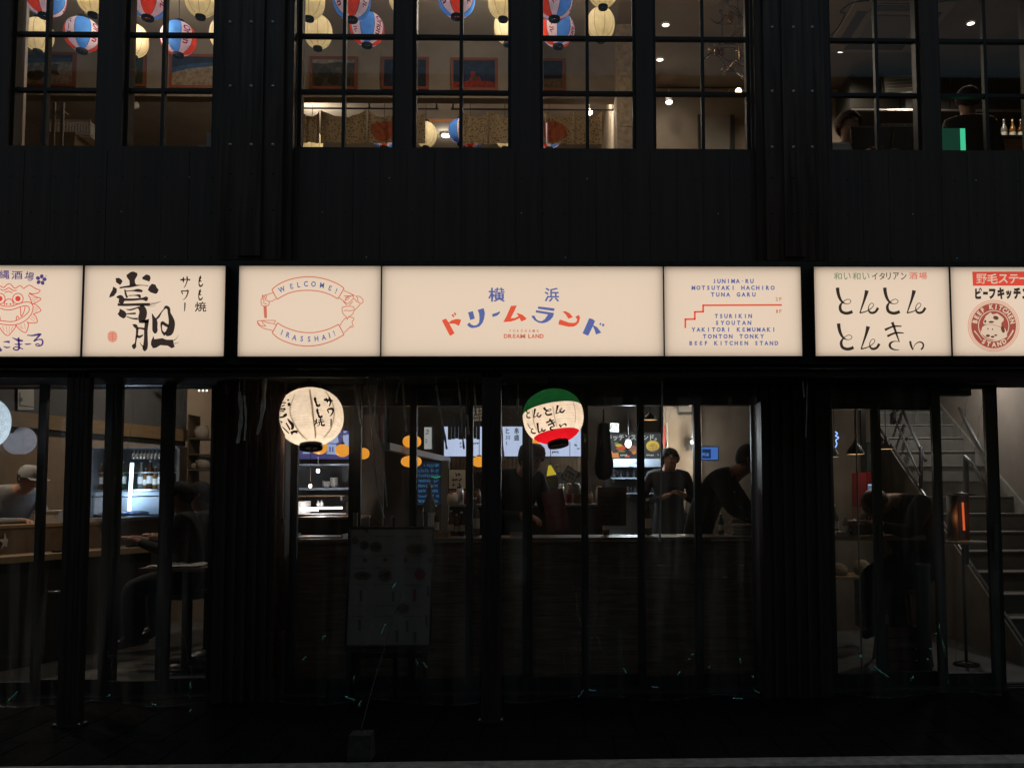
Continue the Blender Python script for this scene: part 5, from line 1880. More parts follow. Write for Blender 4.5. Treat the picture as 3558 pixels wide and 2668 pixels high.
M_lit = emit('cool backlit panel', srgb(182, 196, 226), 1.0)
M_white_face = emit('dim glowing panel', srgb(150, 152, 150), 1.0)  # white board face, glows evenly
M_inkb = mat('black print', (.015, .015, .02), .6)
M_cy = emit('cyan lit chalk', srgb(44, 84, 118), 1.0, False)  # chalk and board glow in place of the blue lamp lighting them
board('framed_sign', 'narrow white sign with a black frame above the grey beam', 1474, 1484, 1500, 1560, 2.3, M_white_face, scrawl(1479, 1490, 1496, 1552, 6, 3, 2.5, 6), M_inkb, cat='sign')
board('chalk_menu_board', 'dark chalkboard with cyan handwriting, blue lamplight put in as glow', 1450, 1604, 1532, 1755, 3.9, emit('deep blue board glow', srgb(16, 25, 38), 1.0, False),
      {M_cy: scrawl(1454, 1608, 1528, 1750, 8, 5, 1.6, 6), emit('green lit chalk', srgb(30, 130, 80), 1.0, False): [('s', [(1500, 1655, 4), (1515, 1659, 5), (1530, 1654, 4)])]}, cat='menu board')
q = MB(); pbox(q, 1533, 1600, 1558, 1862, 3.7, .12); tag(q.build('steel_column', mat('tan grey column paint', (.16, .14, .12), .6), None), 'slim tan grey column beside the cyan menu board', 'column')
board('paper_menu', 'white paper menu with black brush writing, right of the slim column', 1560, 1632, 1617, 1697, 3.4, mat('greenish white paper', (.62,.63,.55), .8), scrawl(1572, 1640, 1610, 1692, 3, 8, 4, 11), M_inkb, cat='menu')
board('photo_poster', 'small orange and brown poster of skewers under the white paper menu', 1560, 1703, 1617, 1742, 3.4, mat('orange print', srgb(170, 95, 50), .7),
      {mat('meat print', srgb(90, 50, 45), .7): [('d', (1577, 1722, 7, 14)), ('d', (1590, 1725, 5, 15))], mat('pale print', srgb(150, 145, 150), .7): [('p', [(1597, 1712), (1616, 1708), (1616, 1738), (1600, 1740)])]}, cat='poster')
board('backlit_menu', 'long cool white backlit menu board across the back of the middle stall', 1543, 1482, 2022, 1585, 4.6, M_lit,
      [('t', 'と', (1757, 1488, 1770, 1506)), ('t', '串', (1788, 1486, 1802, 1508)), ('t', '川', (1757, 1512, 1772, 1528)), ('t', '盛', (1786, 1510, 1804, 1530))] + scrawl(1598, 1536, 1612, 1556, 2, 12, 3, 7) + scrawl(1644, 1536, 1664, 1556, 2, 13, 3, 7) +
      scrawl(1918, 1562, 1942, 1577, 1, 14, 3, 8) + scrawl(1996, 1540, 2014, 1577, 3, 15, 3, 8) + [('s', [(1980, 1535, 1.2), (1980, 1584, 1.2)]), ('s', [(1760, 1534, 2), (1760, 1546, 2)])], M_inkb, cat='menu board')
t = thing('frieze_board', 'dark brown slatted board under the backlit menu', 'board', P(1780, 1640, 4.5))
q = MB()
for i in range(34):
    pbox(q, 1543 + i * 14, 1588, 1543 + i * 14 + 12, 1640, 4.5 + .004 * (i % 2), .05)
q.build('slat_panel', mat('brown slat', (.11, .065, .03), .6, 0, .3, 8), t)
t = thing('hanging_screen', 'dark hanging shade in front of the left of the backlit menu', 'shade', P(1610, 1527, 4.3))
q = MB()
for i in range(9):
    pbox(q, 1556 + i * 12.5, 1430 + (i % 3) * 4, 1556 + i * 12.5 + 11.5, 1527 - (i * 7 % 5), 4.3, .02)
q.build('cloth_strip', mat('charcoal cloth', (.035, .033, .03), .9), t)
# yellow paper cone, card, urn
c = P(1913, 1634, 2.4)
t = thing('yellow_cone_shade', 'bright yellow cone shaped paper shade beside the capped cook', 'lamp shade', c)
s_ = S(1, 2.4)
q = MB(); q.lathe([(17 * s_, -17 * s_), (5 * s_, 17 * s_), (4 * s_, 18 * s_)], c, 20, 0, Matrix.Rotation(R(-10), 3, 'Y'))
q.build('cone', emit('lit yellow paper', srgb(190, 168, 40), 1.0), t)
q = MB(); q.ball(P(1934, 1619, 2.38), 9 * s_, 7 * s_, 6 * s_); q.build('white_clip', mat('dull white', (.4, .4, .36), .5), t)
q = MB(); q.tube([c + Vector((0, 0, 18 * s_)), (c.x, c.y, ZC)], .003, 5); q.build('cord', M_cord, t)
board('card_notice', 'grey white card tilted like a diamond with scrawled writing', 1960, 1629, 2002, 1672, 1.6, mat('cool white card', (.66,.66,.68), .8), scrawl(1965, 1638, 1998, 1664, 2, 21, 2.4, 6), M_inkb, rot=-30, cat='notice')
t = thing('steel_urn', 'steel pot with a lid behind the bar, below the tilted card', 'pot', P(1992, 1715, 2.2))
p = P(1992, 1716, 2.2); s_ = S(1, 2.2)
q = MB(); q.lathe([(26 * s_, 0), (27 * s_, 14 * s_), (22 * s_, 32 * s_)], p, 20); q.build('pot_body', M_steel, t)
q = MB(); q.lathe([(24 * s_, 32 * s_), (20 * s_, 38 * s_), (3 * s_, 41 * s_), (3 * s_, 46 * s_), (.001, 46 * s_)], p, 20); q.build('lid', M_steel, t)
t = thing('kitchen_equipment', 'low steel kitchen unit behind the middle of the bar', 'kitchen unit', P(1800, 1860, 2.5))
q = MB(); pbox(q, 1560, 1760, 2100, 1870, 2.6, .5); q.build('cabinet', mat('dark steel', (.07, .07, .07), .35, .6), t)
q = MB(); pbox(q, 1560, 1752, 2100, 1759, 2.58, .55); q.build('worktop', M_steel, t)
# olive chalk board below the yellow cone
board('olive_notice', 'dim olive board with faint chalk writing below the yellow cone', 1873, 1660, 1935, 1700, 2.45, mat('olive board', (.06, .055, .02), .7), scrawl(1878, 1664, 1930, 1696, 4, 31, 1.5, 5), mat('dull chalk', (.12, .12, .07), .8), cat='board')

# ---- beef stall in the right of the middle bay
F1, F2, F3, F4, F5 = [emit('food print ' + n, srgb(*c), 1.0, False) for n, c in (('orange', (205, 125, 45)), ('red', (190, 75, 45)), ('yellow', (205, 175, 60)), ('brown', (135, 95, 75)), ('green', (110, 125, 50)))]  # prints glow by themselves in place of lamplight on the board
M_wp = emit('white lit print', srgb(175, 180, 180), 1.0, False)
board('food_menu_board', 'black menu board with glowing food pictures and white katakana, behind the bright lamp', 2103, 1505, 2298, 1592, 4.5, emit('black lit print', srgb(38, 36, 36), 1.0, False),
      {M_wp: [('t', 'キッチンスタンド。', (2108, 1509, 2282, 1530), .03)] + scrawl(2156, 1576, 2182, 1586, 1, 41, 2, 5) + scrawl(2246, 1577, 2290, 1585, 1, 42, 2.5, 5),
       F1: [('p', [(2110, 1590), (2112, 1572), (2122, 1562), (2132, 1574), (2148, 1572), (2152, 1590)]), ('d', (2203, 1570, 8, 8))],
       F2: [('d', (2158, 1556, 16, 9)), ('d', (2180, 1585, 9, 4))], F3: [('d', (2268, 1549, 23, 19)), ('d', (2150, 1547, 12, 5))], F5: [('d', (2142, 1540, 8, 4)), ('d', (2160, 1568, 14, 3))]}, cat='menu board',
      marks2={F4: [('d', (2268, 1555, 18, 14)), ('d', (2198, 1558, 14, 12))]})
bulb('glaring white lamp in front of the food menu board', 2183, 1541, 4.1, 0.034, (1, 1, 1), 18, 24, (.80, .93, 1))
t = thing('steel_hood', 'steel counter hood under the food menu board', 'hood', P(2215, 1622, 4.2))
q = MB(); pbox(q, 2131, 1594, 2300, 1622, 4.2, .3); q.build('hood_panel', M_bsteel, t)
q = MB(); pbox(q, 2186, 1596, 2198, 1620, 4.19, .008); pbox(q, 2204, 1599, 2214, 1606, 4.19, .008); q.build('plate', mat('pale hood reflection', (.6,.64,.7), .3, .7), t)  # pale patches stand in for reflections on the steel hood
shelf('glass_shelf', 'steel shelf of drinking glasses under the food menu board', 2125, 2302, 1661, 4.2, .28, M_bsteel, 5, 'glass shelves in the right kitchen')
shelf('glass_shelf', 'short lower steel shelf of drinking glasses', 2176, 2302, 1714, 4.2, .28, M_bsteel, 5, 'glass shelves in the right kitchen')
t = thing('back_counter', 'blue grey back counter panel under the glass shelves', 'counter', P(2215, 1860, 4.5))
q = MB(); pbox(q, 2103, 1622, 2306, 1862, 4.5, .1); q.build('panel', mat('blue grey panel', (.17, .20, .23), .5, 0, .1, 5), t)
M_gl = mat('drinking glass', (.35, .40, .45), .1, .3)
for r_, (y, x0, x1, n_g) in enumerate(((1658.4, 2134, 2296, 15), (1711.4, 2182, 2296, 10))):
    for i in range(n_g):
        p = P(x0 + (x1 - x0) * i / (n_g - 1), y, 4.3 + .06 * (i % 2)); p.z = P(2200, y, 4.2).z + .001
        s_ = S(1, 4.3)
        q = MB(); hh = (30 if r_ == 0 else 22) * s_ * (1, .86, .94)[i % 3]
        q.lathe([(.001, 0), (3.8 * s_, 0), (4.8 * s_, hh), (4.3 * s_, hh), (3.5 * s_, .006)], p, 12)
        tag(q.build('drinking_glass', M_gl), ('tall glass on the upper' if r_ == 0 else 'short glass on the lower') + ' steel shelf of the right kitchen', 'glass', 'tall glasses on the upper shelf' if r_ == 0 else 'short glasses on the lower shelf')
# cream wall and what is on it
q = MB(); xa, xb = P(2306, 1700, 4.9).x, P(2440, 1700, 4.9).x
q.box(xa, xb, 4.9, 5.1, .006, ZC - .002); q.build('cream_wall', M_plaster, B)
q = MB(); q.box(xb + .001, P(2790, 1700, 5.0).x + .3, 4.95, 5.1, .006, ZC - .002); q.build('dark_wall', M_wall_br, B)
t = thing('pink_banner', 'narrow pink banner beside the food menu board', 'banner', P(2308, 1552, 4.8))
q = MB(); pbox(q, 2300, 1478, 2314, 1552, 4.8, .01); q.build('cloth', mat('pink cloth', (.62, .15, .12), .8), t)
q = MB(); pbox(q, 2316, 1468, 2321, 1555, 4.79, .02); q.build('edge_strip', M_white, t)
t = thing('wall_unit', 'grey air conditioner high on the cream wall', 'air conditioner', P(2384, 1436, 4.6))
q = MB(); pbox(q, 2361, 1405, 2412, 1430, 4.6, .25); q.build('casing', M_beige, t)
q = MB(); pbox(q, 2363, 1430.5, 2410, 1436, 4.62, .2); q.build('louvre', M_rail, t)
bulb('white spot lamp close to the cream wall', 2405, 1536, 4.6, 0.018, (.9, .95, 1), 14, 13, (1, .88, .72))
t = thing('hanging_apron', 'grey apron hanging on the cream wall beside the standing cook', 'apron', P(2400, 1785, 4.8))
q = MB()
a = [(2396, 1662), (2404, 1660), (2410, 1700), (2414, 1780), (2390, 1786), (2382, 1778), (2390, 1700)]
f_ = [P(x, y, 4.8) for x, y in a]; g_ = [p + Vector((0, .05, 0)) for p in f_]
q.poly(f_); q.add(f_ + g_, [(i, (i + 1) % 7, 7 + (i + 1) % 7, 7 + i) for i in range(7)])
q.build('cloth', mat('grey cloth', (.16, .14, .13), .9, 0, .2, 10), t)
q = MB(); q.tube([P(2400, 1661, 4.82), P(2400, 1652, 4.88)], .008, 6); q.build('hook', M_steel, t)


def pendant(d, px, py, rp, hp, Y, power=3.0):
    p = P(px, py, Y); s_ = S(1, Y); r, h = rp * s_, hp * s_
    t = thing('pendant_lamp', d, 'pendant lamp', p, 'black dome pendant lamps')
    q = MB(); q.lathe([(r, 0), (r * .98, h * .15), (r * .72, h * .5), (r * .3, h * .8), (r * .14, h), (r * .12, h * 1.12), (.001, h * 1.14)], p, 28); sh_ = q.build('shade', M_blk, t)
    q = MB(); q.lathe([(r * .97, .001), (r * .66, h * .45), (r * .25, h * .72), (.001, h * .74)], p, 28); q.build('shade_lining', emit('warm shade lining', srgb(236, 178, 96), 1.0), sh_)
    q = MB(); q.tube([p + Vector((0, 0, h * 1.1)), (p.x, p.y, ZC)], .003, 5); q.build('cord', M_cord, t)
    lamp('light', p + Vector((0, 0, -.03)), power, WARM, .04, 'POINT', t)


pendant('dark pendant lamp seen edge on near the top of the right kitchen', 2259, 1459, 24, 26, 2.4, 1.2)
board('monitor', 'small blue screen glowing behind the right of the bar', 2437, 1553, 2495, 1597, 3.6, emit('blue screen', srgb(64, 104, 178), 1.0),
      {emit('dark blue screen block', srgb(22, 44, 84), 1.0): [('p', [(2440, 1560), (2470, 1560), (2470, 1592), (2440, 1592)])]}, cat='monitor', th=.04,
      marks2={emit('pale blue screen block', srgb(88, 128, 190), 1.0): [('p', [(2440, 1573), (2463, 1573), (2463, 1584), (2440, 1584)])]})
# notices hanging on the glass
board('red_notice', 'dark red paper notice hung crooked on the glass door', 1892, 1702, 1968, 1842, .585, mat('deep red paper', (.13, .038, .03), .8, 0, .15, 6),
      [('s', [(1908, 1752, 2), (1950, 1752, 2)]), ('s', [(1950, 1752, 2), (1950, 1795, 2)]), ('s', [(1950, 1795, 2), (1908, 1795, 2)]), ('s', [(1908, 1795, 2), (1908, 1752, 2)])] , M_inkb, fr=0, rot=11, th=.003, frame=mat('deep red paper', (.1, .03, .02)), cat='notice')
board('brown_notice', 'square brown paper notice on the glass door, beside the red one', 2076, 1692, 2176, 1826, .585, mat('brown paper', (.075, .05, .025), .8, 0, .2, 7), scrawl(2085, 1705, 2165, 1815, 7, 61, 1.5, 6), mat('brown ink', (.03, .02, .01), .8), fr=0, th=.003, frame=mat('brown paper', (.1, .03, .02)), cat='notice')
# dark cloth bag hanging in the door gap
t = thing('hanging_bag', 'black cloth bag hanging from above beside the tricolour lantern', 'bag', P(2098, 1668, .95))
q = MB(); s_ = S(1, .95); c = P(2098, 1600, .95)
q.lathe([(.001, -68 * s_), (18 * s_, -64 * s_), (30 * s_, -45 * s_), (33 * s_, -15 * s_), (27 * s_, 30 * s_), (24 * s_, 70 * s_), (23 * s_, 105 * s_), (18 * s_, 128 * s_), (3 * s_, 134 * s_)], c, 24, 0, Matrix.Diagonal((1, .55, 1)))
q.build('cloth', mat('black cloth', (.018, .017, .017), .9, 0, .3, 14, bump=.3), t)
q = MB(); q.tube([c + Vector((0, 0, 125 * s_)), (c.x, c.y, zt_c)], .006, 6); q.build('strap', M_cord, t)

lamp('light', P(1120, 1752, 2.7), 1.2, (.95, .95, 1), .04, 'POINT', B)
# jars, pans and tins on the kitchen worktop behind the bar
zw = P(1800, 1752, 2.6).z + .001
rr = random.Random(77)
for i, px in enumerate((1572, 1598, 1626, 1655, 1705, 1738, 1950, 1978, 2010, 2048, 2082)):
    p = P(px, 1750, 2.72 + .1 * (i % 2)); p.z = zw
    r_, h_ = rr.uniform(.03, .055), rr.uniform(.07, .19)
    t = thing('kitchen_jar', 'jar or tin standing on the steel worktop behind the bar', 'jar', p, 'jars and tins on the kitchen worktop')
    q = MB(); q.lathe([(.001, 0), (r_, .002), (r_ * 1.04, h_ * .5), (r_ * .92, h_ * .85), (r_ * .7, h_ * .9)], p, 16)
    jb = q.build('jar_body', (M_white, M_steel, mat('red tin', (.28, .04, .03), .4), mat('brown jar', (.14, .07, .03), .3), mat('straw basket', (.34, .24, .12), .8, 0, .3, 30))[i % 5], t)
    q = MB(); q.lathe([(r_ * .78, h_ * .89), (r_ * .78, h_), (.001, h_ * 1.02)], p, 16); q.build('lid', M_blk if i % 2 else M_steel, t)
for i, (x0, y0, x1, y1, Y_) in enumerate(((1640, 1418, 1682, 1462, 3.9), (2120, 1470, 2150, 1500, 4.2), (1700, 1604, 1722, 1632, 4.45), (2020, 1600, 2044, 1650, 4.0))):
    board('pinned_note', ('grey note pinned high on the dark wall over the backlit menu', 'small note pinned above the food menu board', 'small note on the slatted board left of the outer post', 'narrow note beside the slatted board')[i], x0, y0, x1, y1, Y_, M_paper, scrawl(x0 + 3, y0 + 3, x1 - 3, y1 - 3, 3, 90 + i, 1.6, 6), M_inkb, fr=0, th=.004, frame=M_paper, cat='note', rot=(2, -3, 4, 0)[i])
# bottles and jars along the bar
for i, (px, h_, mi, d) in enumerate(((1492, .40, 2, 'tall dark glass bottle on the bar left of the slim column'), (1512, .24, 1, 'short brown bottle on the bar left of the slim column'), (1568, .2, 3, 'amber bottle on the bar under the skewer poster'),
                                     (1586, .17, 3, 'second amber bottle on the bar under the skewer poster'), (1604, .19, 1, 'brown bottle on the bar under the skewer poster'), (1650, .3, 2, 'clear bottle on the bar close to the outer post'),
                                     (2106, .22, 3, 'amber bottle on the bar left of the brown notice'), (2252, .28, 1, 'brown bottle on the bar left of the standing cook'), (2506, .17, 0, 'green bottle on the bar before the leaning man'))):
    p = P(px, 1850, 1.32); p.z = ZB + .001
    bottle(d, p, h_, mi, None)
for i, (px, w_, h_) in enumerate(((1455, 26, 12), (1530, 30, 10), (1705, 0, 0), (1800, 24, 8))):
    if w_:
        p = P(px, 1850, 1.22); p.z = ZB + .001; s_ = S(1, 1.22)
        t = thing('wooden_box', ('low slatted wooden box on the bar near the cyan board', 'flat wooden crate on the bar left of the slim column', '', 'steel dish on the bar under the capped cook')[i], 'box', p)
        q = MB()
        for kz in range(3):
            q.box(p.x - w_ * s_, p.x + w_ * s_, p.y - .07, p.y - .06, p.z + h_ * s_ * kz * .62, p.z + h_ * s_ * (kz * .62 + .5))
            q.box(p.x - w_ * s_, p.x + w_ * s_, p.y + .06, p.y + .07, p.z + h_ * s_ * kz * .62, p.z + h_ * s_ * (kz * .62 + .5))
        for sx in (-1, 1):
            q.box(p.x + sx * w_ * s_ - .004, p.x + sx * w_ * s_ + .004, p.y - .0595, p.y + .0595, p.z, p.z + h_ * s_ * 1.7)
        q.build('slats', M_wood if i < 3 else M_steel, t)
t = thing('plate_stack', 'pale stack of plates and paper at the right end of the bar', 'plates', P(2585, 1855, 1.3))
p = P(2582, 1850, 1.3); p.z = ZB + .001
q = MB()
for i in range(7):
    q.lathe([(.001, .012 * i), (.07, .012 * i), (.095 + .01 * (i % 2), .012 * i + .009), (.09, .012 * i + .0105), (.001, .012 * i + .006)], p, 24)
q.build('plates', M_white, t)
t = thing('paper_stack', 'stack of pale papers behind the plates at the right end of the bar', 'papers', P(2570, 1800, 1.45))
p = P(2590, 1850, 1.47); p.z = ZB + .001
q = MB()
for i in range(9):
    q.box(p.x - .12 + .008 * (i % 3), p.x + .1 + .006 * (i % 2), p.y - .03, p.y + .1, p.z + .013 * i, p.z + .013 * i + .0125)
q.build('papers', mat('cream paper', (.5, .45, .36), .8), t)
# hall lights over the middle stalls; last pair added to brighten card and bar
for x, y, pw, c_ in ((-2.0, 2.8, 5, (1, .8, .6)), (-.4, 2.6, 5, (1, .8, .6)), (.5, 3.4, 5, (1, .92, .85)), (1.6, 2.6, 2.5, WARM), (-.75, 1.2, 2.6, (1, .84, .66)), (.45, 1.2, 2.6, (1, .84, .66))):
    lamp('kitchen_light', (x, y, ZC - .06), pw, c_, .06, 'POINT', B)

# ------------------------------------------------------------------ left stall
q = MB(); q.box(XL, P(850, 1700, 4.2).x, 4.2, 4.3, .006, ZC - .002); q.build('stall_wall', mat('brown stall wall', (.25, .185, .13), .7, 0, .15, 3), B)
t = thing('stall_hood', 'dropped bulkhead with a light wood edge over the left bar', 'bulkhead', P(300, 1500, 1.5))
a, b2 = P(-60, 1420, .95), P(652, 1509, 3.3)
zw1 = P(300, 1462, 1.9).z + .02
zw0 = zw1 - .115
q = MB()


def slab(q, a, b, z0, z1, th):
    nx, ny = (b.y - a.y), -(b.x - a.x)
    d = math.hypot(nx, ny)
    n_ = Vector((-nx / d * th, -ny / d * th, 0))
    v = [(a.x, a.y, z0), (b.x, b.y, z0), (b.x, b.y, z1), (a.x, a.y, z1)]
    v = [Vector(p) for p in v]
    w_ = [p + n_ for p in v]
    q.add(v + w_, [(0, 1, 2, 3), (7, 6, 5, 4), (3, 2, 6, 7), (0, 4, 5, 1), (0, 3, 7, 4), (1, 5, 6, 2)])


slab(q, a, b2, zw0, zw1, .12); q.build('wood_edge', M_wood, t)
q = MB(); slab(q, a + Vector((-.012, 0, 0)), b2 + Vector((-.012, 0, 0)), zw1 + .001, ZC - .003, .1); q.build('upper_panel', mat('grey bulkhead paint', (.16, .16, .165), .7, 0, .1, 4), t)
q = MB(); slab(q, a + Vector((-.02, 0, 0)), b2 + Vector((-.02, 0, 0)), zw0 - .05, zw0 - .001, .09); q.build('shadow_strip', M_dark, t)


def on_slab(px, py):
    """hit of a photo pixel with the bulkhead face"""
    d = ray(px, py)
    n_ = Vector((b2.y - a.y, -(b2.x - a.x), 0)).normalized()
    tt = (a + n_ * .004 - CAMP).dot(n_) / d.dot(n_)
    return CAMP + d * tt


for lab, x0, y0, x1, y1, mm in (('white paper notice on the left bulkhead', 62, 1331, 118, 1424, M_paper), ('narrow white paper notice at the far end of the left bulkhead', 583, 1405, 603, 1498, M_paper)):
    t = thing('paper_notice', lab, 'notice', on_slab((x0 + x1) / 2, y1), 'white notices on the left bulkhead')
    k = Ink(on_slab, Vector((.97, -.2, 0)), lift=.0006)
    k.fill([(x0, y0), (x1, y0), (x1, y1), (x0, y1)]); k.build('sheet', mm, t)
    k = Ink(lambda x, y: on_slab(x, y) + Vector((.004, -.001, 0)), Vector((.97, -.2, 0)), lift=.0006)
    k.line([(x0 + 6, y0 + 34), (x0 + 6, y1 - 16)], 2); k.line([(x0 + 6, y1 - 16), (x1 - 4, y1 - 10)], 2); k.line([(x0 + 12, y0 + 52), (x0 + 12, y0 + 62)], 3)
    k.build('print', M_inkb, t)
# bar of the left stall
t = thing('sushi_bar', 'light wood bar running back along the left stall', 'counter', P(250, 1950, 1.2))
a1, b1 = P(-330, 1975, .82), P(545, 1889, 2.75)
zb1 = PZ(529, 1889, 0).z
zb1 = 1.4 - (1889 - 1702) / 3028 * (2.65 + 5.5)
q = MB(); slab(q, a1, b1, zb1 - .05, zb1, .42); q.build('bar_top', M_wood, t)
q = MB(); slab(q, a1 + Vector((-.05, 0, 0)), b1 + Vector((-.05, 0, 0)), .01, zb1 - .051, .1); q.build('front_panel', mat('near black bar front', (.022, .018, .015), .7), t)
q = MB(); slab(q, a1 + Vector((-.40, 0, 0)), b1 + Vector((-.40, 0, 0)), zb1 + .001, zb1 + .21, .06); q.build('raised_face', mat('brown bar face', (.20, .13, .075), .6, 0, .3, 5), t)
q = MB(); slab(q, a1 + Vector((-.385, 0, 0)), b1 + Vector((-.385, 0, 0)), zb1 + .2105, zb1 + .235, .24); q.build('raised_ledge', M_wood, t)
ZL = zb1 + .235
q = MB(); q.tube([P(168, 2056, .9), P(230, 2056, .9)], .009, 8)
q.build('foot_rail_bracket', M_steel, t)


def bar_pt(px, f_back, z):
    """a spot above the bar: along the bar to where the pixel column meets it, f_back metres behind the front edge"""
    o = Vector((-f_back, 0, 0))
    d = ray(px, 1702)
    aa, bb = a1 + o, b1 + o
    n_ = Vector((bb.y - aa.y, -(bb.x - aa.x), 0))
    tt = (aa - CAMP).dot(n_) / d.dot(n_)
    p = CAMP + d * tt
    return Vector((p.x, p.y, z))


p = bar_pt(185, .5, ZL + .001)
t = thing('white_carton', 'white carton standing on the ledge of the left bar', 'box', p)
q = MB(); q.box(p.x - .12, p.x + .09, p.y - .06, p.y + .06, p.z, p.z + .10); q.build('carton', M_white, t)
q = MB(); q.box(p.x - .125, p.x + .095, p.y - .065, p.y + .065, p.z + .1005, p.z + .112); q.build('lid', M_paper, t)
p = bar_pt(440, .5, ZL + .001)
t = thing('fish_case', 'glass fish case lit blue on the ledge of the left bar', 'display case', p)
q = MB(); q.box(p.x - .2, p.x + .12, p.y - .38, p.y + .45, p.z, p.z + .03); q.box(p.x - .2, p.x + .12, p.y - .38, p.y + .45, p.z + .22, p.z + .232); q.build('case_frame', M_steel, t)
q = MB(); q.box(p.x + .11, p.x + .114, p.y - .37, p.y + .44, p.z + .031, p.z + .219); q.box(p.x - .19, p.x + .109, p.y - .374, p.y - .37, p.z + .031, p.z + .219); q.build('glass', M_glass, t)
q = MB()
for i in range(6):
    q.ball((p.x - .03, p.y - .3 + .13 * i, p.z + .06), .09, .05, .025, 12, 8)
q.build('fish', mat('pale blue fish', (.22, .32, .52), .3, .2, .3, 20), t)
lamp('light', (p.x, p.y, p.z + .2), 1.2, (.45, .65, 1), .05, 'POINT', t)
for i, px in enumerate((205, 460, 490, 520)):
    p = bar_pt(px, .15, zb1 + .001)
    t = thing('soy_dish', 'small dark dish on the left bar, ' + ('alone at the near end', 'first of three at the far end', 'middle of three at the far end', 'last of three at the far end')[i], 'dish', p, 'small dark dishes on the left bar')
    q = MB(); q.lathe([(.001, 0), (.035, 0), (.055, .018), (.05, .018), (.03, .006), (.001, .006)], p, 18); q.build('dish', M_blk, t)
t = thing('star_ornament', 'pale star shaped ornament on the face of the left bar', 'ornament', bar_pt(22, .36, zb1 + .1))
c = bar_pt(22, .392, zb1 + .1)
q = MB()
pts = [c + Vector((.006 * (j % 2), .075 * (1 if j % 2 == 0 else .42) * math.sin(j * math.pi / 5), .075 * (1 if j % 2 == 0 else .42) * math.cos(j * math.pi / 5))) for j in range(10)]
q.add(pts + [c + Vector((.016, 0, 0)), c], [(j, (j + 1) % 10, 10) for j in range(10)] + [((j + 1) % 10, j, 11) for j in range(10)])
q.build('star', M_white, t)
# bottle fridge with a blue white tube
YF = 3.5
t = thing('bottle_fridge', 'tall bottle fridge with a glowing blue white tube in the left stall', 'fridge', P(460, 1790, YF))
q = MB(); pbox(q, 318, 1556, 618, 1800, YF + .3, .03); q.build('back_panel', mat('fridge back', (.05, .06, .075), .4), t)
q = MB(); pbox(q, 318, 1550, 618, 1557, YF, .3); pbox(q, 312, 1550, 318, 1800, YF, .33); pbox(q, 612, 1557, 622, 1800, YF, .33); pbox(q, 400, 1557, 405, 1704, YF, .02); q.build('cabinet', mat('fridge steel', (.2, .21, .22), .4, .5), t)
q = MB(); pbox(q, 319, 1706, 598, 1786, YF + .05, .02); q.build('lower_panel', mat('white blue fridge panel', (.55, .66, .78), .5), t)
q = MB(); pbox(q, 319, 1700, 611, 1705, YF + .03, .25); pbox(q, 319, 1640, 611, 1643, YF + .12, .15); q.build('shelf', M_steel, t)
q = MB(); q.tube([P(459, 1608, YF - .02), P(449, 1774, YF - .02)], .017, 12); q.build('tube_light', emit('blue white tube', (.55, .78, 1.0), 7), t)
lamp('light', P(454, 1690, YF - .1), 3.2, (.5, .72, 1), .08, 'POINT', t)
for i, (px, mi, h_) in enumerate(((335, 0, .30), (350, 3, .27), (372, 0, .31), (388, 2, .25), (412, 0, .30), (425, 0, .29), (490, 2, .28), (505, 3, .22), (522, 1, .3), (540, 3, .24), (560, 2, .28), (582, 1, .26))):
    p = P(px, 1699, YF + .18); p.z = P(px, 1700, YF + .03).z + .002
    bottle('dark bottle on the lower shelf of the left stall fridge', p, h_, mi, 'bottles in the left stall fridge')
t = thing('hanging_glasses', 'row of upside down wine glasses above the fridge', 'glasses', P(500, 1580, 3.4))
q = MB()
for i in range(9):
    p = P(466 + 13 * i, 1595, 3.42)
    q.lathe([(.018, 0), (.024, .03), (.018, .055), (.003, .065), (.003, .1), (.02, .103)], p, 10)
q.build('glasses', M_gl, t)
bulb('small bright oval lamp beside the fridge tube', 413, 1599, 3.2, .013, (1, .95, .85), 12, .8, WARM)
q = MB(); pbox(q, 655, 1522, 760, 1526, 3.0, .25); pbox(q, 655, 1577, 760, 1581, 3.0, .25); pbox(q, 655, 1630, 760, 1634, 3.0, .25); pbox(q, 650, 1440, 655, 1720, 3.0, .26); 
t = thing('crockery_shelf', 'dim wall shelves with crockery at the right of the left stall', 'shelf', P(700, 1720, 3.0)); q.build('boards', mat('shelf wood', (.14, .10, .06), .6), t)
for i, (px, y, w_, h_, lab) in enumerate(((700, 1521, .07, .12, 'beige jar on the top crockery shelf'), (680, 1629, .05, .06, 'grey bowl on the lower crockery shelf'), (710, 1629, .08, .12, 'pale stacked boxes on the lower crockery shelf'))):
    p = P(px, y, 3.12); p.z = P(px, y, 3.0).z + .003
    t = thing('storage_jar', lab, 'jar', p)
    q = MB(); q.lathe([(.001, 0), (w_, 0), (w_ * 1.05, h_ * .7), (w_ * .8, h_ * .85), (w_ * .8, h_), (.001, h_)], p, 16); q.build('jar_body', M_beige, t)
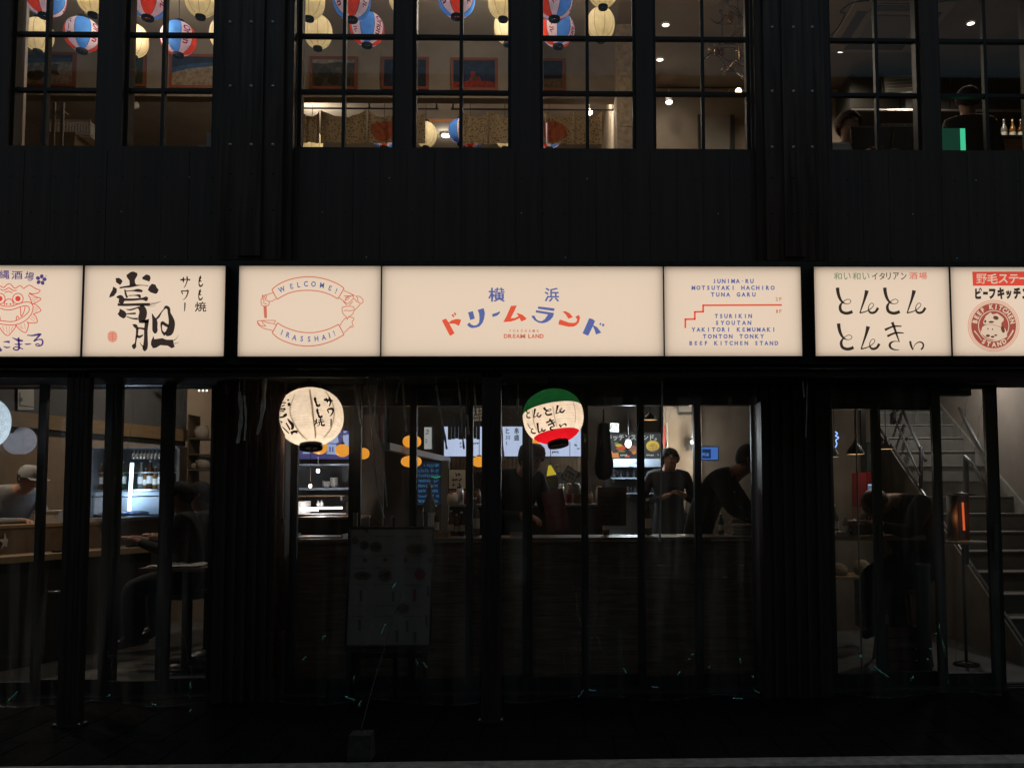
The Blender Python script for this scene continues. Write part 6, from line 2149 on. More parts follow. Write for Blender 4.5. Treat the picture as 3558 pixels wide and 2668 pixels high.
# lantern reflection in the glass, built as a dim grey globe inside
c = P(68, 1530, 1.35)
t = thing('lantern_reflection', 'grey round globe inside the left stall, standing in for a lantern reflection', 'lantern', c)
q = MB(); s_ = S(1, 1.35); q.lathe([(r, z * .98) for r, z in body_profile(50 * s_, 50 * s_, 18, .006)], c, 36); q.build('paper_body', paper('grey lantern reflection', (.5, .5, .53)), t)  # globe body stands in for the lantern reflection
q = MB(); q.lathe([(16 * s_, 44 * s_), (16 * s_, 52 * s_), (.001, 52 * s_)], c, 18); q.tube([c + Vector((0, 0, 52 * s_)), (c.x, c.y, ZC)], .003, 5); q.build('cap', M_blk, t)
lamp('light', c, .25, (.85, .88, 1), .05, 'POINT', t)
t = thing('cafe_table', 'small table with a crumpled white sheet near the left pier', 'table', P(640, 1990, 1.4))
p = P(640, 1965, 1.45)
q = MB(); q.box(p.x - .26, p.x + .24, 1.25, 1.75, p.z - .03, p.z); q.build('table_top', M_wood2, t)
q = MB(); q.tube([(p.x, 1.5, .02), (p.x, 1.5, p.z - .031)], .03, 10); q.lathe([(.2, .008), (.2, .02), (.03, .03)], (p.x, 1.5, 0), 20); q.build('pedestal', M_blk, t)
t = thing('white_sheet', 'crumpled white paper sheet on the small left table', 'paper', (p.x, 1.45, p.z + .002))
q = MB(); n_ = 8
for i in range(n_ + 1):
    for j in range(n_ + 1):
        q.v.append(Vector((p.x - .22 + .4 * i / n_, 1.27 + .36 * j / n_, p.z + .004 + .012 * abs(math.sin(i * 1.7 + j * .9)))))
for i in range(n_):
    for j in range(n_):
        q.f.append([i * 9 + j, (i + 1) * 9 + j, (i + 1) * 9 + j + 1, i * 9 + j + 1]); q.m.append(0); q.sm.append(False)
q.build('sheet', M_paper, t)
for x, y, pw, c_ in ((-5.2, 2.0, 34, (1, .84, .66)), (-4.75, 3.3, 16, (1, .84, .66)), (-3.0, 2.0, 14, (1, .86, .7))):
    lamp('stall_light', (x, y, ZC - .08), pw, c_, .06, 'POINT', B)
for px, py in ((612, 1332), (705, 1357)):
    p = P(px, py, 2.6)
    t = thing('track_light', ('left' if px < 650 else 'right') + ' tiny ceiling spot light over the left stall', 'spot light', p, 'tiny spot lights over the left stall')
    q = MB()
    for i in (-1, 0, 1):
        q.ball(p + Vector((.035 * i, 0, 0)), .009, n=8, m=6)
    q.build('lens', emit('tiny spot glow', (1, .9, .7), 3, False), t)
    q = MB(); q.box(p.x - .06, p.x + .06, p.y - .02, p.y + .02, p.z + .012, p.z + .03); q.tube([(p.x, p.y, p.z + .03), (p.x, p.y, ZC)], .005, 6); q.build('bar', M_blk, t)

# ------------------------------------------------------------------ right bay: dining corner and stairs
YW = 3.2
q = MB(); q.box(P(2700, 1700, YW).x, P(3054, 1700, YW).x, YW, YW + .1, .006, ZC - .002); q.build('corner_wall', mat('dim beige wall', (.30, .24, .18), .8, 0, .2, 4), B)
q = MB(); pbox(q, 2996, 1400, 3012, 1840, YW - .05, .049); q.build('corner_post', M_rail, B)
pendant('black pendant lamp left of the stairs, fully in view', 2972, 1578, 30, 46, 1.7, 1.4)
pendant('black pendant lamp half behind a door stile by the stairs', 3078, 1560, 26, 42, 1.9, 0.7)
pendant('small black pendant lamp against the right pier', 2900, 1587, 17, 30, 2.6, .8)
t = thing('sign_reflection', 'small blue sign glow squiggle beside the right pier, standing in for a reflection', 'reflection', P(2907, 1545, 2.9))
q = MB(); q.tube([P(p_[0], p_[1], 2.9) for p_ in smooth([(2902, 1500, 0), (2910, 1506, 0), (2903, 1514, 0), (2914, 1520, 0), (2904, 1530, 0), (2908, 1542, 0), (2902, 1554, 0)], 4)], .005, 8)  # glowing tube stands in for the reflection of a small blue sign
q.build('glow_tube', emit('blue sign glow', (.25, .42, 1), 2.0, False), t)
t = thing('red_fridge', 'red framed drinks fridge with a blue lit window beside the stairs', 'fridge', P(3030, 1800, 2.5))
q = MB(); pbox(q, 3010, 1640, 3052, 1682, 2.5, .4); pbox(q, 3010, 1682, 3016, 1760, 2.5, .4); pbox(q, 3048, 1682, 3056, 1760, 2.5, .4); pbox(q, 3010, 1755, 3052, 1762, 2.5, .4); q.build('red_casing', mat('red enamel', (.32, .02, .03), .4), t)
q = MB(); pbox(q, 3017, 1683, 3047, 1754, 2.53, .02); q.build('lit_window', emit('blue fridge glow', srgb(74, 92, 120), 1.0), t)
q = MB(); pbox(q, 3018, 1679, 3047, 1686, 2.515, .012); q.build('tube_light', emit('cool fridge tube', srgb(150, 190, 225), 1.0), t)
q = MB(); pbox(q, 3010, 1763, 3052, 1812, 2.5, .4); q.build('lower_panel', mat('dusky pink panel', (.35, .22, .18), .6), t)
board('teal_poster', 'dark teal poster above the red fridge', 3012, 1540, 3050, 1634, 2.7, mat('dark teal print', (.05, .08, .085), .7), {mat('dull yellow print', (.16, .15, .07), .7): [('s', [(3024, 1575, 4), (3026, 1605, 4)]), ('s', [(3020, 1580, 3), (3032, 1580, 3)])]}, cat='poster')
t = thing('high_table', 'round topped wooden high table behind the right glass doors', 'table', P(3050, 1866, 1.5))
zt2 = P(3050, 1862, 1.25).z
a, b2 = P(2800, 1862, 1.3), P(3218, 1866, 1.3)
q = MB(); q.box(a.x, b2.x, 1.3, 1.85, zt2 - .035, zt2); q.build('table_top', M_wood, t)
q = MB()
for sx in (a.x + .08, b2.x - .12):
    q.box(sx - .025, sx + .025, 1.5, 1.6, .007, zt2 - .0355)
q.build('leg', M_wood2, t)
for i, (px, h_, mi, lab) in enumerate(((2899, .24, 2, 'clear bottle on the high table beside the right pier'), (2938, .15, 2, 'small clear bottle on the high table'), (2956, .11, 3, 'short amber jar on the high table'))):
    p = P(px, 1850, 1.5); p.z = zt2 + .001
    bottle(lab, p, h_, mi, None, r=h_ * .16)
t = thing('cutlery_box', 'brown wooden condiment box on the high table', 'box', P(3005, 1850, 1.45))
p = P(2998, 1850, 1.48); p.z = zt2 + .001
q = MB(); q.box(p.x - .09, p.x + .11, 1.42, 1.435, p.z, p.z + .085); q.box(p.x - .09, p.x + .11, 1.54, 1.555, p.z, p.z + .085); q.box(p.x - .09, p.x - .075, 1.436, 1.539, p.z, p.z + .085); q.box(p.x + .095, p.x + .11, 1.436, 1.539, p.z, p.z + .085); q.build('tray', mat('brown box wood', (.16, .09, .03), .5, 0, .3, 9), t)
q = MB()
for i in range(7):
    q.tube([(p.x - .06 + .022 * i, 1.48, p.z + .01), (p.x - .07 + .03 * i, 1.47, p.z + .13 + .02 * (i % 3))], .006, 6)
q.build('cutlery', mat('red brown sticks', (.28, .07, .03), .5), t)
t = thing('white_napkins', 'small white pile of napkins on the high table by the pier', 'napkins', P(2925, 1850, 1.38))
p = P(2922, 1850, 1.4); p.z = zt2 + .001
q = MB()
for i in range(5):
    q.box(p.x - .07 + .006 * i, p.x + .06 - .004 * i, 1.34, 1.44, p.z + .006 * i, p.z + .006 * i + .0055)
q.build('napkins', M_paper, t)
t = thing('low_bench', 'low wooden bench with folded things under the high table', 'bench', P(2960, 2010, 2.1))
q = MB(); pbox(q, 2800, 2004, 3034, 2012, 2.1, .4); q.build('seat', M_wood, t)
q = MB(); pbox(q, 2890, 2013, 2905, 2190, 2.12, .3); pbox(q, 3010, 2013, 3030, 2190, 2.12, .3); q.build('leg', M_wood2, t)
for i, (x0, y0, x1, lab) in enumerate(((2895, 1952, 2948, 'beige folded bundle on the low bench, nearer the pier'), (2975, 1940, 3028, 'beige folded bundle on the low bench, nearer the stile'))):
    p0 = P(x0, 2003, 2.25); p1 = P(x1, y0, 2.25)
    t = thing('cloth_bundle', lab, 'bundle', (p0.x, 2.25, p0.z), 'folded bundles on the low bench')
    q = MB(); q.ball(((p0.x + p1.x) / 2, 2.3, (p0.z + p1.z) / 2 - .01), (p1.x - p0.x) / 2, .14, (p1.z - p0.z) / 2, 18, 10); q.build('cloth', mat('beige cloth', (.3, .24, .16), .9, 0, .2, 14, bump=.3), t)
# bar stool for the hunched guest
t = thing('wooden_stool', 'wooden stool with slanted legs under the hunched guest', 'stool', P(3135, 2165, 1.5))
p = P(3128, 2035, 1.55)
q = MB(); q.lathe([(.001, p.z - .05), (.17, p.z - .05), (.18, p.z - .02), (.16, p.z), (.001, p.z + .004)], (p.x, p.y, 0), 24); q.build('seat', mat('worn red brown wood', (.16, .065, .035), .5, 0, .3, 6), t)
for sx in (-1, 1):
    for sy in (-1, 1):
        q = MB(); q.tube([(p.x + sx * .11, p.y + sy * .11, p.z - .05), (p.x + sx * .17, p.y + sy * .17, .008)], [.018, .014], 8); q.build('leg', mat('worn red brown wood', (.16, .065, .035)), t)
q = MB()
for sx in (-1, 1):
    q.tube([(p.x - .155, p.y + sx * .155, .25), (p.x + .155, p.y + sx * .155, .25)], .01, 6)
q.build('stretcher', mat('worn red brown wood', (.16, .065, .035)), t)
t = thing('wooden_crate', 'red brown wooden crate standing before the stool', 'crate', P(3140, 2320, 1.0))
q = MB(); a, b2 = P(3085, 2165, 1.2), P(3188, 2165, 1.2)
for i in range(4):
    z0 = .008 + .085 * i
    q.box(a.x, b2.x, 1.2, 1.215, z0, z0 + .075); q.box(a.x, b2.x, 1.36, 1.375, z0, z0 + .075); q.box(a.x, a.x + .015, 1.2155, 1.3595, z0, z0 + .075); q.box(b2.x - .015, b2.x, 1.2155, 1.3595, z0, z0 + .075)
q.box(a.x + .016, b2.x - .016, 1.216, 1.359, .01, .02)
q.build('slats', mat('red brown crate wood', (.13, .055, .03), .6, 0, .3, 8), t)
t = thing('round_bin', 'tall grey round bin beside the stool', 'bin', P(3214, 2330, 1.1))
p = P(3214, 2300, 1.15); q = MB(); rb = S(25, 1.15); zt3 = P(3214, 1958, 1.15).z
q.lathe([(.001, .008), (rb * .95, .008), (rb, zt3 - .03), (rb * 1.06, zt3 - .02), (rb * 1.06, zt3), (rb * .94, zt3), (rb * .9, .05)], (p.x, p.y, 0), 28); q.build('drum', mat('grey drum paint', (.16, .165, .155), .5), t)
# stairs to the upper floor
Y0, RUN, RISE = 1.44, .257, .165
xl = P(3345, 1897, Y0 + 4 * RUN).x
xr = P(3530, 1775, Y0 + 7 * RUN).x
t = thing('staircase', 'grey concrete staircase climbing away behind the right glass doors', 'staircase', (xl, Y0, .006))
q = MB()
for k_ in range(15):
    y = Y0 + RUN * k_
    z = RISE * (k_ + 1)
    q.box(xl, xr - .002, y, y + RUN + .02 if k_ < 14 else y + 1.2, max(.008, z - RISE * 2), z - .012 - .001)
    q.box(xl - .001, xr - .002, y - .018, y + RUN - .0005, z - .012, z, 1)
q.build('step', [mat('grey riser paint', (.17, .16, .145), .7, 0, .15, 8), mat('pale tread', (.30, .28, .25), .7, 0, .15, 10)], t)
q = MB()
v = []
for k_ in (0, 15):
    v.append((Y0 + RUN * k_ - .05, RISE * k_ + .16))
ya, za = v[0]; yb_, zb_ = v[1]
q.add([(xl - .06, ya, .008), (xl - .06, yb_, .008), (xl - .06, yb_, zb_), (xl - .06, ya, za), (xl - .002, ya, .008), (xl - .002, yb_, .008), (xl - .002, yb_, zb_), (xl - .002, ya, za)],
      [(0, 3, 2, 1), (4, 5, 6, 7), (3, 7, 6, 2), (0, 4, 7, 3), (1, 2, 6, 5)])
q.build('side_wall', mat('warm grey render', (.30, .255, .205), .8, 0, .2, 5), t)
q = MB(); q.tube([(xl - .03, ya, za + .012), (xl - .03, yb_, zb_ + .012)], .014, 8); q.build('side_rail', M_steel, t)
q = MB(); q.box(xr, xr + .1, .95, 7.1, .006, 3.6); q.build('stair_wall', mat('warm grey wall', (.27, .225, .19), .85, 0, .08, 4), B)
q = MB()
q.add([(xr - .03, ya, .008), (xr - .03, yb_, zb_ - .5), (xr - .03, yb_, zb_ + .02), (xr - .03, ya, za + .02), (xr - .0015, ya, .008), (xr - .0015, yb_, zb_ - .5), (xr - .0015, yb_, zb_ + .02), (xr - .0015, ya, za + .02)],
      [(0, 1, 2, 3), (7, 6, 5, 4), (3, 2, 6, 7), (0, 3, 7, 4)])
q.build('right_skirting', mat('pale tread', (.3, .28, .25)), t)
M_hr = mat('grey rail steel', (.2, .2, .2), .5, .3)
for pts, r_, nm in (([(3216, 1600, 3.25), (3130, 1412, 4.9)], .018, 'handrail'), ([(3196, 1652, 3.15), (3106, 1450, 4.75)], .012, 'handrail'), ([(3428, 1588, 3.0), (3308, 1372, 4.9)], .016, 'handrail'),
                    ([(3200, 1552, 3.3), (3200, 1760, 3.3)], .02, 'newel_post'), ([(3108, 1412, 4.7), (3108, 1640, 4.7)], .02, 'newel_post'), ([(3357, 1582, 1.95), (3357, 1960, 1.95)], .024, 'newel_post'), ([(3352, 1586, 1.95), (3380, 1612, 1.8), (3440, 1720, 1.5)], .018, 'handrail')):
    q = MB(); q.tube([P(*p_) for p_ in pts], r_, 10); q.build(nm, M_hr if nm == 'handrail' else mat('dark rail steel', (.05, .052, .055), .4), t)
# patio heater
t = thing('patio_heater', 'stand heater with a glowing orange rod before the stairs', 'heater', P(3348, 2300, 1.35))
YHt = 1.4
p = P(3346, 1800, YHt); s_ = S(1, YHt)
q = MB()
zt4, zb4 = P(3346, 1722, YHt).z, P(3346, 1882, YHt).z
pr = [(24 * s_ * math.cos(a), 24 * s_ * math.sin(a)) for a in [R(10 + 160 * i / 10) for i in range(11)]]
for i in range(10):
    q.add([(p.x + pr[i][0], p.y + pr[i][1], zb4), (p.x + pr[i + 1][0], p.y + pr[i + 1][1], zb4), (p.x + pr[i + 1][0], p.y + pr[i + 1][1], zt4), (p.x + pr[i][0], p.y + pr[i][1], zt4)], [(0, 1, 2, 3)], 0, True)
q.build('reflector', mat('brown steel reflector', (.09, .05, .035), .5, .4), t)
q = MB(); q.tube([P(3345, 1745, YHt - .01), P(3350, 1842, YHt - .01)], .008, 10); q.build('heating_rod', emit('orange heat glow', (1, .15, .035), .75), t)
q = MB(); q.lathe([(.001, zt4 + .03), (46 * s_, zt4 + .012), (46 * s_, zt4 + .004), (.001, zt4 + .004)], (p.x, p.y, 0), 28); q.build('top_plate', M_rail, t)
q = MB(); q.lathe([(.001, zb4 + .012), (66 * s_, zb4 + .006), (66 * s_, zb4 - .012), (.001, zb4 - .012)], (p.x + 8 * s_, p.y, 0), 32); q.build('shelf_plate', M_white, t)
q = MB(); q.tube([(p.x - 30 * s_, p.y + .04, zb4), (p.x - 30 * s_, p.y + .04, zt4)], 18 * s_, 16); q.build('gas_cylinder', mat('grey cylinder paint', (.26, .25, .23), .5), t)
q = MB(); q.tube([(p.x, p.y + .02, .02), (p.x, p.y + .02, zb4 - .0125)], .012, 10); q.lathe([(.10, .008), (.10, .02), (.03, .04)], (p.x, p.y + .02, 0), 24); q.build('stand', M_blk, t)
lamp('light', P(3347, 1795, YHt - .05), .12, (1, .35, .12), .03, 'POINT', t)
for x, y, z, pw, c_ in ((xr - .6, 3.4, ZC - .08, 20, (1, .97, .9)), (xr - 1.0, 1.7, ZC - .08, 6, (1, .97, .9)), (2.2, 2.2, ZC - .08, 1.5, WARM)):
    lamp('stair_light', (x, y, z), pw, c_, .07, 'POINT', B)
t = thing('slim_pole', 'slim pale pole standing before the high table in the right bay', 'pole', P(2994, 2130, .95))
q = MB(); a, b2 = P(2996, 1412, .95), P(2990, 2140, .95); q.tube([(b2.x, .95, .02), (b2.x, .95, a.z)], .006, 8); q.build('shaft', mat('pale pole paint', (.6, .55, .48), .5), t)
q = MB(); q.lathe([(.07, .008), (.07, .016), (.012, .03)], (b2.x, .95, 0), 18); q.build('foot', M_rail, t)
# ------------------------------------------------------------------ people
def lerp(a, b, f):
    return a + (b - a) * f


BASE = dict(pelvis=(0, 0, .95), spine=(0, .01, 1.13), chest=(0, .01, 1.32), neck=(0, 0, 1.47), jaw=(0, -.025, 1.555), head=(0, -.01, 1.62), crown=(0, 0, 1.685),
            shl=(.165, .01, 1.40), ell=(.225, .03, 1.13), wrl=(.235, -.06, .89), shr=(-.165, .01, 1.40), elr=(-.225, .03, 1.13), wrr=(-.235, -.06, .89),
            hil=(.09, 0, .90), knl=(.10, -.02, .49), anl=(.10, .02, .09), tol=(.11, -.14, .035), hir=(-.09, 0, .90), knr=(-.10, -.02, .49), anr=(-.10, .02, .09), tor=(-.11, -.14, .035))
RAD = dict(pelvis=.145, spine=.135, chest=.15, neck=.058, jaw=.066, head=.083, crown=.062, shl=.072, ell=.046, wrl=.03, shr=.072, elr=.046, wrr=.03,
           hil=.095, knl=.062, anl=.045, tol=.036, hir=.095, knr=.062, anr=.045, tor=.036)


def person(label, loc, rotz, pose, shirt, trousers, skin, hair, k=1.0, wide=1.0, hairstyle='short', shoe=None, apron=None, cap=None, grip=None, group=None, glasses=False):
    """one continuous skinned figure posed by its joints (metres, facing -Y), hair and cap as child meshes"""
    J = {n: Vector(p) for n, p in BASE.items()}
    for n, p in pose.items():
        if n[0] != '_':
            J[n] = Vector(p)
    nm = list(J)
    vs = [J[n] for n in nm]
    rd = [RAD[n] for n in nm]
    kind = {}
    ix = {n: i for i, n in enumerate(nm)}
    E_ = [('pelvis', 'spine'), ('spine', 'chest'), ('chest', 'neck'), ('neck', 'jaw'), ('jaw', 'head'), ('head', 'crown'), ('chest', 'shl'), ('shl', 'ell'), ('ell', 'wrl'), ('chest', 'shr'), ('shr', 'elr'), ('elr', 'wrr'),
          ('pelvis', 'hil'), ('hil', 'knl'), ('knl', 'anl'), ('anl', 'tol'), ('pelvis', 'hir'), ('hir', 'knr'), ('knr', 'anr'), ('anr', 'tor')]
    ed = [(ix[a], ix[b]) for a, b in E_]
    lab = ['trousers' if n in ('pelvis', 'hil', 'hir', 'knl', 'knr', 'anl', 'anr') else 'shoe' if n in ('tol', 'tor') else 'skin' if n in ('neck', 'jaw', 'head', 'crown', 'wrl', 'wrr') else 'shirt' for n in nm]
    # hands: palm and five fingers each
    for s, el, wr in ((1, 'ell', 'wrl'), (-1, 'elr', 'wrr')):
        d = (J[wr] - J[el]).normalized()
        g = (grip or {}).get(wr)
        dirh = Vector(g).normalized() if g else d
        side = dirh.cross(Vector((0, 0, 1)))
        side = side.normalized() if side.length > .2 else Vector((1, 0, 0))
        curl = side.cross(dirh).normalized() * -1
        palm = J[wr] + dirh * .055
        vs.append(palm); rd.append(.031); lab.append('skin'); pi = len(vs) - 1
        ed.append((ix[wr], pi))
        bend = .75 if g else .3
        for f in range(4):
            off = side * (.024 - .016 * f)
            L = (.036, .041, .039, .031)[f]
            p1 = palm + dirh * .034 + off
            p2 = p1 + (dirh * math.cos(bend * .6) + curl * math.sin(bend * .6)) * L
            p3 = p2 + (dirh * math.cos(bend * 1.6) + curl * math.sin(bend * 1.6)) * L * .8
            b0 = len(vs)
            vs += [p1, p2, p3]; rd += [.010, .009, .0075]; lab += ['skin'] * 3
            ed += [(pi, b0), (b0, b0 + 1), (b0 + 1, b0 + 2)]
        b0 = len(vs)
        tb = side * (-.03 if s > 0 else .03)
        vs += [palm + tb - dirh * .005, palm + tb * 1.5 + dirh * .03 + curl * .012]; rd += [.012, .009]; lab += ['skin'] * 2
        ed += [(pi, b0), (b0, b0 + 1)]
    me = bpy.data.meshes.new('body')
    me.from_pydata([tuple(v) for v in vs], ed, [])
    o = bpy.data.objects.new('body', me)
    COL.objects.link(o)
    md = o.modifiers.new('skin', 'SKIN')
    sk = me.skin_vertices[0].data
    for i, r in enumerate(rd):
        a = r * (wide if lab[i] in ('shirt', 'trousers') else 1)
        sk[i].radius = (a, a * (.80 if i < len(nm) and nm[i] in ('pelvis', 'spine', 'chest') else 1))
        sk[i].use_root = (i == 0)
    md.use_smooth_shade = True
    su = o.modifiers.new('sub', 'SUBSURF'); su.levels = 2; su.render_levels = 2
    dg = bpy.context.evaluated_depsgraph_get()
    me2 = bpy.data.meshes.new_from_object(o.evaluated_get(dg))
    bpy.data.objects.remove(o)
    mats = {'shirt': shirt, 'trousers': trousers, 'skin': skin, 'shoe': shoe or M_blk}
    order = ['shirt', 'trousers', 'skin', 'shoe']
    me2.materials.clear()
    for n in order:
        me2.materials.append(mats[n])
    # colour each face after the nearest point of the skeleton's bones
    seg = []
    for a, b in ed:
        seg.append((vs[a], vs[b], lab[a], lab[b], rd[a], rd[b], a, b))
    for p in me2.polygons:
        c = p.center
        best = None
        for A, Bv, la, lb_, ra, rb, ia, ib in seg:
            ab = Bv - A
            t_ = max(0, min(1, (c - A).dot(ab) / max(ab.length_squared, 1e-9)))
            dd = (c - (A + ab * t_)).length - lerp(ra, rb, t_)
            if best is None or dd < best[0]:
                cut = .5
                if la == 'shirt' and lb_ == 'skin':
                    cut = .86 if nm[ib] != 'neck' else .78
                if la == 'trousers' and lb_ == 'shirt':
                    cut = .35
                best = (dd, la if t_ < cut else lb_)
        p.material_index = order.index(best[1])
        p.use_smooth = True
    t = thing('person', label, 'person', loc, group)
    Q = Matrix.Rotation(rotz, 4, 'Z') @ Matrix.Scale(k, 4)
    me2.transform(Q)
    me2.name = 'body'
    o = bpy.data.objects.new('body', me2)
    COL.objects.link(o)
    o.parent = t
    # head frame
    up = (J['crown'] - J['jaw']).normalized()
    fw = Vector(pose.get('_look', (0, -1, 0)))
    fw = (fw - up * fw.dot(up)).normalized()
    rt = fw.cross(up).normalized()
    H = J['head']
    T = lambda r_, f_, u_: (Q @ (H + rt * r_ + fw * f_ + up * u_).to_4d()).to_3d()

    def part(name, mb, m_):
        x = mb.build(name, m_, None)
        x.parent = t
        return x
    # features of the face
    q = MB(); q.tube([T(0, .076, .022), T(0, .094, -.012), T(0, .080, -.02)], [.007 * k, .013 * k, .008 * k], 8); part('nose', q, skin)
    for sx in (-1, 1):
        q = MB(); q.ball(T(sx * .030, .071, .018), .0105 * k, n=10, m=8); part('eye', q, M_blk)
        q = MB(); q.ball(T(sx * .084, -.004, -.004), .011 * k, .02 * k, .028 * k, 10, 8); part('ear', q, skin)
        q = MB(); q.tube([T(sx * .017, .082, .036), T(sx * .032, .080, .042), T(sx * .047, .068, .037)], .0035 * k, 6); part('eyebrow', q, hair)
    q = MB(); q.tube([T(-.022, .072, -.052), T(0, .080, -.054), T(.022, .072, -.052)], .005 * k, 6); part('mouth', q, mat('lip skin', (.22, .08, .06), .6))
    if glasses:
        q = MB(); q.tube([T(-.05, .085, .018), T(.05, .085, .018)], .003 * k, 6); part('glasses', q, M_blk)
    if hair is not None and hairstyle != 'none':
        q = MB()
        n1, n2 = 26, 14
        rr = random.Random(5)
        for i in range(n2 + 1):
            for j in range(n1):
                a = 2 * math.pi * j / n1
                fr = math.cos(a)      # 1 at the front
                back = .5 - .5 * fr
                lim = (.37 + .36 * back ** .7 + (.03 if j % 3 == 0 else 0)) * math.pi
                th_ = lim * i / n2
                b_ = 1.0 + rr.uniform(-.015, .03)
                r_ = .099 * b_ * math.sin(th_)
                q.v.append(T(r_ * math.sin(a), r_ * math.cos(a) * 1.06 - .006, .012 + .104 * math.cos(th_) * b_))
        for i in range(n2):
            for j in range(n1):
                jj = (j + 1) % n1
                q.f.append([i * n1 + j, i * n1 + jj, (i + 1) * n1 + jj, (i + 1) * n1 + j]); q.m.append(0); q.sm.append(True)
        part('hair', q, hair)
    if cap:
        q = MB()
        pr = [(.098, .02), (.1, .05), (.09, .09), (.06, .115), (.001, .12)]
        n1 = 22
        for r_, u_ in pr:
            for j in range(n1):
                a = 2 * math.pi * j / n1
                q.v.append(T(r_ * math.sin(a), r_ * math.cos(a) * 1.06, u_))
        for i in range(len(pr) - 1):
            for j in range(n1):
                jj = (j + 1) % n1
                q.f.append([i * n1 + j, i * n1 + jj, (i + 1) * n1 + jj, (i + 1) * n1 + j]); q.m.append(0); q.sm.append(True)
        for j in range(9):
            a = R(-50 + 100 * j / 8)
            q.v += [T(.098 * math.sin(a), .098 * math.cos(a) * 1.06, .028), T(.12 * math.sin(a), .1 + .07 * math.cos(a), .02)]
            if j:
                m0 = len(q.v) - 4
                q.f.append([m0, m0 + 1, m0 + 3, m0 + 2]); q.m.append(0); q.sm.append(True)
        part('cap', q, cap)
    if apron:
        q = MB()
        for i in range(9):
            f = i / 8
            z = lerp(1.24, .55, f)
            w_ = .12 + .06 * f
            for j in range(9):
                u = j / 8 * 2 - 1
                q.v.append((Q @ Vector((u * w_, -.128 - .02 * (1 - u * u) - (.02 if i > 3 else 0), z)).to_4d()).to_3d())
        for i in range(8):
            for j in range(8):
                a = i * 9 + j
                q.f.append([a, a + 1, a + 10, a + 9]); q.m.append(0); q.sm.append(True)
        part('apron', q, apron)
    return t, (lambda p: (Q @ Vector(p).to_4d()).to_3d()), part


SK = mat('warm skin', (.42, .22, .14), .55, 0, .06, 20)
SK2 = mat('lit skin', (.45, .24, .15), .55, 0, .06, 20)
HB = mat('black hair', (.008, .007, .007), .85, 0, .3, 40)
HBR = mat('chestnut hair', (.06, .022, .009), .75, 0, .3, 40)
CH = mat('charcoal shirt', (.024, .021, .021), .85, 0, .25, 12, bump=.2)
CH2 = mat('black work shirt', (.02, .02, .02), .85, 0, .25, 12, bump=.2)
NV = mat('dark trousers', (.012, .012, .014), .9)
WH = mat('white cook cloth', (.30, .29, .28), .85, 0, .15, 12, bump=.2)

FZ = 0.006
# standing cook looking down at a phone
p1 = P(2322, 1700, 3.75)
zc = 1.4 + (1702 - 1553) / 3028 * (3.75 + 5.5)
k1 = 1.02
t, tf, part = person('person in a charcoal long sleeved shirt, standing and looking down at a phone', (p1.x, 3.75, max(FZ, zc - 1.70 * k1)), R(6),
                     dict(neck=(0, -.03, 1.455), jaw=(0, -.10, 1.50), head=(0, -.095, 1.572), crown=(0, -.075, 1.642), ell=(.29, .02, 1.12), wrl=(.095, -.24, 1.20), elr=(-.29, .02, 1.12), wrr=(-.095, -.24, 1.18), shl=(.19, .0, 1.385), shr=(-.19, .0, 1.385), _look=(0, -1, -.45)),
                     CH, NV, SK, HB, k1, .98, grip=dict(wrl=(-.75, -.35, .45), wrr=(.75, -.35, .45)), apron=mat('black apron', (.016, .016, .017), .8))
q = MB()
c = Vector((0, -.285, 1.255))
Qp = Matrix.Rotation(R(-50), 3, 'X')
q.box(-.075, .075, -.036, .036, -.004, .004, 0, Qp)
q.v = [tf(p + c) for p in q.v]
q.v = [p + t.location for p in q.v]
ph = q.build('mobile_phone', mat('black phone glass', (.01, .01, .012), .15), None)
tag(ph, 'black phone held level in the standing cook\'s hands', 'phone')
q = MB(); q.box(p1.x - .5, p1.x + .5, 3.4, 4.1, .007, max(.02, zc - 1.70 * k1 - .004)); q.build('kitchen_plinth', M_floor, B)

# cook with a cap bent over the bar
p2 = P(1812, 1700, 2.0)
person('person in black with a dark cap bent over work behind the bar', (p2.x - .12, 2.05, FZ), R(35),
       dict(spine=(0, -.05, 1.12), chest=(0, -.14, 1.28), neck=(0, -.24, 1.37), jaw=(0, -.32, 1.415), head=(0, -.335, 1.475), crown=(0, -.335, 1.54), shl=(.17, -.16, 1.33), shr=(-.17, -.16, 1.33), ell=(.24, -.2, 1.06), elr=(-.24, -.2, 1.06), wrl=(.1, -.42, 1.06), wrr=(-.1, -.42, 1.06), _look=(0, -1, -.6)),
       CH2, NV, SK, HB, 1.12, 1.15, cap=mat('dark cap cloth', (.03, .028, .027), .9), grip=dict(wrl=(-.3, -.8, -.2), wrr=(.3, -.8, -.2)))
# man leaning to the right behind the bar
p3 = P(2418, 1700, 1.75)
person('person in dark work clothes leaning to the right over the end of the bar', (p3.x, 1.75, .05), R(72),
       dict(spine=(0, -.06, 1.12), chest=(0, -.18, 1.29), neck=(0, -.31, 1.385), jaw=(0, -.39, 1.42), head=(0, -.41, 1.48), crown=(0, -.42, 1.545), shl=(.18, -.2, 1.34), shr=(-.18, -.2, 1.34), ell=(.24, -.36, 1.12), elr=(-.24, -.3, 1.1), wrl=(.2, -.55, 1.0), wrr=(-.15, -.5, 1.0), _look=(0, -1, -.5)),
       CH2, NV, SK, HB, 1.08, 1.08)
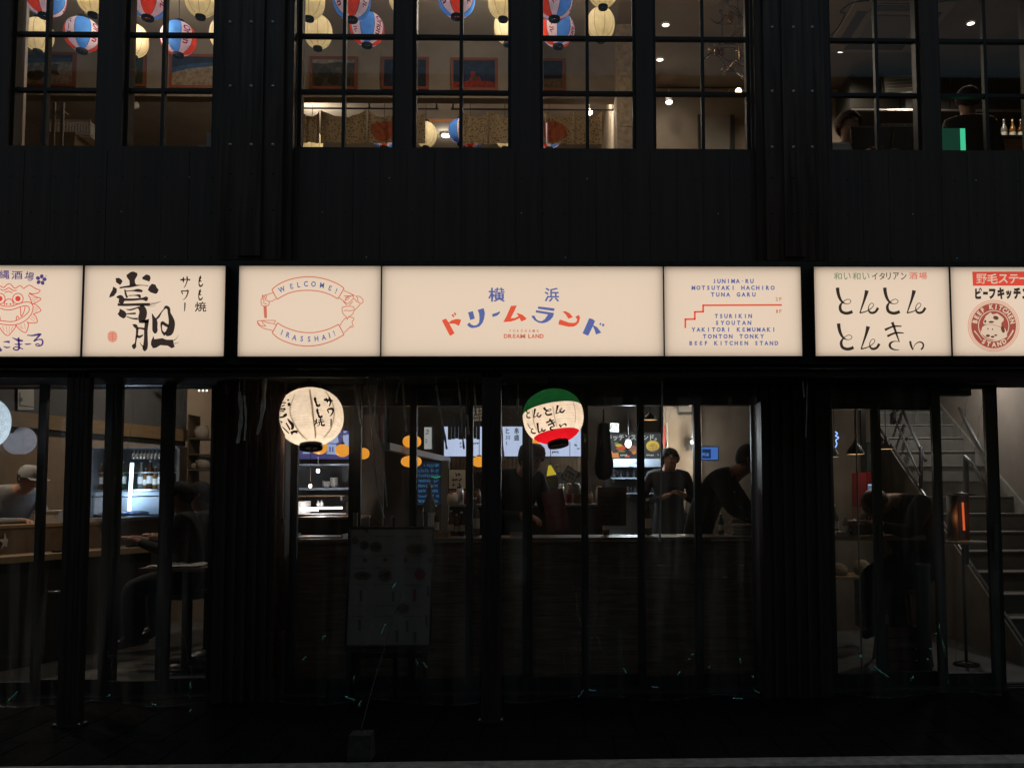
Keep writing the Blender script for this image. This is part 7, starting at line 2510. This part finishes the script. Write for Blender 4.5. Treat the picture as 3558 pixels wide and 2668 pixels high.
# sushi cook in white, left stall
p4 = P(15, 1700, 2.75)
person('person in white cook clothes and white cap behind the left bar', (p4.x, 2.75, FZ), R(64),
       dict(spine=(0, -.04, 1.12), chest=(0, -.13, 1.29), neck=(0, -.25, 1.40), jaw=(0, -.34, 1.43), head=(0, -.36, 1.49), crown=(0, -.37, 1.555), shl=(.18, -.14, 1.35), shr=(-.18, -.14, 1.35), ell=(.25, -.22, 1.10), elr=(-.25, -.22, 1.10), wrl=(.1, -.45, 1.12), wrr=(-.1, -.45, 1.12), _look=(0, -1, -.8)),
       WH, WH, SK2, HB, 1.02, 1.22, cap=WH, grip=dict(wrl=(-.3, -.8, -.2), wrr=(.3, -.8, -.2)))
# guest seated at the left bar, seen from behind at the side
p5 = P(665, 1700, 1.75)
ST = dict(pelvis=(0, 0, .68), spine=(0, -.01, .86), chest=(0, -.04, 1.05), neck=(0, -.06, 1.20), jaw=(0, -.095, 1.275), head=(0, -.085, 1.345), crown=(0, -.07, 1.415), shl=(.18, -.03, 1.13), shr=(-.18, -.03, 1.13),
          ell=(.23, -.14, .90), elr=(-.23, -.14, .90), wrl=(.12, -.38, .98), wrr=(-.12, -.38, .98), hil=(.1, -.02, .66), hir=(-.1, -.02, .66), knl=(.12, -.42, .62), knr=(-.12, -.42, .62), anl=(.12, -.40, .2), anr=(-.12, -.40, .2), tol=(.13, -.53, .16), tor=(-.13, -.53, .16))
person('person in dark clothes with black hair sitting at the left bar', (p5.x, 1.75, .03), R(-75), dict(ST), CH, NV, SK, HB, 1.0, 1.25)
p5b = P(722, 1700, 2.15)
person('person in black with short hair sitting beyond the first guest at the left bar', (p5b.x, 2.2, .03), R(-70), dict(ST), CH2, NV, SK, HB, 1.0, 1.2)
q = MB(); q.lathe([(.001, .54), (.17, .54), (.18, .57), (.16, .6), (.001, .605)], (p5b.x, 2.2, 0), 24)
t = thing('bar_stool', 'dark round bar stool under the further guest of the left bar', 'stool', (p5b.x, 2.2, .008)); q.build('seat', M_blk, t)
q = MB(); q.tube([(p5b.x, 2.2, .02), (p5b.x, 2.2, .539)], .03, 12); q.lathe([(.2, .008), (.2, .02), (.04, .05)], (p5b.x, 2.2, 0), 24); q.build('stand', M_rail, t)
q = MB(); q.lathe([(.001, .54), (.17, .54), (.18, .57), (.16, .6), (.001, .605)], (p5.x, 1.75, 0), 24)
t = thing('bar_stool', 'dark round bar stool under the seated guest of the left bar', 'stool', (p5.x, 1.75, .008)); q.build('seat', M_blk, t)
q = MB(); q.tube([(p5.x, 1.75, .02), (p5.x, 1.75, .539)], .03, 12); q.lathe([(.2, .008), (.2, .02), (.04, .05)], (p5.x, 1.75, 0), 24); q.build('stand', M_rail, t)
# hunched guest at the high table, right bay
p6 = P(3168, 1700, 1.55)
person('person in a dark olive jacket hunched over the high table with the head down', (p6.x, 1.55, .02), R(-65),
       dict(pelvis=(0, .02, .74), spine=(0, -.02, .95), chest=(0, -.12, 1.13), neck=(0, -.24, 1.24), jaw=(0, -.33, 1.19), head=(0, -.385, 1.215), crown=(0, -.45, 1.235), shl=(.19, -.12, 1.2), shr=(-.19, -.12, 1.2),
            ell=(.25, -.3, 1.0), elr=(-.25, -.3, 1.0), wrl=(.12, -.48, 1.06), wrr=(-.12, -.48, 1.06), hil=(.1, 0, .72), hir=(-.1, 0, .72), knl=(.13, -.36, .66), knr=(-.13, -.36, .66), anl=(.13, -.3, .24), anr=(-.13, -.3, .24), tol=(.14, -.42, .2), tor=(-.14, -.42, .2), _look=(0, -.25, -1)),
       mat('dark olive jacket', (.013, .0125, .010), .9, 0, .25, 10, bump=.3), NV, SK, mat('dark brown hair', (.03, .022, .015), .5, 0, .3, 40), 1.04, 1.4)
# two upstairs guests
z2 = z_sill - 0.55
p7 = P(2925, 470, 1.05)
zt7 = P(2925, 414, 1.05).z
person('person with chestnut hair sitting behind the cream chair upstairs', (p7.x, 1.05, zt7 - 1.43), R(20), dict(ST), mat('dark plum knit', (.05, .03, .03), .9), NV, SK, HBR, 1.0, 1.1)
p8 = P(3365, 400, 1.5)
zt8 = P(3365, 312, 1.5).z
person('person in a dark shirt seen from behind at the upstairs bar, rightmost window', (p8.x, 1.5, zt8 - 1.71), R(170), {}, CH, NV, SK, HB, 1.0, 1.05)
# ------------------------------------------------------------------ in front of the doors
M_post = mat('weathered grey post', (.05, .038, .032), .5, .3, .4, 7, (5, 5, .4), .2)


def post(label, xt0, xt1, xb0, xb1, yb, Y):
    pa, pb = P((xt0 + xt1) / 2, 1305, Y), PZ((xb0 + xb1) / 2, yb, .0)
    w = S((xt1 - xt0), Y) / 2
    x = pa.x
    t = thing('curtain_post', label, 'post', (x, Y, 0), 'square posts under the sign band')
    q = MB(); q.box(x - w, x + w, Y - .03, Y + .03, .012, z_f0 - .062)
    for f in (-.45, .1, .5):
        q.box(x + w * f - .003, x + w * f + .003, Y - .034, Y - .0302, .014, z_f0 - .064)
    q.build('shaft', M_post, t)
    q = MB(); q.box(x - w * 1.3, x + w * 1.3, Y - .045, Y + .045, -.003, .0115); q.build('base_plate', M_rail, t)
    for sx in (-1, 1):
        q = MB(); q.tube([(x + sx * w * 1.12, Y - .036, .012), (x + sx * w * 1.12, Y - .036, .02)], .006, 6); q.build('bolt', M_stud, t)


post('grey square post near the middle, right of the tricolour menu easel', 1676, 1742, 1680, 1755, 2500, -.07)
post('dark square post in front of the left stall', 245, 318, 238, 312, 2500, -.07)

# menu easel
YE = .34
t = thing('menu_easel', 'pale menu board on a black easel, its food pictures in rows', 'menu easel', P(1355, 2424, YE))
zT, zB_ = P(1355, 1833, YE).z, P(1355, 2243, YE).z
xa, xb = P(1208, 2040, YE).x, P(1500, 2040, YE).x
lean = .05
q = MB()
for sx in (xa + .03, xb - .05):
    q.tube([(sx, YE + .02, .0), (sx, YE + .07, zT + .10)], .016, 8)
q.tube([((xa + xb) / 2, YE + .09, zT + .07), ((xa + xb) / 2, YE + .24, .0)], .014, 8)
q.box(xa - .01, xb + .01, YE - .02, YE + .03, zB_ - .035, zB_ - .012); q.box(xa + .04, xb - .04, YE + .028, YE + .048, .30, .33)
q.build('stand', M_blk, t)
bl = lambda x, y: Vector((P(x, y, YE).x, YE + .03 * (P(x, y, YE).z - zB_) / (zT - zB_), P(x, y, YE).z))
q = MB()
c = [bl(1213, 1833), bl(1505, 1833), bl(1494, 2243), bl(1200, 2243)]
d = [p + Vector((0, .018, 0)) for p in c]
q.add(c + d, [(3, 2, 1, 0), (4, 5, 6, 7), (0, 1, 5, 4), (1, 2, 6, 5), (2, 3, 7, 6), (3, 0, 4, 7)])
eb_ = q.build('board', mat('off white board', (.20, .165, .14), .7, 0, .1, 5), t)
q = MB()
for a, b in ((0, 1), (1, 2), (2, 3), (3, 0)):
    q.tube([c[a] + Vector((0, -.002, 0)), c[b] + Vector((0, -.002, 0))], .008, 6)
q.build('edge', M_blk, t)
k1_, k2_, k3_, k4_ = (Ink(lambda x, y: bl(x, y) + Vector((0, -.002, 0)), lift=.0004) for _ in range(4))
k1_.at(900, 1800, 1.911); k2_.at(900, 1800, 1.911); k3_.at(900, 1800, 1.911); k4_.at(900, 1800, 1.911)
for x, y, rx, ry in ((693, 180, 32, 32), (772, 192, 40, 36), (1042, 205, 70, 36), (682, 382, 58, 28), (832, 380, 46, 40), (632, 150, 24, 22), (955, 600, 40, 34)):
    k1_.disc(x, y, rx, ry)
    k2_.disc(x + 4, y - 2, rx * .6, ry * .55)
for x, y in ((707, 82), (698, 280), (834, 278), (970, 278), (1136, 278)):
    k3_.fill([(x - 12, y - 12), (x + 12, y - 12), (x + 12, y + 12), (x - 12, y + 12)])
k3_.disc(1068, 375, 36, 34).stroke([(1030, 470, 18), (1030, 550, 18)])
for x, y in ((672, 515), (888, 520), (666, 710), (982, 715), (1118, 485), (1110, 680), (915, 780), (1035, 790)):
    k4_.stroke([(x, y - 36, 16), (x + 2, y + 36, 14)])
for y in (120, 250, 330, 440, 580, 650):
    k4_.stroke([(620, y, 3), (700, y + 2, 3)]).stroke([(760, y, 3), (900, y - 1, 3)]).stroke([(960, y, 3), (1080, y + 2, 3)])
k1_.build('dish_picture', mat('brown food print', (.10, .075, .045), .7), eb_)
k2_.build('food_picture', mat('dull food print', (.16, .11, .06), .7), eb_)
k3_.build('red_mark', mat('red print', (.20, .035, .03), .7), eb_)
k4_.build('print', mat('grey print', (.07, .07, .07), .7), eb_)

# vinyl weather curtains
def vinyl(label, x0, x1, Y, seed, zb=.06, glints=()):
    rr = random.Random(seed)
    xa, xb = P(x0, 1900, Y).x, P(x1, 1900, Y).x
    t = thing('vinyl_curtain', label, 'weather curtain', ((xa + xb) / 2, Y, zb), 'clear vinyl weather curtains')
    nx, nz = int((xb - xa) / .03), 40
    zt_ = z_f0 - .075
    ph = [rr.uniform(0, 6) for _ in range(6)]
    f = lambda x, v: (.012 * math.sin(x * 5 + ph[0] + v) + .007 * math.sin(x * 13 + ph[1] - 2 * v) + .004 * math.sin(x * 31 + ph[2] + 3 * v)) * (.5 + v) + .03 * v * v * math.sin(x * 2.2 + ph[3])
    q = MB()
    for i in range(nz + 1):
        v = i / nz
        for j in range(nx + 1):
            x = xa + (xb - xa) * j / nx
            zz = zt_ + (zb - zt_) * v + (.02 * math.sin(x * 7 + ph[4]) * v if i == nz else 0)
            q.v.append(Vector((x, Y + f(x, v), zz)))
    for i in range(nz):
        for j in range(nx):
            a = i * (nx + 1) + j
            q.f.append([a, a + 1, a + nx + 2, a + nx + 1]); q.m.append(0); q.sm.append(True)
    # welded seams and sharp creases that stand out of the sheet
    n = int((xb - xa) * 7)
    for s in range(n):
        x = rr.uniform(xa + .04, xb - .04)
        v0 = rr.choice((0.0, .02, .6, .72, .8)) + rr.uniform(0, .08)
        L = rr.uniform(.08, .26)
        dx = rr.uniform(-.10, .10)
        pts = []
        for m_ in range(7):
            v = min(v0 + L * m_ / 6, .985)
            xx = x + dx * m_ / 6 + .008 * math.sin(m_ * 2.1 + s)
            pts.append((xx, Y + f(xx, v) - .004, zt_ + (zb - zt_) * v))
        q.tube(pts, [.0012, .0022, .003, .0026, .003, .002, .001], 6, 1)
    for gp in glints:  # tubes shaped to carry the cyan glints
        path = [P(a, b_, Y - .012) for a, b_ in gp]
        pts = []
        for (pa, pb) in zip(path, path[1:]):
            for m_ in range(5):
                pts.append(pa.lerp(pb, m_ / 5) + Vector((rr.uniform(-.004, .004), rr.uniform(-.006, .006), rr.uniform(-.003, .003))))
        pts.append(path[-1])
        q.tube(pts, [.002] + [rr.uniform(.004, .009) for _ in pts[2:]] + [.002], 10, 2)
    q.build('sheet', [M_vinyl, M_crease, M_glint], t)
    q = MB(); q.tube([(xa + (xb - xa) * j / 40, Y + f(xa + (xb - xa) * j / 40, 1) - .003, zb + .02 * math.sin((xa + (xb - xa) * j / 40) * 7 + ph[4])) for j in range(41)], .004, 6)
    q.build('hem', M_vinyl, t)


M_crease = clear('wrinkled clear vinyl', .10, .2, (.9, .91, .91))
M_glint = clear('cyan tinted vinyl glint', .6, .09, (.9, .91, .91))
for n_ in M_glint.node_tree.nodes:
    if n_.type == 'BSDF_GLOSSY':
        n_.inputs[0].default_value = (.45, .95, .85, 1)  # gloss tinted cyan, so the glint colour is painted in
vinyl('clear vinyl weather curtain over the left stall doors', -220, 735, .22, 3, glints=[[(663, 2365), (661, 2425)], [(372, 2420), (384, 2412)], [(528, 2445), (545, 2450)], [(655, 2478), (668, 2462)], [(20, 2452), (60, 2400)], [(205, 2398), (208, 2420)]])
vinyl('clear vinyl weather curtain over the middle doors, left of the grey post', 975, 1668, .20, 7, glints=[[(1362, 2056), (1376, 2020)], [(1322, 2216), (1341, 2165)], [(1228, 2370), (1232, 2345)], [(1118, 2222), (1132, 2205)], [(1050, 2292), (1064, 2280)], [(1195, 2418), (1235, 2432)], [(1445, 2290), (1452, 2312)], [(1470, 2300), (1484, 2322)], [(1248, 2460), (1256, 2430)], [(965, 2340), (974, 2332)]])
vinyl('clear vinyl weather curtain over the middle doors, right of the grey post', 1752, 2640, .20, 12, glints=[[(2571, 2285), (2574, 2305)], [(2462, 2320), (2468, 2312)], [(2612, 2345), (2618, 2355)], [(2400, 2276), (2412, 2270)], [(2042, 2396), (2072, 2400)], [(2010, 2424), (2028, 2395)], [(2352, 2345), (2364, 2330)], [(2164, 2318), (2178, 2342)], [(2545, 2424), (2582, 2426)], [(2260, 2385), (2290, 2388)], [(2388, 2292), (2396, 2284)]])
vinyl('clear vinyl weather curtain over the right doors and stairs', 2895, 3470, .22, 19, glints=[[(3262, 2165), (3282, 2270), (3298, 2380)], [(3034, 2312), (3062, 2335), (3090, 2352)], [(3222, 2285), (3224, 2296)], [(3228, 2250), (3240, 2262)], [(3164, 2365), (3174, 2345)], [(2616, 2390), (2640, 2410)], [(3250, 2195), (3252, 2215)], [(2985, 2255), (2992, 2290)]])

# rolled vinyl ties hanging from the soffit
M_tie = mat('cloudy vinyl tie', (.34, .32, .29), .3, 0, .3, 20)
M_tier = mat('red cord', (.25, .03, .03), .7)
TIES = [([(1228, 1310), (1240, 1380), (1256, 1475)], 10, 0), ([(1274, 1330), (1288, 1430), (1296, 1560), (1310, 1690), (1335, 1800)], 7, 0), ([(1312, 1315), (1303, 1420), (1312, 1500), (1330, 1560)], 8, 0),
        ([(1333, 1312), (1340, 1420), (1334, 1600), (1345, 1760)], 6, 0), ([(1325, 1390), (1318, 1470), (1325, 1530)], 7, 1), ([(1398, 1314), (1404, 1400), (1412, 1500)], 10, 0), ([(1394, 1315), (1380, 1360), (1378, 1400)], 7, 0),
        ([(1515, 1340), (1528, 1420), (1543, 1500), (1552, 1560)], 9, 0), ([(1590, 1320), (1600, 1400), (1606, 1500), (1612, 1560)], 8, 0), ([(1648, 1345), (1654, 1440)], 9, 0), ([(1740, 1420), (1744, 1520), (1750, 1600)], 9, 0), ([(1800, 1385), (1797, 1440)], 9, 0),
        ([(832, 1360), (838, 1450), (826, 1540)], 16, 0), ([(920, 1312), (914, 1420), (895, 1510)], 18, 0), ([(848, 1375), (854, 1450), (850, 1530)], 10, 0), ([(2790, 1325), (2794, 1380)], 10, 0), ([(2805, 1330), (2803, 1420), (2800, 1520)], 4, 0), ([(1622, 1440), (1630, 1510)], 8, 0), ([(2301, 1325), (2299, 1600), (2292, 1880)], 9, 0)]
for i, (pts, w, red) in enumerate(TIES):
    Y = .05 if i not in (12, 13, 14, 15, 16) else -.03
    top = P(pts[0][0], 1306, Y)
    t = thing('vinyl_tie', ('red cord' if red else 'cloudy vinyl tie') + ' hanging from the soffit ' + ('beside the left pier' if i in (12, 13, 14) else 'beside the right pier' if i in (15, 16) else 'in front of the standing cook' if i == 18 else 'between the two big lanterns'), 'tie', (top.x, Y, z_f0 - .062), 'vinyl ties hanging from the soffit')
    q = MB()
    pp = [(a, b, w) for a, b in pts]
    sp = smooth(pp, 5)
    path = [P(a, b, Y) for a, b, _ in sp]
    path[0].z = min(path[0].z, z_f0 - .064)
    # a flat, slightly twisted ribbon with thickness
    L_ = []
    for j, p in enumerate(path):
        tw = .5 * math.sin(j * .5 + i)
        wx = S(w, Y) / 2 * (.55 + .45 * math.sin(j * .9 + i) ** 2)
        a_ = Vector((math.cos(tw), math.sin(tw), 0)) * wx
        n_ = Vector((-math.sin(tw), math.cos(tw), 0)) * .0015
        L_ += [p - a_ - n_, p + a_ - n_, p + a_ + n_, p - a_ + n_]
    k0 = len(path)
    fs = []
    for j in range(k0 - 1):
        for e_ in range(4):
            f2 = (e_ + 1) % 4
            fs.append((j * 4 + e_, j * 4 + f2, j * 4 + 4 + f2, j * 4 + 4 + e_))
    q.add(L_, fs, 0, True)
    q.tube([path[0], (path[0].x, path[0].y, z_f0 - .062)], .002, 5)
    o = q.build('ribbon', M_tier if red else M_tie, t)
# little clips under the sign band above the lanterns
for px, lab in ((1067, 'left lantern'), (1915, 'tricolour lantern')):
    p = P(px, 1293, -.09)
    t = thing('cord_clip', 'small bright clip under the sign band above the ' + lab, 'clip', p, 'cord clips under the sign band')
    q = MB(); q.tube([p + Vector((0, 0, .012)), p + Vector((.006, -.004, -.008)), p + Vector((-.004, -.002, -.022))], .004, 6); q.ball(p + Vector((0, -.004, -.026)), .006, n=8, m=6)
    q.build('hook', M_stud, t)
# curtain weight on the pavement
pw = PZ(1245, 2645, 0.0)
t = thing('curtain_weight', 'small concrete weight block at the kerb with a cord rising from it', 'weight', (pw.x, pw.y + .07, 0))
s_ = S(1, pw.y)
q = MB()
x, y = pw.x, pw.y + .07
zz = S(84, pw.y)
q.add([(x - .062, y - .06, 0), (x + .062, y - .06, 0), (x + .062, y + .06, 0), (x - .062, y + .06, 0), (x - .055, y - .054, zz), (x + .055, y - .054, zz), (x + .055, y + .054, zz), (x - .055, y + .054, zz)],
      [(3, 2, 1, 0), (4, 5, 6, 7), (0, 1, 5, 4), (1, 2, 6, 5), (2, 3, 7, 6), (3, 0, 4, 7)])
q.build('block', mat('rough concrete', (.05, .042, .036), .9, 0, .35, 25, bump=.5), t)
q = MB(); q.lathe([(.022, zz + .0005), (.022, zz + .006), (.012, zz + .008)], (x, y, 0), 14); q.tube([(x, y, zz + .006), (x, y, zz + .03), (x + .02, y + .2, .35), (x + .03, .18, .75)], .0025, 6)
q.build('cord', mat('grey string', (.06, .06, .055), .5), t)

# unseen green signal across the street, added so its light glints in the vinyl
t = thing('unseen_signal_lamp', 'unseen green lit signal on a pole across the street, added for vinyl glints', 'unseen signal', (13, -12.5, -0.13))
q = MB(); q.tube([(13, -12.5, -.13), (13, -12.5, 3.2)], .06, 12); q.build('pole', M_rail, t)
q = MB(); q.box(12.82, 13.18, -12.43, -12.25, 2.3, 3.0); q.build('housing', M_blk, t)
q = MB(); q.box(12.87, 13.13, -12.249, -12.24, 2.35, 2.6); q.build('green_lens', emit('unseen signal lens', (.1, .9, .6), 6), t)
lamp('light', (13, -12.15, 2.48), 28, (.25, 1, .78), .1, 'POINT', t)
